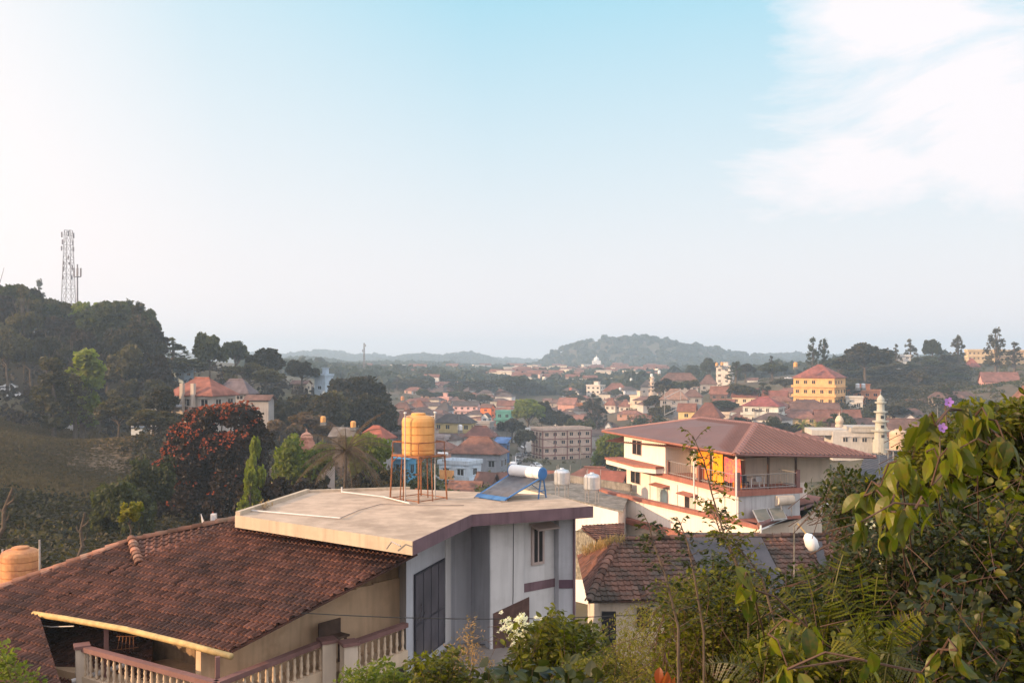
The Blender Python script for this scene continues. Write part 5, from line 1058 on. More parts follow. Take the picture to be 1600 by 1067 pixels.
minaret(1376, 694, 236, 12.2, 1.5, 'tiered white minaret of the low mosque', (.46, .45, .38))
minaret(1019, 616, 560, 11, 1.9, 'slim distant minaret with a white tank top, behind the cream tower block', (.62, .50, .40))
r = thing('domed_shrine', 'tiny white domed shrine at the foot of the far hill', 'shrine', P(932, 570, 1400)); MB().box(-6, 6, -4, 4, -4, 6).build('wall', [wm((.75, .74, .72))], r); MB().lathe((0, 0, 6), [(4, 0), (4.2, 1.5), (3, 4), (.4, 6), (.1, 9)], 14).build('dome', [wm((.75, .74, .72))], r)
# pink temple gopuram between the green bushes
g = thing('temple_tower', 'pink stepped temple tower rising between two green bushes', 'temple', P(479, 731, 118), R(-20)); pr = MB(); z = 0
for i in range(6):
    k = 1.9 - .24 * i; pr.box(-k, k, -k, k, z, z + .34); pr.box(-k * .86, k * .86, -k * .86, k * .86, z + .341, z + .58)
    for j in range(-2, 3): pr.lathe((j * k * .4, -k * .9, z + .341), [(.11, 0), (.13, .12), (.04, .22)], 6)
    z += .581
pr.build('tower', [wm((.55, .27, .20))], g); MB().lathe((0, 0, z), [(.7, 0), (.8, .3), (.55, .7), (.12, .95), (.05, 1.3)], 12).build('finial', [wm((.55, .28, .2))], g)
MB().box(-4, 2.2, -2, 3, -5, -.002).build('wall', [wm((.5, .4, .36))], g)
# metal stair scaffold beside the pale brown roof, power poles
r = thing('steel_stairs', 'grey steel stair frame on the side of the pale brown hip roofed house', 'stairs', P(1050, 652, 385))
for x in (-3, 3.5): MB().tube([(x, 0, -1), (x, 0, 11)], .12, 5).build('post', [M['steel']], r)
for a, c in (((-3, 0, 1), (3.5, 0, 4.2)), ((3.5, 0, 4.4), (-3, 0, 7.6)), ((-3, 0, 7.8), (3.5, 0, 11))): MB().tube([a, c], .16, 4).build('flight', [M['steel']], r)
pl = thing('power_pole', 'thin concrete power pole in the town', 'power pole', P(717, 690, 300), 0, 'power poles in the town')
a_ = MB().tube([(0, 0, -1), (0, 0, 9)], [.16, .10], 6).build('pole', [M['oldc']], pl); c_ = MB().box(-.9, .9, -.06, .06, 8.2, 8.35).build('crossarm', [M['oldc']], pl); kids(pl, a_, c_)
for px, t in [(907, 240), (868, 330), (650, 380), (560, 230), (1315, 330), (1087, 380), (1186, 330), (792, 330), (845, 400), (1465, 300)]:
    x = (px - HX) / F * t; copy_tree(pl, (x, t, tz(x, t)), sp_.uniform(-.5, .5))
# masts
def mast(px, pyb, pyt, t, w0, w1, label, ants, guy=False):
    z0, z1 = P(0, pyb, t).z, P(0, pyt, t).z; H = z1 - z0; x = (px - HX) / F * t
    m_ = thing('lattice_mast', label, 'mast', (x, t, z0)); 
    for sx, sy in ((-1, -1), (1, -1), (1, 1), (-1, 1)): MB().tube([(sx * w0, sy * w0, -6), (sx * w1, sy * w1, H)], [.20, .14], 4).build('leg', [M['mast']], m_)
    b = MB(); n = int(H / (w0 * 2.2))
    for i in range(n):
        a, c = i / n, (i + 1) / n; ka, kc = w0 + (w1 - w0) * a, w0 + (w1 - w0) * c
        for (ax, ay), (bx_, by) in (((-1, -1), (1, -1)), ((1, -1), (1, 1)), ((1, 1), (-1, 1)), ((-1, 1), (-1, -1))):
            b.tube([(ax * ka, ay * ka, a * H), (bx_ * kc, by * kc, c * H)], .085, 3, cap=False); b.tube([(bx_ * ka, by * ka, a * H), (ax * kc, ay * kc, c * H)], .085, 3, cap=False)
            b.tube([(ax * kc, ay * kc, c * H), (bx_ * kc, by * kc, c * H)], .08, 3, cap=False)
    b.build('lattice', [M['mast']], m_)
    for (dx_, zz, hh) in ants:
        q = MB().box(dx_ - .3, dx_ + .3, -.9, -.6, H * zz, H * zz + hh).build('antenna', [M['mast']], m_); MB().tube([(dx_ * .5, 0, H * zz + hh / 2), (dx_, -.6, H * zz + hh / 2)], .06, 4).build('arm', [M['mast']], m_)
    return m_
M['mast'] = pm('grey_painted_steel', (.17, .15, .16), .6, .1, 2, 0)
mast(107, 520, 360, 470, 3.0, 1.4, 'tall lattice phone mast with stacked antennas on the left hill', [(-2.9, .93, 2.6), (2.9, .92, 2.6), (-2.6, .86, 2.4), (2.5, .85, 2.4), (0.4, .94, 2.6), (-3, .80, 2.2), (2.8, .79, 2.2), (.3, .72, 1.5), (-2.2, .60, 2.4), (2.2, .61, 2.4), (-2.4, .52, 2.0), (2.0, .52, 2), (.8, .66, 1.4), (-2.0, .66, 1.8)])
m2 = thing('monopole_mast', 'slim single pole phone mast right of the lattice mast', 'mast', P(121, 515, 460)); s = 460 / F
MB().tube([(0, 0, -6), (0, 0, 102 * s)], [.55, .32], 8).build('pole', [M['mast']], m2); MB().lathe((0, 0, 82 * s), [(1.6, 0), (1.6, .25)], 10).build('ring', [M['mast']], m2)
for k in range(6): an = k * math.pi / 3; q = (1.7 * math.cos(an), 1.7 * math.sin(an)); MB().box(q[0] - .25, q[0] + .25, q[1] - .15, q[1] + .15, 83 * s, 96 * s).build('antenna', [M['mast']], m2)
mast(569, 592, 536, 800, .9, .35, 'thin lattice radio mast standing in the haze of the valley', [(1.2, .9, 2), (-1.2, .75, 2)])
# cars
def make_car(label, m, loc, rz, group, name='parked_car'):
    c = thing(name, label, 'car', loc, rz, group); b = MB()
    pr = [(-2.1, .35), (-2.15, .7), (-1.95, .9), (-1.2, .98), (-.6, 1.42), (.75, 1.45), (1.45, 1.0), (2.0, .9), (2.12, .6), (2.08, .35)]
    vs = [(x, s * (.84 if z < 1.0 else .66), z) for s in (-1, 1) for x, z in pr]; n = len(pr)
    b.add(vs, [tuple(range(n)), tuple(range(n, 2 * n))[::-1]] + [(i, n + i, n + (i + 1) % n, (i + 1) % n) for i in range(n)]); bo = b.build('body', [m], c)
    g = MB(); 
    for s in (-1, 1): g.add([(-1.05, s * .80, 1.0), (1.25, s * .80, 1.0), (.68, s * .70, 1.38), (-.55, s * .70, 1.36)], [(0, 1, 2, 3) if s < 0 else (3, 2, 1, 0)])
    g.add([(-1.18, -.66, 1.03), (-1.18, .66, 1.03), (-.66, .58, 1.40), (-.66, -.58, 1.40)], [(0, 1, 2, 3)]).add([(1.42, -.66, 1.05), (1.42, .66, 1.05), (.82, .58, 1.43), (.82, -.58, 1.43)], [(3, 2, 1, 0)])
    gl = g.build('windows', [M['glass']], c); gl.location = (0, 0, .012); ks = [bo, gl]; 
    for x in (-1.3, 1.3):
        for y in (-.78, .78): ks.append(MB().tube([(x, y - .1, .32), (x, y + .1, .32)], .33, 14).build('wheel', [M['rubber']], c))
    for y in (-.6, .6): ks.append(MB().box(-2.17, -2.1, y - .15, y + .15, .62, .76).build('headlight', [M['whitep']], c))
    kids(c, *ks); return c
def gnd(px, t, up=.02): x = (px - HX) / F * t; return Vector((x, t, tz(x, t) + up))
car1 = make_car('white car, third from the left edge under the left wood', M['carw'], gnd(25, 246), R(15), 'cars parked under the left wood')
car2 = make_car('dark grey car standing on the town street', M['carg'], gnd(822, 330, .4), R(80), 'vehicles on the town street')
for px, t, rz, lab in [(2, 250, 20, 'white car at the left edge of the photo under the trees'), (14, 256, 10, 'white car second from the left edge under the trees'), (48, 248, 100, 'white car right of the gap in the parked row'), (56, 252, 80, 'white car farthest right in the parked row')]:
    copy_tree(car1, gnd(px, t), R(rz), lab)
for px, t, rz, lab, s_ in [(934, 315, 5, 'white car parked behind the terrace of the veranda house', car1), (1241, 505, 0, 'white car on the rise left of the tall yellow house', car1), (1232, 520, 0, 'white car farthest left beside the tall yellow house', car1)]:
    copy_tree(s_, gnd(px, t, .1), R(rz), lab, 'cars parked on the right of the town')
for i, (px, t) in enumerate([(812, 300), (818, 360), (824, 390), (812, 420), (826, 440), (838, 268), (808, 275)]): copy_tree((car2, car1)[i % 2], gnd(px, t, .4), R(75 + 20 * (i % 3)), 'small car on the town street in the distance', 'vehicles on the town street')
# ---------------------------------------------------------------- trees
def clump_quads(cs, rs_, n, size, rr, out=.45, fill=.35, flat=0.0):
    """n leaf-cluster faces spread through blobs cs (centres) of radii rs_; they lean outwards"""
    cs = np.array(cs); rs_ = np.array(rs_); v = rs_.prod(1) ** (2 / 3); pick = rr.choice(len(cs), n, p=v / v.sum())
    d = rr.normal(size=(n, 3)); d /= np.linalg.norm(d, axis=1)[:, None]
    rad_ = rr.uniform(0, 1, n) ** fill; pos = cs[pick] + d * rs_[pick] * rad_[:, None]
    nm_ = d * out + rr.normal(size=(n, 3)) * (1 - out) + np.array([0, 0, .25 + flat]); nm_ /= np.linalg.norm(nm_, axis=1)[:, None]
    a = np.cross(nm_, rr.normal(size=(n, 3))); a /= np.linalg.norm(a, axis=1)[:, None]; b = np.cross(nm_, a)
    s = size * rr.uniform(.6, 1.4, n)[:, None]; bend = nm_ * s * .25
    Q_ = np.stack([pos - a * s * .5 - b * s * .35 - bend, pos + a * s * .35 - b * s * .5, pos + a * s * .55 + b * s * .4 - bend, pos - a * s * .4 + b * s * .5], 1)
    return Q_, np.clip(.5 + rr.normal(0, .22, n) + .55 * (rr.uniform(size=len(cs))[pick] - .5), 0, 1)
def blobs(kind, rr):
    c, r = [], []
    if kind == 'round':
        for i in range(38):
            d = rr.normal(size=3); d /= np.linalg.norm(d); d[2] = abs(d[2]) * 1.0 - .35; k = rr.uniform(.6, 1.0)
            c.append((d[0] * 3.3 * k, d[1] * 3.3 * k, 6.2 + d[2] * 3.4 * k)); q = rr.uniform(.6, 1.35); r.append((q, q, q * .75))
    elif kind == 'tall':
        for i in range(30):
            z = rr.uniform(1.6, 9.2); w_ = 1.5 * math.sin(min(1, (10 - z) / 5.5) * 1.5) + .2; an = rr.uniform(0, 6.28); q = rr.uniform(.55, 1.05)
            c.append((math.cos(an) * w_ * rr.uniform(.2, 1), math.sin(an) * w_ * rr.uniform(.2, 1), z)); r.append((q, q, q * .9))
    elif kind == 'airy':
        for i in range(46):
            z = rr.uniform(2.6, 9.9); w_ = (10.6 - z) * .30 + .25; an = rr.uniform(0, 6.28); q = rr.uniform(.22, .6)
            c.append((math.cos(an) * w_ * rr.uniform(.1, 1), math.sin(an) * w_ * rr.uniform(.1, 1), z)); r.append((q, q, q * 1.3))
    elif kind == 'spread':
        for i in range(26):
            an = rr.uniform(0, 6.28); k = rr.uniform(0, 1) ** .5; q = rr.uniform(.8, 1.5)
            c.append((math.cos(an) * 4.6 * k, math.sin(an) * 4.6 * k, 8.2 - 2.6 * k * k + rr.uniform(-1.2, .6))); r.append((q, q, q * .6))
    elif kind == 'bush':
        for i in range(20):
            an = rr.uniform(0, 6.28); k = rr.uniform(0, 1) ** .5; q = rr.uniform(1.2, 2.2)
            c.append((math.cos(an) * 3.6 * k, math.sin(an) * 3.6 * k, rr.uniform(1.0, 7.8 - 3.5 * k))); r.append((q, q, q * .95))
    return c, r
def trunk_mb(kind, c, rr):
    b = MB(); top = {'round': 4.6, 'tall': 8.5, 'airy': 9.0, 'spread': 5.0, 'bush': 2.0}[kind]
    b.tube([(0, 0, -1.5), (.08, 0, top * .35), (-.08, .1, top * .7), (0, 0, top)], [.30, .22, .17, .09], 7)
    if kind != 'bush':
        for i in list(rr.choice(len(c), min(len(c), 9), replace=False)):
            p = Vector(c[i]); s = Vector((0, 0, min(p.z * .62, top * .9))); m = s.lerp(p, .5) + Vector((0, 0, -.25)); b.tube([s, m, p], [.13, .08, .035], 5)
    return b
PRO = {}
def proto(kind, v, n, size, fill=.35):
    k = (kind, v)
    if k not in PRO:
        rr = np.random.RandomState(100 + v * 17 + len(kind)); c, r = blobs(kind, rr); Q_, tt = clump_quads(c, r, n, size, rr, fill=fill)
        cr = quads_mesh('crown', Q_, tt, M['lf_mid']); tm = bpy.data.meshes.new('trunk'); b = trunk_mb(kind, c, rr); tm.from_pydata(b.v, [], b.f); fin(tm, M['bark'], b.m, b.t)
        wd = float(np.percentile(np.abs(Q_[:, :, 0]), 98)); ht = float(np.percentile(Q_[:, :, 2], 99.7)); PRO[k] = (cr, tm, wd, ht)
    return PRO[k]
SPEC = {'round': (4600, .46, .5), 'tall': (3600, .40, .5), 'airy': (2800, .21, 1.1), 'spread': (4200, .48, .5), 'bush': (4200, .46, .45)}
def tree(kind, v, px, pytop, t, wpx, m, label, group=None, nm=None, ground=None, bark='bark'):
    n, s, f = SPEC[kind]; cr, tm, wd, ht = proto(kind, v, n, s, f)
    x = (px - HX) / F * t; z0 = tz(x, t) if ground is None else ground; H = -(pytop - HY) / F * t - z0; H = max(H, 1.5); Wm = wpx / F * t
    nm = nm or {'round': 'broad_tree', 'tall': 'tall_tree', 'airy': 'airy_tree', 'spread': 'spreading_tree', 'bush': 'bush'}[kind]
    r = thing(nm, label, 'bush' if kind == 'bush' else 'tree', (x, t, z0), v * 1.7 + px * .13, group); sx = Wm / 2 / wd; sz = min(H / ht, sx * {'tall': 2.6, 'airy': 3.2}.get(kind, 1.35))
    for q, mm in ((cr, m), (tm, bark)):
        o = link(q.name.split('.')[0], q, r); o.scale = (sx, sx, sz if q is cr else max(sz, (H - ht * sz * .45) / (ht * .5)) if sz < H / ht else sz)
        if q is cr: o.location = (0, 0, H - ht * sz)
        o.material_slots[0].link = 'OBJECT'; o.material_slots[0].material = M[mm]
    return r
CN = dict(lf_dark='dark green', lf_maroon='brownish dark', lf_olive='olive brown', lf_mid='green')
KN = dict(round='rounded', spread='wide topped', airy='open crowned')
def wood(kind, v, px, top, t, wp, m, where, grp): return tree(kind, v, px, top, t, wp, m, f'{CN[m]} {KN[kind]} tree {where}', f'{CN[m]} {KN[kind]} {grp}')
# named trees, left to right
NT = [
 ('tall', 0, 130, 549, 200, 62, 'lf_yel', 'tall yellow green tree in front of the dark left wood'),
 ('tall', 1, 84, 560, 190, 50, 'lf_olive', 'tall olive tree with a dark trunk left of the yellow green tree'),
 ('airy', 0, 118, 585, 195, 40, 'lf_olive', 'thin olive tree between the two tall meadow trees'),
 ('round', 0, 185, 622, 185, 62, 'lf_olive', 'round brown olive tree at the far edge of the meadow'),
 ('round', 2, 252, 606, 168, 46, 'lf_dark', 'dark green tree before the left end of the wide red hip roof'),
 ('round', 1, 242, 640, 165, 68, 'lf_olive', 'olive tree with drooping crown below the white corner balcony'),
 ('airy', 2, 216, 476, 275, 70, 'lf_dark', 'large airy crowned tree at the right end of the left wood'),
 ('round', 0, 172, 472, 290, 92, 'lf_mid', 'broad sunlit tree at the top of the left wood'),
 ('airy', 1, 37, 448, 280, 44, 'lf_olive', 'pale trunked bare topped tree on the left skyline'),
 ('airy', 2, 60, 438, 520, 40, 'lf_olive', 'faint feathery tree far behind the left skyline'),
 ('airy', 0, 205, 470, 300, 60, 'lf_mid', 'loose branched tree against the sky over the wood'),
 ('airy', 1, 270, 528, 330, 40, 'lf_mid', 'small pale feathery tree right of the wood'),
 ('round', 1, 328, 522, 290, 46, 'lf_mid', 'rounded dark tree standing alone on the left ridge'),
 ('round', 2, 368, 534, 320, 40, 'lf_mid', 'pale green tree right of the lone rounded tree'),
 ('round', 0, 415, 545, 300, 54, 'lf_dark', 'dark green tree at the right end of the left ridge'),
 ('spread', 0, 390, 568, 290, 96, 'lf_olive', 'wide olive tree under the left ridge skyline'),
 ('spread', 1, 290, 560, 300, 90, 'lf_olive', 'wide golden olive tree over the upper white house'),
 ('round', 1, 472, 564, 330, 46, 'lf_dark', 'brownish round tree left of the pale blue house'),
 ('round', 2, 560, 590, 270, 96, 'lf_dark', 'biggest dark tree right of the pale blue house'),
 ('round', 0, 480, 618, 250, 90, 'lf_dark', 'dark tree below the pale blue house'),
 ('round', 1, 430, 622, 235, 84, 'lf_dark', 'dark tree left of the dark one under the blue house'),
 ('round', 2, 525, 625, 240, 90, 'lf_dark', 'dark tree in the hollow above the palm'),
 ('round', 0, 590, 632, 235, 60, 'lf_dark', 'dark tree beside the brown hip roof'),
 ('spread', 0, 470, 645, 190, 92, 'lf_dry', 'reddish brown leafless looking tree behind the temple tower'),
 ('bush', 0, 462, 683, 105, 66, 'lf_yel', 'bright green bush left of the temple tower'),
 ('bush', 1, 500, 692, 108, 38, 'lf_yel', 'smaller bright green bush right of the temple tower'),
 ('bush', 2, 580, 678, 112, 70, 'lf_yel', 'bright green bush right of the palm'),
 ('tall', 2, 399, 686, 82, 28, 'lf_yel', 'narrow yellow green tree before the red blossoming tree'),
 ('tall', 1, 390, 735, 80, 30, 'lf_yel', 'low yellow green shoot beside the narrow tree'),
 ('bush', 0, 235, 715, 100, 60, 'lf_mid', 'green bush left of the red blossoming tree'),
 ('bush', 1, 190, 752, 88, 75, 'lf_mid', 'green bush below the meadow edge'),
 ('bush', 2, 440, 745, 85, 120, 'lf_maroon', 'dark bush left behind the concrete roof'),
 ('bush', 0, 520, 742, 92, 110, 'lf_dark', 'dark bush behind the middle of the concrete roof'),
 ('bush', 1, 610, 735, 98, 70, 'lf_dark', 'dark bush behind the tank stand'),
 ('bush', 2, 650, 748, 120, 60, 'lf_mid', 'green bush seen between the legs of the tank stand'),
 ('round', 1, 690, 582, 720, 44, 'lf_mid', 'green tree left of the far pink houses'),
 ('round', 0, 662, 578, 760, 30, 'lf_olive', 'olive tree above the domed pink house'),
 ('round', 2, 640, 592, 640, 60, 'lf_olive', 'olive tree left of the domed pink house'),
 ('round', 1, 745, 594, 640, 70, 'lf_dark', 'dark tree right of the orange pink house'),
 ('round', 0, 800, 588, 640, 62, 'lf_mid', 'tall green tree before the far white villa'),
 ('round', 2, 825, 598, 660, 44, 'lf_dark', 'darker tree beside the far white villa'),
 ('round', 1, 695, 612, 580, 60, 'lf_mid', 'green tree over the small pink flat house'),
 ('round', 0, 826, 624, 400, 52, 'lf_yel', 'big yellow green tree at the head of the street'),
 ('round', 2, 846, 628, 410, 34, 'lf_dark', 'dark green tree behind the yellow green street tree'),
 ('round', 1, 800, 655, 380, 36, 'lf_dark', 'dark tree on the left side of the street'),
 ('round', 2, 820, 672, 330, 30, 'lf_olive', 'dull tree beside the small white building'),
 ('round', 0, 870, 642, 400, 46, 'lf_dark', 'dark low tree behind the red banded block'),
 ('airy', 2, 926, 615, 430, 36, 'lf_dark', 'tall dark tree with open crown left of the white twin gabled house'),
 ('airy', 1, 936, 622, 420, 28, 'lf_dark', 'slender dark tree leaning on the tall dark one'),
 ('bush', 2, 905, 655, 380, 40, 'lf_mid', 'green bush under the tall dark tree'),
 ('round', 2, 1032, 618, 420, 50, 'lf_dark', 'dark tree right of the slim cream tower block'),
 ('bush', 0, 1010, 650, 380, 60, 'lf_mid', 'green bush at the foot of the slim cream tower block'),
 ('bush', 1, 962, 676, 250, 56, 'lf_yel', 'yellow flowering bush behind the corner of the big metal roof'),
 ('round', 1, 1042, 592, 470, 30, 'lf_dark', 'dark tree before the long grey school'),
 ('round', 0, 1108, 560, 600, 24, 'lf_mid', 'rounded tree left of the apartment house'),
 ('round', 2, 1082, 571, 640, 20, 'lf_mid', 'small tree over the long grey school'),
 ('airy', 0, 1150, 565, 500, 26, 'lf_mid', 'pale green airy tree before the apartment house'),
 ('round', 1, 1165, 569, 520, 26, 'lf_dark', 'dark round tree right of the apartment house'),
 ('round', 0, 1207, 567, 500, 42, 'lf_mid', 'broad tree left of the tall yellow house'),
 ('airy', 2, 1205, 556, 520, 18, 'lf_dark', 'conifer peak over the broad tree left of the tall yellow house'),
 ('round', 2, 1225, 592, 440, 40, 'lf_olive', 'golden bushy tree left of the tall yellow house'),
 ('airy', 1, 1270, 528, 480, 22, 'lf_mid', 'left one of two slim feathery trees above the yellow house'),
 ('airy', 0, 1287, 530, 480, 22, 'lf_mid', 'right one of two slim feathery trees above the yellow house'),
 ('round', 1, 1352, 538, 440, 62, 'lf_dark', 'largest dark round tree on the right ridge'),
 ('airy', 2, 1400, 538, 520, 20, 'lf_olive', 'bare thin tree right of the largest round tree'),
 ('airy', 1, 1422, 530, 540, 20, 'lf_olive', 'pale wispy tree in the middle of the right ridge'),
 ('round', 0, 1457, 531, 500, 26, 'lf_mid', 'green ball shaped tree on the right skyline'),
 ('airy', 0, 1497, 525, 510, 24, 'lf_olive', 'wispy forked tree left of the hilltop school'),
 ('airy', 2, 1556, 513, 470, 42, 'lf_olive', 'tall grey conifer before the hilltop school'),
 ('airy', 1, 1585, 535, 480, 26, 'lf_olive', 'shorter grey conifer before the school wing'),
 ('spread', 1, 1310, 560, 460, 60, 'lf_mid', 'light green tree between the yellow house and the dark round tree'),
 ('round', 2, 1390, 605, 400, 36, 'lf_dark', 'dark tree above the minaret'),
 ('bush', 1, 1360, 640, 350, 36, 'lf_mid', 'green bush left of the minaret'),
 ('bush', 2, 1240, 662, 310, 50, 'lf_dark', 'dark bush left of the banana plants'),
 ('bush', 0, 1205, 652, 310, 30, 'lf_mid', 'green bush before the white two storey house'),
 ('bush', 0, 1330, 655, 320, 34, 'lf_mid', 'bush over the mosque roof'),
]
for k, v, px, pyt, t, wp, m, lab in NT: tree(k, v, px, pyt, t, wp, m, lab)
for i_, (px, pyt, t, wp, m, lab) in enumerate([(22, 446, 296, 60, 'lf_mid', 'pale leafed tree top on the left skyline at the photo edge'), (95, 470, 298, 50, 'lf_olive', 'olive tree below the foot of the tall phone mast'), (142, 474, 296, 56, 'lf_yel', 'golden green tree top right of the phone mast'), (232, 500, 286, 44, 'lf_olive', 'tree with loose brown top at the right corner of the left wood')]):  # lighter leaves paint sunlight onto the skyline crowns
    tree(('round', 'airy')[i_ == 3], i_ % 3, px, pyt, t, wp, m, lab)
# woods whose single trees nothing tells apart
tr = random.Random(5)
def skyl(px, pts):
    for (a, b), (c, d) in zip(pts, pts[1:]):
        if a <= px <= c: return b + (d - b) * (px - a) / (c - a)
    return pts[-1][1] if px > pts[-1][0] else pts[0][1]
LSK = [(-100, 430), (0, 444), (60, 460), (100, 476), (150, 482), (200, 480), (245, 498), (262, 545), (300, 560), (440, 580)]
for t, dpx, off in ((300, 32, 2), (285, 30, 14), (268, 30, 40), (252, 30, 62)):
    px = -80
    while px < 234:
        top = skyl(px, LSK) + off + tr.uniform(-6, 14)
        if not (px < 70 and off > 80): wood(tr.choice(['round', 'round', 'spread']), tr.randrange(3), px, top, t + tr.uniform(-7, 7), tr.uniform(46, 66), tr.choice(['lf_maroon', 'lf_dark', 'lf_olive', 'lf_mid' if off < 20 else 'lf_maroon']), 'in the dense wood on the left hillside', 'trees of the dense left hillside wood')  # top rows get greener leaves, sunlit tops put into the colour
        px += dpx * tr.uniform(.8, 1.25)
for i in range(20):
    px = tr.uniform(60, 262); wood('round', tr.randrange(3), px, 612 + tr.uniform(-20, 14) - (px - 60) * .02, tr.uniform(212, 240), tr.uniform(36, 52), tr.choice(['lf_dark', 'lf_olive', 'lf_maroon']), 'along the foot of the left wood', 'low trees at the foot of the left wood')
for i in range(22):
    px = tr.uniform(380, 610); wood('round', tr.randrange(3), px, 612 + tr.uniform(0, 36), tr.uniform(215, 300), tr.uniform(44, 70), tr.choice(['lf_dark', 'lf_dark', 'lf_olive']), 'in the wooded hollow left of the town', 'trees of the hollow left of the town')
RSK = [(1240, 585), (1300, 572), (1340, 562), (1400, 562), (1450, 560), (1500, 566), (1530, 585), (1640, 590)]
for t, dpx, off in ((500, 26, 0), (470, 26, 12), (440, 28, 28), (415, 30, 44)):
    px = 1330
    while px < 1640:
        top = skyl(px, RSK) + off + tr.uniform(-5, 9)
        if px <= 1508 or (px > 1600 and off > 40): wood(tr.choice(['round', 'spread', 'round']), tr.randrange(3), px, top, t + tr.uniform(-12, 12), tr.uniform(34, 54), tr.choice(['lf_dark', 'lf_mid', 'lf_olive', 'lf_olive']), 'in the mixed wood on the right hillside', 'trees of the right hillside wood')
        px += dpx * tr.uniform(.8, 1.25)
for i in range(48):
    a = tr.random(); px = tr.uniform(600, 1000) if a < .6 else tr.uniform(1000, 1520); t = tr.uniform(470, 900) if a < .6 else tr.uniform(300, 520)
    if a < .6 and 795 < px < 860 and t < 500: continue
    x = (px - HX) / F * t; pyt = HY - (tz(x, t) + tr.uniform(6, 10)) / t * F
    wood(tr.choice(['round', 'round', 'spread', 'airy']), tr.randrange(3), px, pyt, t, tr.uniform(8, 12) / t * F, tr.choice(['lf_dark', 'lf_mid', 'lf_mid', 'lf_olive']), 'growing among the town roofs', 'trees among the town roofs')
# forest cover of the far slopes
fr_ = np.random.RandomState(9); Qs = []; Ts = []; cs = []; rs_ = []
for i in range(15000):
    px = fr_.uniform(380, 1620); t = 650 * (5.2 ** fr_.uniform(0, 1) ** .9); x = (px - HX) / F * t
    cs.append((x, t))
cs = np.array(cs); zz = terrain(cs[:, 0], cs[:, 1]); rad_ = fr_.uniform(3.5, 7.5, len(cs)) * (1 + (cs[:, 1] > 2200) * .4)
hh = fr_.uniform(2.5, 5.5, len(cs)) + (fr_.uniform(size=len(cs)) < .03) * 4
keep = np.ones(len(cs), bool); keep &= ~((cs[:, 1] < 1400) & (fr_.uniform(size=len(cs)) < .35))
cs, zz, rad_, hh = cs[keep], zz[keep], rad_[keep], hh[keep]
n = len(cs); K = 12; d = fr_.normal(size=(n, K, 3)); d /= np.linalg.norm(d, axis=2)[..., None]; d[..., 2] = np.abs(d[..., 2])
pos = np.stack([cs[:, 0], cs[:, 1], zz + hh * .5], 1)[:, None, :] + d * np.stack([rad_ * .8, rad_ * .8, hh * .7], 1)[:, None, :]; nm_ = d + fr_.normal(size=d.shape) * .35; nm_ /= np.linalg.norm(nm_, axis=2)[..., None]
a = np.cross(nm_, fr_.normal(size=d.shape)); a /= np.linalg.norm(a, axis=2)[..., None]; b = np.cross(nm_, a); s = (rad_ * .62)[:, None, None]
Q_ = np.stack([pos - a * s - b * s * .7, pos + a * s * .7 - b * s, pos + a * s + b * s * .8, pos - a * s * .8 + b * s], 2).reshape(-1, 4, 3)
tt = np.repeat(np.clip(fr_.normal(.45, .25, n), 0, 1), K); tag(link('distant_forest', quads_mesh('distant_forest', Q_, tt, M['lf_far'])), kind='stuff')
# scrub between the meadow, the houses and the town
def scrub(name, poly, n, smin, smax, m, seed, up=1.5, q=10, size=.5):
    rr = np.random.RandomState(seed); P_ = []
    xs = [p[0] for p in poly]; ys = [p[1] for p in poly]
    while len(P_) < n:
        x, y = rr.uniform(min(xs), max(xs)), rr.uniform(min(ys), max(ys)); c = False; j = len(poly) - 1
        for i in range(len(poly)):
            if (poly[i][1] > y) != (poly[j][1] > y) and x < (poly[j][0] - poly[i][0]) * (y - poly[i][1]) / (poly[j][1] - poly[i][1]) + poly[i][0]: c = not c
            j = i
        if c: P_.append((x, y))
    P_ = np.array(P_); z = terrain(P_[:, 0], P_[:, 1]); r = rr.uniform(smin, smax, n); cc = np.stack([P_[:, 0], P_[:, 1], z + r * .3 * up], 1); rr2 = np.stack([r, r, r * up * .6], 1)
    Q_, tt = clump_quads(cc, rr2, n * q, size, rr, fill=.4); return tag(link(name, quads_mesh(name, Q_, tt, M[m])), kind='stuff')
scrub('scrub', [Q(-100, 62), Q(230, 66), Q(420, 75), Q(560, 85), Q(420, 112), Q(260, 125), Q(180, 116), Q(-100, 112)], 420, .9, 2.2, 'lf_dark', 41, 1.2, 60, .34); scrub('scrub', [Q(-100, 62), Q(230, 66), Q(420, 75), Q(260, 120), Q(-100, 110)], 130, .9, 2.0, 'lf_olive', 51, 1.3, 60, .34)
scrub('scrub', [Q(-140, 40), Q(300, 46), Q(560, 60), Q(640, 90), Q(230, 66), Q(-140, 62)], 260, .8, 2.0, 'lf_dark', 42, 1.3, 60, .26)
scrub('scrub', [Q(180, 150), Q(240, 130), Q(620, 120), Q(640, 220), Q(380, 240), Q(260, 205)], 420, 1.5, 3.2, 'lf_dark', 43, 1.4, 40, .5)
scrub('undergrowth', [Q(600, 230), Q(1540, 200), Q(1600, 520), Q(1000, 640), Q(560, 640)], 500, 1.0, 2.4, 'lf_olive', 44, .9, 18, .7)
scrub('undergrowth', [Q(820, 70), Q(1400, 66), Q(1500, 200), Q(640, 230)], 500, 1.0, 2.6, 'lf_mid', 45, 1.2, 30, .5)
scrub('undergrowth', [Q(-60, 205), Q(260, 205), Q(420, 260), Q(560, 420), Q(200, 480), Q(-60, 400)], 600, 1.5, 3.4, 'lf_maroon', 46, 1.1, 18, .9)
scrub('undergrowth', [Q(1290, 330), Q(1500, 300), Q(1520, 640), Q(1300, 640)], 1300, 1.6, 3.6, 'lf_dark', 47, 1.2, 26, .8)
scrub('scrub', [Q(1490, 330), Q(1700, 300), Q(1700, 560), Q(1490, 560)], 420, 1.0, 2.2, 'lf_mid', 48, 1.0, 26, .6)
mr = np.random.RandomState(12); gp = []
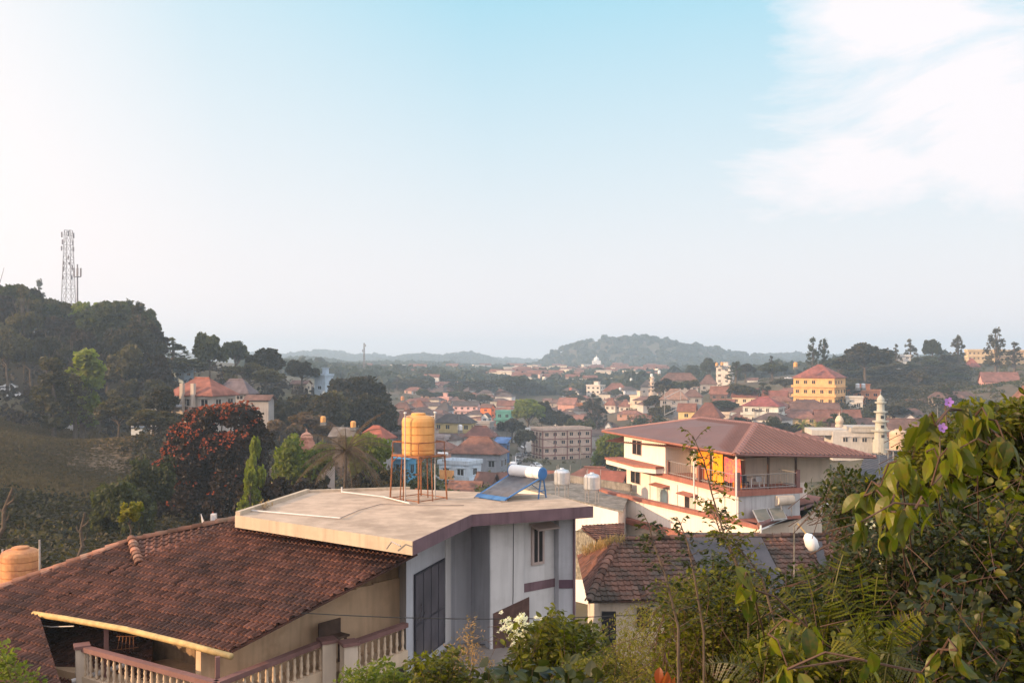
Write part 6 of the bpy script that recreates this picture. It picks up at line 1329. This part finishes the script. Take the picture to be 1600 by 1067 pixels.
for _ in range(26000):
    px, t = mr.uniform(-60, 235), mr.uniform(112, 222); gp.append(Q(px, t))
gp = np.array(gp); gz2 = terrain(gp[:, 0], gp[:, 1]) + .12; a_ = mr.uniform(0, 6.28, len(gp)); hg = mr.uniform(.15, .6, len(gp)) * (1 + .8 * np.sin(gp[:, 0] / 6) * np.sin(gp[:, 1] / 9)); wg = mr.uniform(.15, .5, len(gp))
dx_, dy_ = np.cos(a_) * wg, np.sin(a_) * wg; z0 = np.zeros(len(gp))
Qg = np.stack([np.stack([gp[:, 0] - dx_, gp[:, 1] - dy_, gz2 - .05], 1), np.stack([gp[:, 0] + dx_, gp[:, 1] + dy_, gz2 - .05], 1), np.stack([gp[:, 0] + dx_ * .7 + .1, gp[:, 1] + dy_ * .7, gz2 + hg], 1), np.stack([gp[:, 0] - dx_ * .7 + .1, gp[:, 1] - dy_ * .7, gz2 + hg * .8], 1)], 1)
M['lf_grass'] = leafm('short_meadow_grass', (.055, .042, .020), (.20, .135, .066), .8, .2)
tag(link('meadow_grass', quads_mesh('meadow_grass', Qg, np.clip(mr.normal(.4, .2, len(gp)) + .5 * np.sin(gp[:, 0] / 11 + 1) * np.sin(gp[:, 1] / 14), 0, 1), M['lf_grass'])), kind='stuff')
# ---- red blossoming tree
rr = np.random.RandomState(77); T0 = 112; Xc = (335 - HX) / F * T0; Zg = tz(Xc, T0); sc_ = T0 / F
cc, rc_ = [], []
for px, py, r_ in [(300, 655, 18), (330, 650, 18), (375, 648, 20), (395, 652, 16), (355, 645, 16), (285, 680, 20), (270, 705, 20), (262, 735, 20), (255, 765, 20), (250, 795, 22), (320, 680, 26), (350, 700, 28), (385, 690, 26), (400, 720, 24), (300, 720, 30), (330, 745, 32), (370, 750, 30), (300, 780, 30), (350, 790, 30), (395, 770, 24), (270, 770, 24), (410, 690, 18), (240, 790, 18), (405, 665, 14)]:
    for k in range(2):
        dy = rr.uniform(-3, 3); cc.append(((px - HX) * sc_, T0 + dy, -(py - HY) * sc_)); rc_.append((r_ * sc_ * 1.0,) * 3)
base_ = Vector((Xc, T0, Zg)); rt_ = thing('blossoming_tree', 'broad dark tree covered with red orange blossom on its sunny side', 'tree', base_)
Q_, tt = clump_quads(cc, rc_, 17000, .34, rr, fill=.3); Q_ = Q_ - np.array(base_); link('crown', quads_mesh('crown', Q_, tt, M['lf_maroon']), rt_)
c_arr = np.array(cc); Qf, tf = clump_quads(cc, np.array(rc_) * 1.05, 30000, .24, rr, fill=.12); ce = Qf.mean(1)
dmin = (((ce[:, None, :] - c_arr[None]) / (np.array(rc_)[None] * .92)) ** 2).sum(-1).min(1)
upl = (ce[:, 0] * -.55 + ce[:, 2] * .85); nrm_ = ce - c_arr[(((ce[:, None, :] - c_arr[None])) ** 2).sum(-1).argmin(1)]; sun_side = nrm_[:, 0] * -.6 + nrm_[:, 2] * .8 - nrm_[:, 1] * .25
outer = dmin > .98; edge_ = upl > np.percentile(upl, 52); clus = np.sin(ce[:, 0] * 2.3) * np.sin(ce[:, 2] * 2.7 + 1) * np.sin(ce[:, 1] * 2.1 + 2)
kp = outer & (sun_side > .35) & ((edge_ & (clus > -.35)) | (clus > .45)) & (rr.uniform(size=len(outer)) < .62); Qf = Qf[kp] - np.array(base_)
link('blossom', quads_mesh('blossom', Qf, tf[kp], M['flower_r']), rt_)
b = MB(); b.tube([(0, 0, -2), (.2, 0, 2.5), (-.3, 0, 5)], [.5, .4, .3], 8)
for i in rr.choice(len(cc), 16, replace=False): p = Vector(cc[i]) - base_; b.tube([(-.1, 0, 2.5 + rr.uniform(0, 2.5)), p * .55 + Vector((0, 0, 1.5)), p], [.22, .13, .05], 5)
b.build('trunk', [M['bark']], rt_)
# ---- palms
def palm(px, pytop, t, fl_, label, m='lf_olive', nf=22, lean=.3, group=None):
    x = (px - HX) / F * t; z0 = tz(x, t); zt = -(pytop - HY) / F * t; H = zt - z0; r = thing('palm_tree', label, 'palm', (x, t, z0), 0, group); rp_ = random.Random(int(px)); b = MB()
    b.tube([(0, 0, -1), (lean * .4, 0, H * .5), (lean, 0, H)], [.22, .17, .13], 8); b.build('trunk', [M['bark']], r)
    for f in range(nf):
        an = f * 2.4 + rp_.uniform(-.2, .2); up = 1.15 - 1.7 * (f / nf); ln = fl_ * rp_.uniform(.85, 1.1); q = MB(); pts = []; p = Vector((lean, 0, H)); dirv = Vector((math.cos(an) * math.cos(up), math.sin(an) * math.cos(up), math.sin(up)))
        for k in range(11):
            pts.append(p.copy()); p = p + dirv * (ln / 10); dirv = (dirv + Vector((0, 0, -.13))).normalized()
        q.tube(pts, [.04 * (1 - k / 12) + .008 for k in range(11)], 4)
        for k in range(1, 11):
            for h_ in range(3):
                a0 = pts[k - 1].lerp(pts[k], h_ / 3); dd_ = (pts[k] - pts[k - 1]).normalized(); side = dd_.cross(Vector((0, 0, 1))).normalized(); ll = ln * .17 * math.sin(min(1, (k + .5) / 11) * math.pi * .9 + .25)
                for s in (-1, 1): e = a0 + side * s * ll + dd_ * ll * .5 + Vector((0, 0, -ll * .45)); q.face([a0 - dd_ * .03, a0 + dd_ * .03, e + dd_ * .015, e - dd_ * .015], 0, rp_.random())
        q.build('frond', [M[m]], r)
palm(536, 705, 92, 5.4, 'dark drooping palm behind the concrete roof', 'lf_dry', 24)
palm(1253, 662, 300, 3.4, 'left one of two pale banana like palms behind the metal roof', 'lf_yel', 16); palm(1277, 664, 296, 3.6, 'right one of two pale banana like palms behind the metal roof', 'lf_yel', 16)
# ---- bare stumps behind the tiled roof
def stump(px, pyb, pyt, t, label, lean, leafy=False, m='bark'):
    p0, p1 = P(px, pyb, t), P(px + lean, pyt, t); r = thing('bare_stump', label, 'tree', p0); b = MB(); v = p1 - p0; h = v.length
    b.tube([Vector((0, 0, -4)), Vector(), v * .3 + Vector((.06 * h, 0, 0)), v * .6 + Vector((-.04 * h, .05, 0)), v], [h * .05, h * .05, h * .042, h * .034, h * .022], 8)
    for k, (f, a, l) in enumerate(((.35, 1, .22), (.55, -1, .18), (.7, 1, .2))): s = v * f; b.tube([s, s + Vector((a * l * .5 * h, 0, l * .4 * h)), s + Vector((a * l * .6 * h, 0, l * h))], [h * .022, h * .016, h * .008], 5)
    b.build('trunk', [M[m]], r)
    if leafy:
        rr = np.random.RandomState(3); c = [tuple(v * 1.0 + Vector((rr.uniform(-.35, .35), rr.uniform(-.3, .3), rr.uniform(-.1, .45)))) for _ in range(16)]; Q_, tt = clump_quads(c, [(.15,) * 3] * 16, 900, .075, rr); link('crown', quads_mesh('crown', Q_, tt, M['lf_gold']), r)
stump(121, 875, 800, 42, 'bare forked stump behind the tiled roof', 12); stump(-8, 850, 762, 40, 'broken grey branch at the left edge', 28)
stump(203, 840, 806, 37, 'stubby plant with a golden leafy top behind the roof ridge', 0, True)
tree('bush', 1, 217, 825, 37.5, 12, 'lf_yel', 'tiny green weed beside the golden topped stump', ground=P(0, 845, 37.5).z)
# ---------------------------------------------------------------- plants close to the camera
def leaf_tpl(w_, bend=.25, fold=.18, n=6, tip=1.0):           # unit leaf along +x: left and right halves meet at a sunk midrib
    vs = []; fs = []
    for i in range(n + 1):
        u = i / n; ww = w_ * math.sin(math.pi * u ** tip) ** .8 if 0 < i < n else 0.0; z = -bend * u * u
        vs += [(u, 0, z), (u, ww, z + fold * ww), (u, -ww, z + fold * ww)]
    for i in range(n):
        a = i * 3; c = a + 3; fs += [(a, c, c + 1, a + 1), (a, a + 2, c + 2, c)]
    return np.array(vs), np.array(fs)
def scatter(pos, dirs, size, tpl, rr, roll=.6):                # all leaves of one plant as quads
    V, Fc = tpl; n = len(pos); x = dirs / np.linalg.norm(dirs, axis=1)[:, None]; up = np.array([0, 0, 1.0]) + rr.normal(size=(n, 3)) * roll
    y = np.cross(up, x); y /= np.linalg.norm(y, axis=1)[:, None] + 1e-9; z = np.cross(x, y)
    W_ = pos[:, None, :] + size[:, None, None] * (V[None, :, 0:1] * x[:, None, :] + V[None, :, 1:2] * y[:, None, :] + V[None, :, 2:3] * z[:, None, :])
    return W_[:, Fc, :].reshape(-1, 4, 3)
OVAL = leaf_tpl(.27, .22, .25, 4); LANCE = leaf_tpl(.16, .3, .3); ROUND = leaf_tpl(.40, .15, .12, 4); BIG = leaf_tpl(.25, .35, .25, 8, .85); TINY = leaf_tpl(.3, .1, .2, 2)
def spray(rr, tips, base, n_leaf, droop=.0, lean=None):
    """stems from base towards tips; returns stem lines and leaf positions / directions"""
    ST = []; LP = []; LD = []
    for tp in tips:
        b0 = np.array(base[rr.randint(len(base))]); tp = np.array(tp); m = (b0 + tp) / 2 + rr.normal(size=3) * .06 * np.linalg.norm(tp - b0); ts = np.linspace(0, 1, 9)[:, None]
        c = (1 - ts) ** 2 * b0 + 2 * ts * (1 - ts) * m + ts ** 2 * tp; ST.append(c)
        for k in range(n_leaf):
            u = SH + (1 - SH) * (k + rr.uniform()) / n_leaf; i = min(7, int(u * 8)); f = u * 8 - i; p = c[i] * (1 - f) + c[i + 1] * f; tg = c[i + 1] - c[i]; tg /= np.linalg.norm(tg) + 1e-9
            sd_ = rr.normal(size=3); sd_ -= tg * sd_.dot(tg); sd_ /= np.linalg.norm(sd_) + 1e-9; LP.append(p + sd_ * rr.uniform(.004, .05)); LD.append(tg * .5 + sd_ * .9 + np.array([0, 0, -droop]))
    return ST, np.array(LP), np.array(LD)
SH = .3
def region(rr, poly, t0, t1, n):                               # points of the plant's volume: a patch of the view between two distances
    xs = [p[0] for p in poly]; ys = [p[1] for p in poly]; o = []
    while len(o) < n:
        x, y = rr.uniform(min(xs), max(xs)), rr.uniform(min(ys), max(ys)); c = False; j = len(poly) - 1
        for i in range(len(poly)):
            if (poly[i][1] > y) != (poly[j][1] > y) and x < (poly[j][0] - poly[i][0]) * (y - poly[i][1]) / (poly[j][1] - poly[i][1]) + poly[i][0]: c = not c
            j = i
        if c: o.append(tuple(P(x, y, rr.uniform(t0, t1))))
    return o
def plant(nm, label, cat, poly, t0, t1, tips, per, size, tpl, m, seed, droop=0, stem=.006, roll=.6, base_spread=.5, flowers=None, group=None, bases=None):
    rr = np.random.RandomState(seed); tp = region(rr, poly, t0, t1, tips); cx = sum(p[0] for p in poly) / len(poly); tm_ = (t0 + t1) / 2; bx = (cx - HX) / F * tm_; bz = tz(bx, tm_)
    root = Vector((bx, tm_, bz)); r = thing(nm, label, cat, root, 0, group); bs = []
    for _ in range(max(3, tips // 8)):
        x = bx + rr.normal() * base_spread; y = tm_ + rr.normal() * base_spread * .5; bs.append((x, y, tz(x, y) - .05))
    if bases: bs = bases
    else:
        # stems rise under their tips
        bs2 = []
    ST = []; LP = []; LD = []
    for p in tp:
        b0 = bs[int(np.argmin([abs(q[0] - p[0]) + .5 * abs(q[1] - p[1]) for q in bs]))]; full = rr.uniform() < .015
        if not full and not bases: v_ = np.array(p) - np.array(b0); ll = np.linalg.norm(v_) + 1e-6; v_ = v_ / ll * .5 + rr.normal(size=3) * .45; v_[2] = abs(v_[2]) + .2; b0 = tuple(np.array(p) - v_ / np.linalg.norm(v_) * min(.42, ll) * rr.uniform(.6, 1.1))
        a_, b_, c_ = spray(rr, [p], [b0], per if not full else int(per * 1.6), droop); ST += a_; LP.append(b_); LD.append(c_)
    LP = np.concatenate(LP); LD = np.concatenate(LD); sz = size * rr.uniform(.55, 1.3, len(LP)); Q_ = scatter(LP, LD, sz, tpl, rr, roll); k = len(tpl[1])
    tt = np.repeat(np.clip(rr.normal(.45, .25, len(LP)), 0, 1), k); link('leaves', quads_mesh('leaves', Q_ - np.array(root), tt, M[m]), r)
    b = MB(); 
    for s in ST: b.tube([Vector(q) - root for q in s[::2]], [stem * .36 * (1.2 - .2 * i) for i in range(5)], 4, cap=False)
    b.build('stems', [M['wood']], r)
    if flowers:
        fm, n, fs, per_f = flowers; idx = rr.choice(len(tp), min(n, len(tp)), replace=False); pp = []; dd_ = []
        for i in idx:
            for q in range(per_f):
                o = rr.normal(size=3) * fs * 1.6
                for a in range(5): an = a * 1.2566; pp.append(np.array(tp[i]) + o); dd_.append(np.array([math.cos(an), math.sin(an) * .4 - .4, math.sin(an) * .8 + .3]))
        pp = np.array(pp); dd_ = np.array(dd_); Qf = scatter(pp, dd_, np.full(len(pp), fs), ROUND, rr, .2); link('flowers', quads_mesh('flowers', Qf - np.array(root), np.full(len(Qf), .5), M[fm]), r)
    return r
# right hand thicket, from back to front
plant('leafy_shrub', 'tall golden green shrub filling the right edge of the photo', 'shrub', [(1505, 630), (1560, 625), (1680, 600), (1680, 860), (1500, 830), (1490, 700)], 6.2, 7.6, 760, 26, .055, OVAL, 'lf_vine', 201, .2)
plant('leafy_shrub', 'yellowish small leaved shrub behind the big hanging leaves', 'shrub', [(1440, 650), (1500, 655), (1520, 760), (1440, 800), (1400, 740)], 6.0, 7.0, 260, 24, .05, OVAL, 'lf_vine', 202, .2)
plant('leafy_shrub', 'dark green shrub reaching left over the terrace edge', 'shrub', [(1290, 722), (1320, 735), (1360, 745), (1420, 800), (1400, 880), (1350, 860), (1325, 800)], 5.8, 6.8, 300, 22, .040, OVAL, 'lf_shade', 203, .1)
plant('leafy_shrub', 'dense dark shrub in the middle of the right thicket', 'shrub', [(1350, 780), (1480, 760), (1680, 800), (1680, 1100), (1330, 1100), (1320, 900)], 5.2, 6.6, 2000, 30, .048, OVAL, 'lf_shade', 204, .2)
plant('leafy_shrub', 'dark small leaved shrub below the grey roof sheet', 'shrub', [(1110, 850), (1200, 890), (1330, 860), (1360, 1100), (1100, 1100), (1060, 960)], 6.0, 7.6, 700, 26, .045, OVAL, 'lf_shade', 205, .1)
plant('leafy_shrub', 'shaded ground shrub along the lower right edge', 'shrub', [(1180, 985), (1400, 960), (1680, 950), (1700, 1140), (1180, 1140)], 4.2, 5.2, 520, 24, .055, OVAL, 'lf_vine', 206, .2, flowers=('flower_w', 14, .012, 5))
plant('round_leaf_vine', 'climber with rounded green leaves at the right edge', 'vine', [(1560, 740), (1680, 700), (1680, 1000), (1520, 1020), (1500, 850)], 4.6, 5.4, 130, 12, .048, ROUND, 'lf_vine', 207, .2)
plant('round_leaf_vine', 'climber with rounded leaves near the bottom right corner', 'vine', [(1430, 900), (1560, 880), (1600, 1080), (1400, 1100)], 3.8, 4.6, 80, 10, .045, ROUND, 'lf_shade', 208, .3)
plant('small_flowered_weed', 'dark weed with tiny white flower heads below the big leaves', 'plant', [(1330, 790), (1400, 800), (1470, 930), (1340, 920)], 4.8, 5.6, 60, 14, .04, OVAL, 'lf_shade', 209, .1, flowers=('flower_w', 16, .010, 6))
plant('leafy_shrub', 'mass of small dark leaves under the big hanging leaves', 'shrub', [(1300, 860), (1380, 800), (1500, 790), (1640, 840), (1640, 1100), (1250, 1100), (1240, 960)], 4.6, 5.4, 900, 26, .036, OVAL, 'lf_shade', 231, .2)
plant('leafy_shrub', 'shaded small leaved shrub before the cottage wall', 'shrub', [(1040, 900), (1120, 880), (1200, 930), (1260, 1000), (1260, 1120), (1020, 1120)], 5.6, 6.4, 520, 26, .034, OVAL, 'lf_vine', 232, .2)
# hanging big leaves
def bigleaves(label, spots, t, size, m, seed, base, nm='big_leaf_branch', dr=1.2, spread=16, per=5):
    rr = np.random.RandomState(seed); root = P(base[0], base[1], t + 1.2); root.z = min(root.z, -.3); r = thing(nm, label, 'branch', root); LP = []; LD = []; b = MB(); prev = Vector((0, 0, 0))
    b.tube([Vector((0, 0, tz(root.x, root.y) - root.z - .1)), Vector()], .003, 5)
    for px, py in spots:
        p = P(px, py, t + rr.uniform(-.15, .15)); q = p - root; mid_ = prev.lerp(q, .5) + Vector((0, 0, .04)); b.tube([prev, mid_, q], [.005, .004, .003], 5); prev = q
        for k in range(per):
            a = rr.uniform(0, 6.28); LP.append(np.array(p) + rr.normal(size=3) * .02); LD.append(np.array([math.cos(a) * .55, math.sin(a) * .45, rr.uniform(-dr, -.35) * 1.0]))
    LP = np.array(LP); LD = np.array(LD); Q_ = scatter(LP, LD, size * rr.uniform(.7, 1.15, len(LP)), BIG, rr, .5); tt = np.repeat(np.clip(rr.normal(.5, .3, len(LP)), 0, 1), len(BIG[1]))
    link('leaves', quads_mesh('leaves', Q_ - np.array(root), tt, M[m]), r); b.build('stem', [M['wood']], r); return r
bigleaves('branch with broad drooping yellow green leaves left of the thicket', [(1402, 720), (1375, 760), (1350, 775), (1392, 790), (1420, 735), (1440, 765)], 3.7, .105, 'lf_big', 301, (1430, 900))
bigleaves('bright lit branch with broad leaves at the top of the thicket', [(1525, 648), (1545, 655), (1570, 690), (1515, 672), (1555, 700), (1500, 700)], 4.0, .125, 'lf_big', 302, (1530, 850))
bigleaves('middle branch of broad leaves under the lit top branch', [(1448, 705), (1470, 725), (1495, 745), (1455, 760), (1480, 700)], 3.9, .105, 'lf_big', 303, (1480, 860), per=4)
bigleaves('lower branch of broad hanging leaves over the cottage roof', [(1400, 800), (1385, 830), (1430, 795), (1450, 790), (1345, 815)], 3.6, .10, 'lf_big', 304, (1420, 930), per=4)
bigleaves('drooping pale green leaf cluster at the lower middle', [(1172, 905), (1160, 915), (1262, 980), (1250, 975), (1200, 990), (1230, 1040)], 3.8, .115, 'lf_big', 305, (1210, 1080), per=3)
bigleaves('broad leaves at the bottom right of the photo', [(1470, 1020), (1495, 1015), (1440, 1050), (1230, 1045), (1350, 1030)], 3.2, .095, 'lf_big', 306, (1460, 1090), per=3)
bigleaves('small cluster of broad leaves at the top left of the thicket', [(1448, 655), (1462, 665), (1505, 640), (1452, 672)], 4.2, .10, 'lf_vine', 307, (1470, 760), per=4)
bigleaves('pair of orange red leaves at the bottom of the photo', [(1042, 1034), (1036, 1040)], 3.4, .085, 'lf_red', 308, (1040, 1100), per=2, dr=2.5)
# purple trumpet flowers
for px, py, lab in ((1472, 668, 'lower purple flower at the left of the thicket'), (1482, 628, 'upper purple flower at the top of the thicket')):
    c = P(px, py, 4.3); r = thing('purple_flower', lab, 'flower', c, 0, 'purple flowers'); b = MB()
    for k in range(5): a = k * 1.2566; d = Vector((math.cos(a), -.25, math.sin(a))); s = Vector((-math.sin(a), 0, math.cos(a))); b.face([Vector((0, 0, 0)), d * .012 + s * .009, d * .022 + s * .005, d * .022 - s * .005, d * .012 - s * .009], 0, .5)
    b.build('petals', [M['flower_p']], r); MB().tube([(0, 0, 0), (.0, .03, -.01), (.01, .04, -.12)], [.008, .004, .003], 6).build('stalk', [M['bark']], r)
# ferns
def fern(label, tips, base, t, m, seed, ln=.16):
    rr = random.Random(seed); root = P(base[0], base[1], t); r = thing('fern', label, 'fern', root)
    for i, (px, py) in enumerate(tips):
        e = P(px, py, t + rr.uniform(-.3, .2)) - root; mid_ = e * .5 + Vector((0, 0, e.length * .28)); b = MB(); pts = [(1 - u) ** 2 * Vector() + 2 * u * (1 - u) * mid_ + u * u * e for u in [k / 26 for k in range(27)]]
        b.tube(pts[::3], .003, 4)
        for k in range(3, 27):
            if k % 3 == 2: continue
            d = (pts[k] - pts[k - 1]).normalized(); s = d.cross(Vector((.1, -.9, .4))).normalized(); l = ln * math.sin((k - 2) / 25 * math.pi) ** .7 * (1 - .45 * k / 26)
            for sg in (-1, 1):
                q = d * .5 + s * sg; q = q.normalized(); w_ = d * .0055; tip = pts[k] + q * l + Vector((0, 0, -l * .35)); tn = rr.random()
                nseg = 6
                for j in range(nseg):      # little teeth along the pinna
                    a = pts[k].lerp(tip, j / nseg); c = pts[k].lerp(tip, (j + .85) / nseg); k_ = 1 - j / nseg * .7; b.face([a - w_ * 1.1 * k_, c - w_ * .5 * k_, c + w_ * .5 * k_, a + w_ * 1.1 * k_], 0, tn)
        b.build('frond', [M[m]], r)
fern('fern with long arching fronds in the middle of the thicket', [(1340, 880), (1372, 895), (1405, 990), (1300, 1000), (1440, 960), (1290, 905), (1340, 960)], (1360, 1040), 3.9, 'lf_vine', 401, .10)
fern('fern with fronds spreading over the lower cottage roof', [(1250, 880), (1320, 860), (1300, 940), (1220, 920), (1200, 980)], (1290, 1010), 4.6, 'lf_vine', 402, .11)
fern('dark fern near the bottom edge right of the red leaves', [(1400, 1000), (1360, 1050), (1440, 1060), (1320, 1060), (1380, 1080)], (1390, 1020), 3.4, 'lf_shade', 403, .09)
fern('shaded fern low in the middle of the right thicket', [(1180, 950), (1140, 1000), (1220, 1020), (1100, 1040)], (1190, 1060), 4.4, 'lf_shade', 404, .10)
# thin arching sprigs in front of the veranda house
def sprig(label, pts, t, m, seed, leaf=.035, side=.11, n=60):
    rr = np.random.RandomState(seed); c = [P(px, py, t) for px, py in pts]; root = Vector((c[0].x, c[0].y, tz(c[0].x, t))); r = thing('thin_sprig', label, 'plant', root); b = MB(); L_ = [Vector(q) - root for q in c]
    b.tube([Vector()] + L_, [.009] + [.007 - .005 * i / len(L_) for i in range(len(L_))], 5); LP = []; LD = []
    for k in range(n):
        u = (k + rr.uniform()) / n * (len(L_) - 1); i = min(int(u), len(L_) - 2); p = L_[i].lerp(L_[i + 1], u - i); a = rr.choice([-1, 1]); taper = 1 - .6 * u / (len(L_) - 1)
        e = p + Vector((a * side * taper * rr.uniform(.5, 1), rr.normal() * side * .5, side * .25 * rr.normal() + .02)); b.tube([p, (p + e) / 2 + Vector((0, 0, .012)), e], [.0022, .0016, .001], 3)
        for j in range(8): f = (j + 1) / 8; q = p.lerp(e, f) + Vector((0, 0, .012 * math.sin(f * 3.1))); LP.append(tuple(q)); LD.append((a * .8 + rr.normal() * .4, rr.normal() * .5, .35 * (-1) ** j + rr.normal() * .3))
    LP = np.array(LP); LD = np.array(LD); Q_ = scatter(LP, LD, leaf * rr.uniform(.6, 1.2, len(LP)), TINY, rr, .5); link('leaves', quads_mesh('leaves', Q_, np.repeat(rr.uniform(size=len(LP)), len(TINY[1])), M[m]), r); b.build('stem', [M['bark']], r)
sprig('tall thin sprig rising across the washing on the veranda', [(1185, 960), (1160, 900), (1130, 830), (1112, 770), (1100, 720), (1082, 680)], 5.2, 'lf_vine', 501, .03, .16, 46)
sprig('second thin sprig leaning right of the tallest one', [(1170, 960), (1150, 880), (1125, 830), (1115, 800)], 5.4, 'lf_shade', 502, .03, .14, 36)
sprig('short sprig over the left end of the cottage roof', [(1060, 980), (1040, 900), (1022, 850), (1012, 815)], 5.0, 'lf_shade', 503, .032, .14, 34)
sprig('small sprig in front of the lower ledge of the veranda house', [(1100, 990), (1085, 900), (1075, 850), (1062, 815)], 5.3, 'lf_shade', 504, .03, .13, 34)
sprig('sprig bending over the dark roof sheet', [(1210, 970), (1190, 900), (1150, 850), (1120, 835)], 5.0, 'lf_vine', 505, .03, .16, 44)
# feathery golden shrubs and lit broad leaved shrub in the lower middle
plant('feathery_shrub', 'golden feathery shrub in the bottom middle', 'shrub', [(965, 955), (1010, 935), (1060, 975), (1110, 990), (1120, 1140), (950, 1140)], 6.4, 7.8, 520, 40, .022, LANCE, 'lf_gold', 211, -.1, stem=.004)
plant('feathery_shrub', 'greener feathery shrub right of the golden one', 'shrub', [(1060, 900), (1130, 900), (1190, 960), (1200, 1140), (1080, 1140)], 6.6, 8.0, 420, 36, .026, LANCE, 'lf_vine', 212, -.1, stem=.004)
plant('broad_leaf_shrub', 'sunlit shrub with broad leaves and white flower heads before the pale wall', 'shrub', [(805, 1000), (850, 960), (868, 940), (905, 975), (930, 965), (945, 1000), (960, 1140), (800, 1140)], 9.2, 10.8, 420, 24, .075, OVAL, 'lf_vine', 213, .5, flowers=('flower_w', 14, .022, 5))
plant('flower_sprays', 'tall white flower sprays left of the sunlit shrub', 'plant', [(785, 968), (832, 962), (838, 990), (790, 1000)], 9.6, 10.2, 20, 4, .04, OVAL, 'lf_vine', 214, .1, flowers=('flower_w', 20, .024, 6))
plant('broad_leaf_shrub', 'sunlit lower shrub in front of the tall dark window', 'shrub', [(640, 1030), (690, 1020), (712, 1005), (740, 1040), (800, 1060), (800, 1140), (620, 1140)], 9.0, 10.5, 330, 22, .065, OVAL, 'lf_vine', 215, .3)
plant('broad_leaf_shrub', 'pale green shrub under the balustrade end', 'shrub', [(545, 1045), (600, 1025), (640, 1040), (650, 1140), (520, 1140)], 9.4, 10.6, 220, 22, .055, OVAL, 'lf_yel', 216, .2)
plant('round_leaf_vine', 'dark round leaved plant at the bottom middle', 'vine', [(760, 1035), (850, 1020), (900, 1050), (960, 1045), (980, 1140), (740, 1140)], 5.6, 6.6, 70, 12, .085, ROUND, 'lf_shade', 217, .2)
plant('feathery_shrub', 'low golden green shrub between the round leaved plant and the red leaves', 'shrub', [(880, 1030), (960, 1010), (1000, 1040), (1000, 1140), (870, 1140)], 7.0, 8.2, 300, 26, .035, OVAL, 'lf_vine', 218, .1)
plant('dry_weed', 'dry upright weed before the pale wall', 'plant', [(730, 965), (738, 950), (748, 1000), (770, 1035), (740, 1040), (725, 1010)], 9.0, 9.4, 26, 26, .028, LANCE, 'lf_drygrass', 219, -.2, stem=.004, base_spread=.1)
plant('leafy_shrub', 'yellow green weed at the bottom left corner of the photo', 'shrub', [(-30, 1010), (20, 1000), (40, 1030), (60, 1060), (60, 1140), (-40, 1140)], 10.0, 11.0, 90, 16, .07, OVAL, 'lf_yel', 220, .2)
plant('dry_weed', 'tuft of dry orange grass on the kerb of the concrete roof', 'plant', [(405, 794), (412, 782), (424, 784), (420, 798)], 33.8, 34.2, 24, 8, .09, LANCE, 'lf_drygrass', 221, -.3, stem=.006, base_spread=.1, bases=[tuple(Pz(413, 796, ZR + .1))])
rr = np.random.RandomState(8); gp = []; gd_ = []
for k in range(900):
    u = rr.uniform(); p = ra.lerp(cb, u * .8) + Vector((rr.normal() * .15, -rr.uniform(0, .9), rr.normal() * .05 + .0)); gp.append(tuple(p)); gd_.append((rr.normal() * .4, rr.normal() * .4, 1))
gr_ = tag(link('roof_grass', quads_mesh('roof_grass', scatter(np.array(gp), np.array(gd_), rr.uniform(.15, .42, 900), leaf_tpl(.05, .3, .1, 3), rr, .6), rr.uniform(size=900 * 6), M['lf_drygrass'])), kind='stuff')
# overhead wires
M['wire'] = pm('black_wire', (.03, .03, .03), .7, .1, 1, 0)
def wire(a, c, sag, label, r=.012):
    pts = [a.lerp(c, k / 16) - Vector((0, 0, sag * 4 * (k / 16) * (1 - k / 16))) for k in range(17)]; return tag(MB().tube(pts, r, 4).build('overhead_wire', [M['wire']]), label, 'wire')
wire(P(0, 842, 44), P(362, 818, 40), .25, 'thin black wire running behind the tiled roof'); wire(P(0, 858, 42), P(330, 832, 38), .2, 'lower thin black wire behind the tiled roof')
wire(P(470, 957, 24), P(1180, 945, 26), .25, 'thin black wire crossing the pale house front'); wire(P(300, 770, 70), P(640, 780, 80), .5, 'thin wire before the red blossoming tree')
wire(P(885, 828, 40), P(1190, 838, 40), .15, 'thin wire crossing the lower wall of the veranda house')
wr = random.Random(4)
for i, (xa, ya, ta, xb, yb_, tb2) in enumerate([(560, 690, 230, 717, 652, 300), (717, 652, 300, 792, 655, 330), (792, 655, 330, 907, 705, 240), (868, 668, 330, 907, 705, 240), (650, 645, 380, 717, 652, 300), (907, 705, 240, 975, 690, 128), (1087, 630, 380, 1186, 640, 330), (1186, 640, 330, 1315, 660, 330)]):
    wire(P(xa, ya, ta), P(xb, yb_, tb2), 1.2, 'thin black power line strung across the town, ' + ['left of the ochre tank', 'right of the ochre tank', 'over the street', 'beside the red banded block', 'behind the ochre tank', 'above the silver tanks', 'left of the white two storey house', 'over the long brown roofs'][i], .035)
# ---------------------------------------------------------------- haze
hzm = bpy.data.materials.new('haze'); hzm.use_nodes = True; t_ = hzm.node_tree; t_.nodes.remove(t_.nodes['Principled BSDF'])
pv = nd(t_, 'ShaderNodeVolumePrincipled'); pv.inputs['Color'].default_value = (.62, .81, 1.0, 1); pv.inputs['Density'].default_value = HAZE; pv.inputs['Anisotropy'].default_value = .15
t_.links.new(pv.outputs[0], t_.nodes['Material Output'].inputs['Volume'])
o = MB().box(-4400, 4400, -4400, 4400, -80, 90).build('haze', [hzm]); tag(o, kind='stuff')
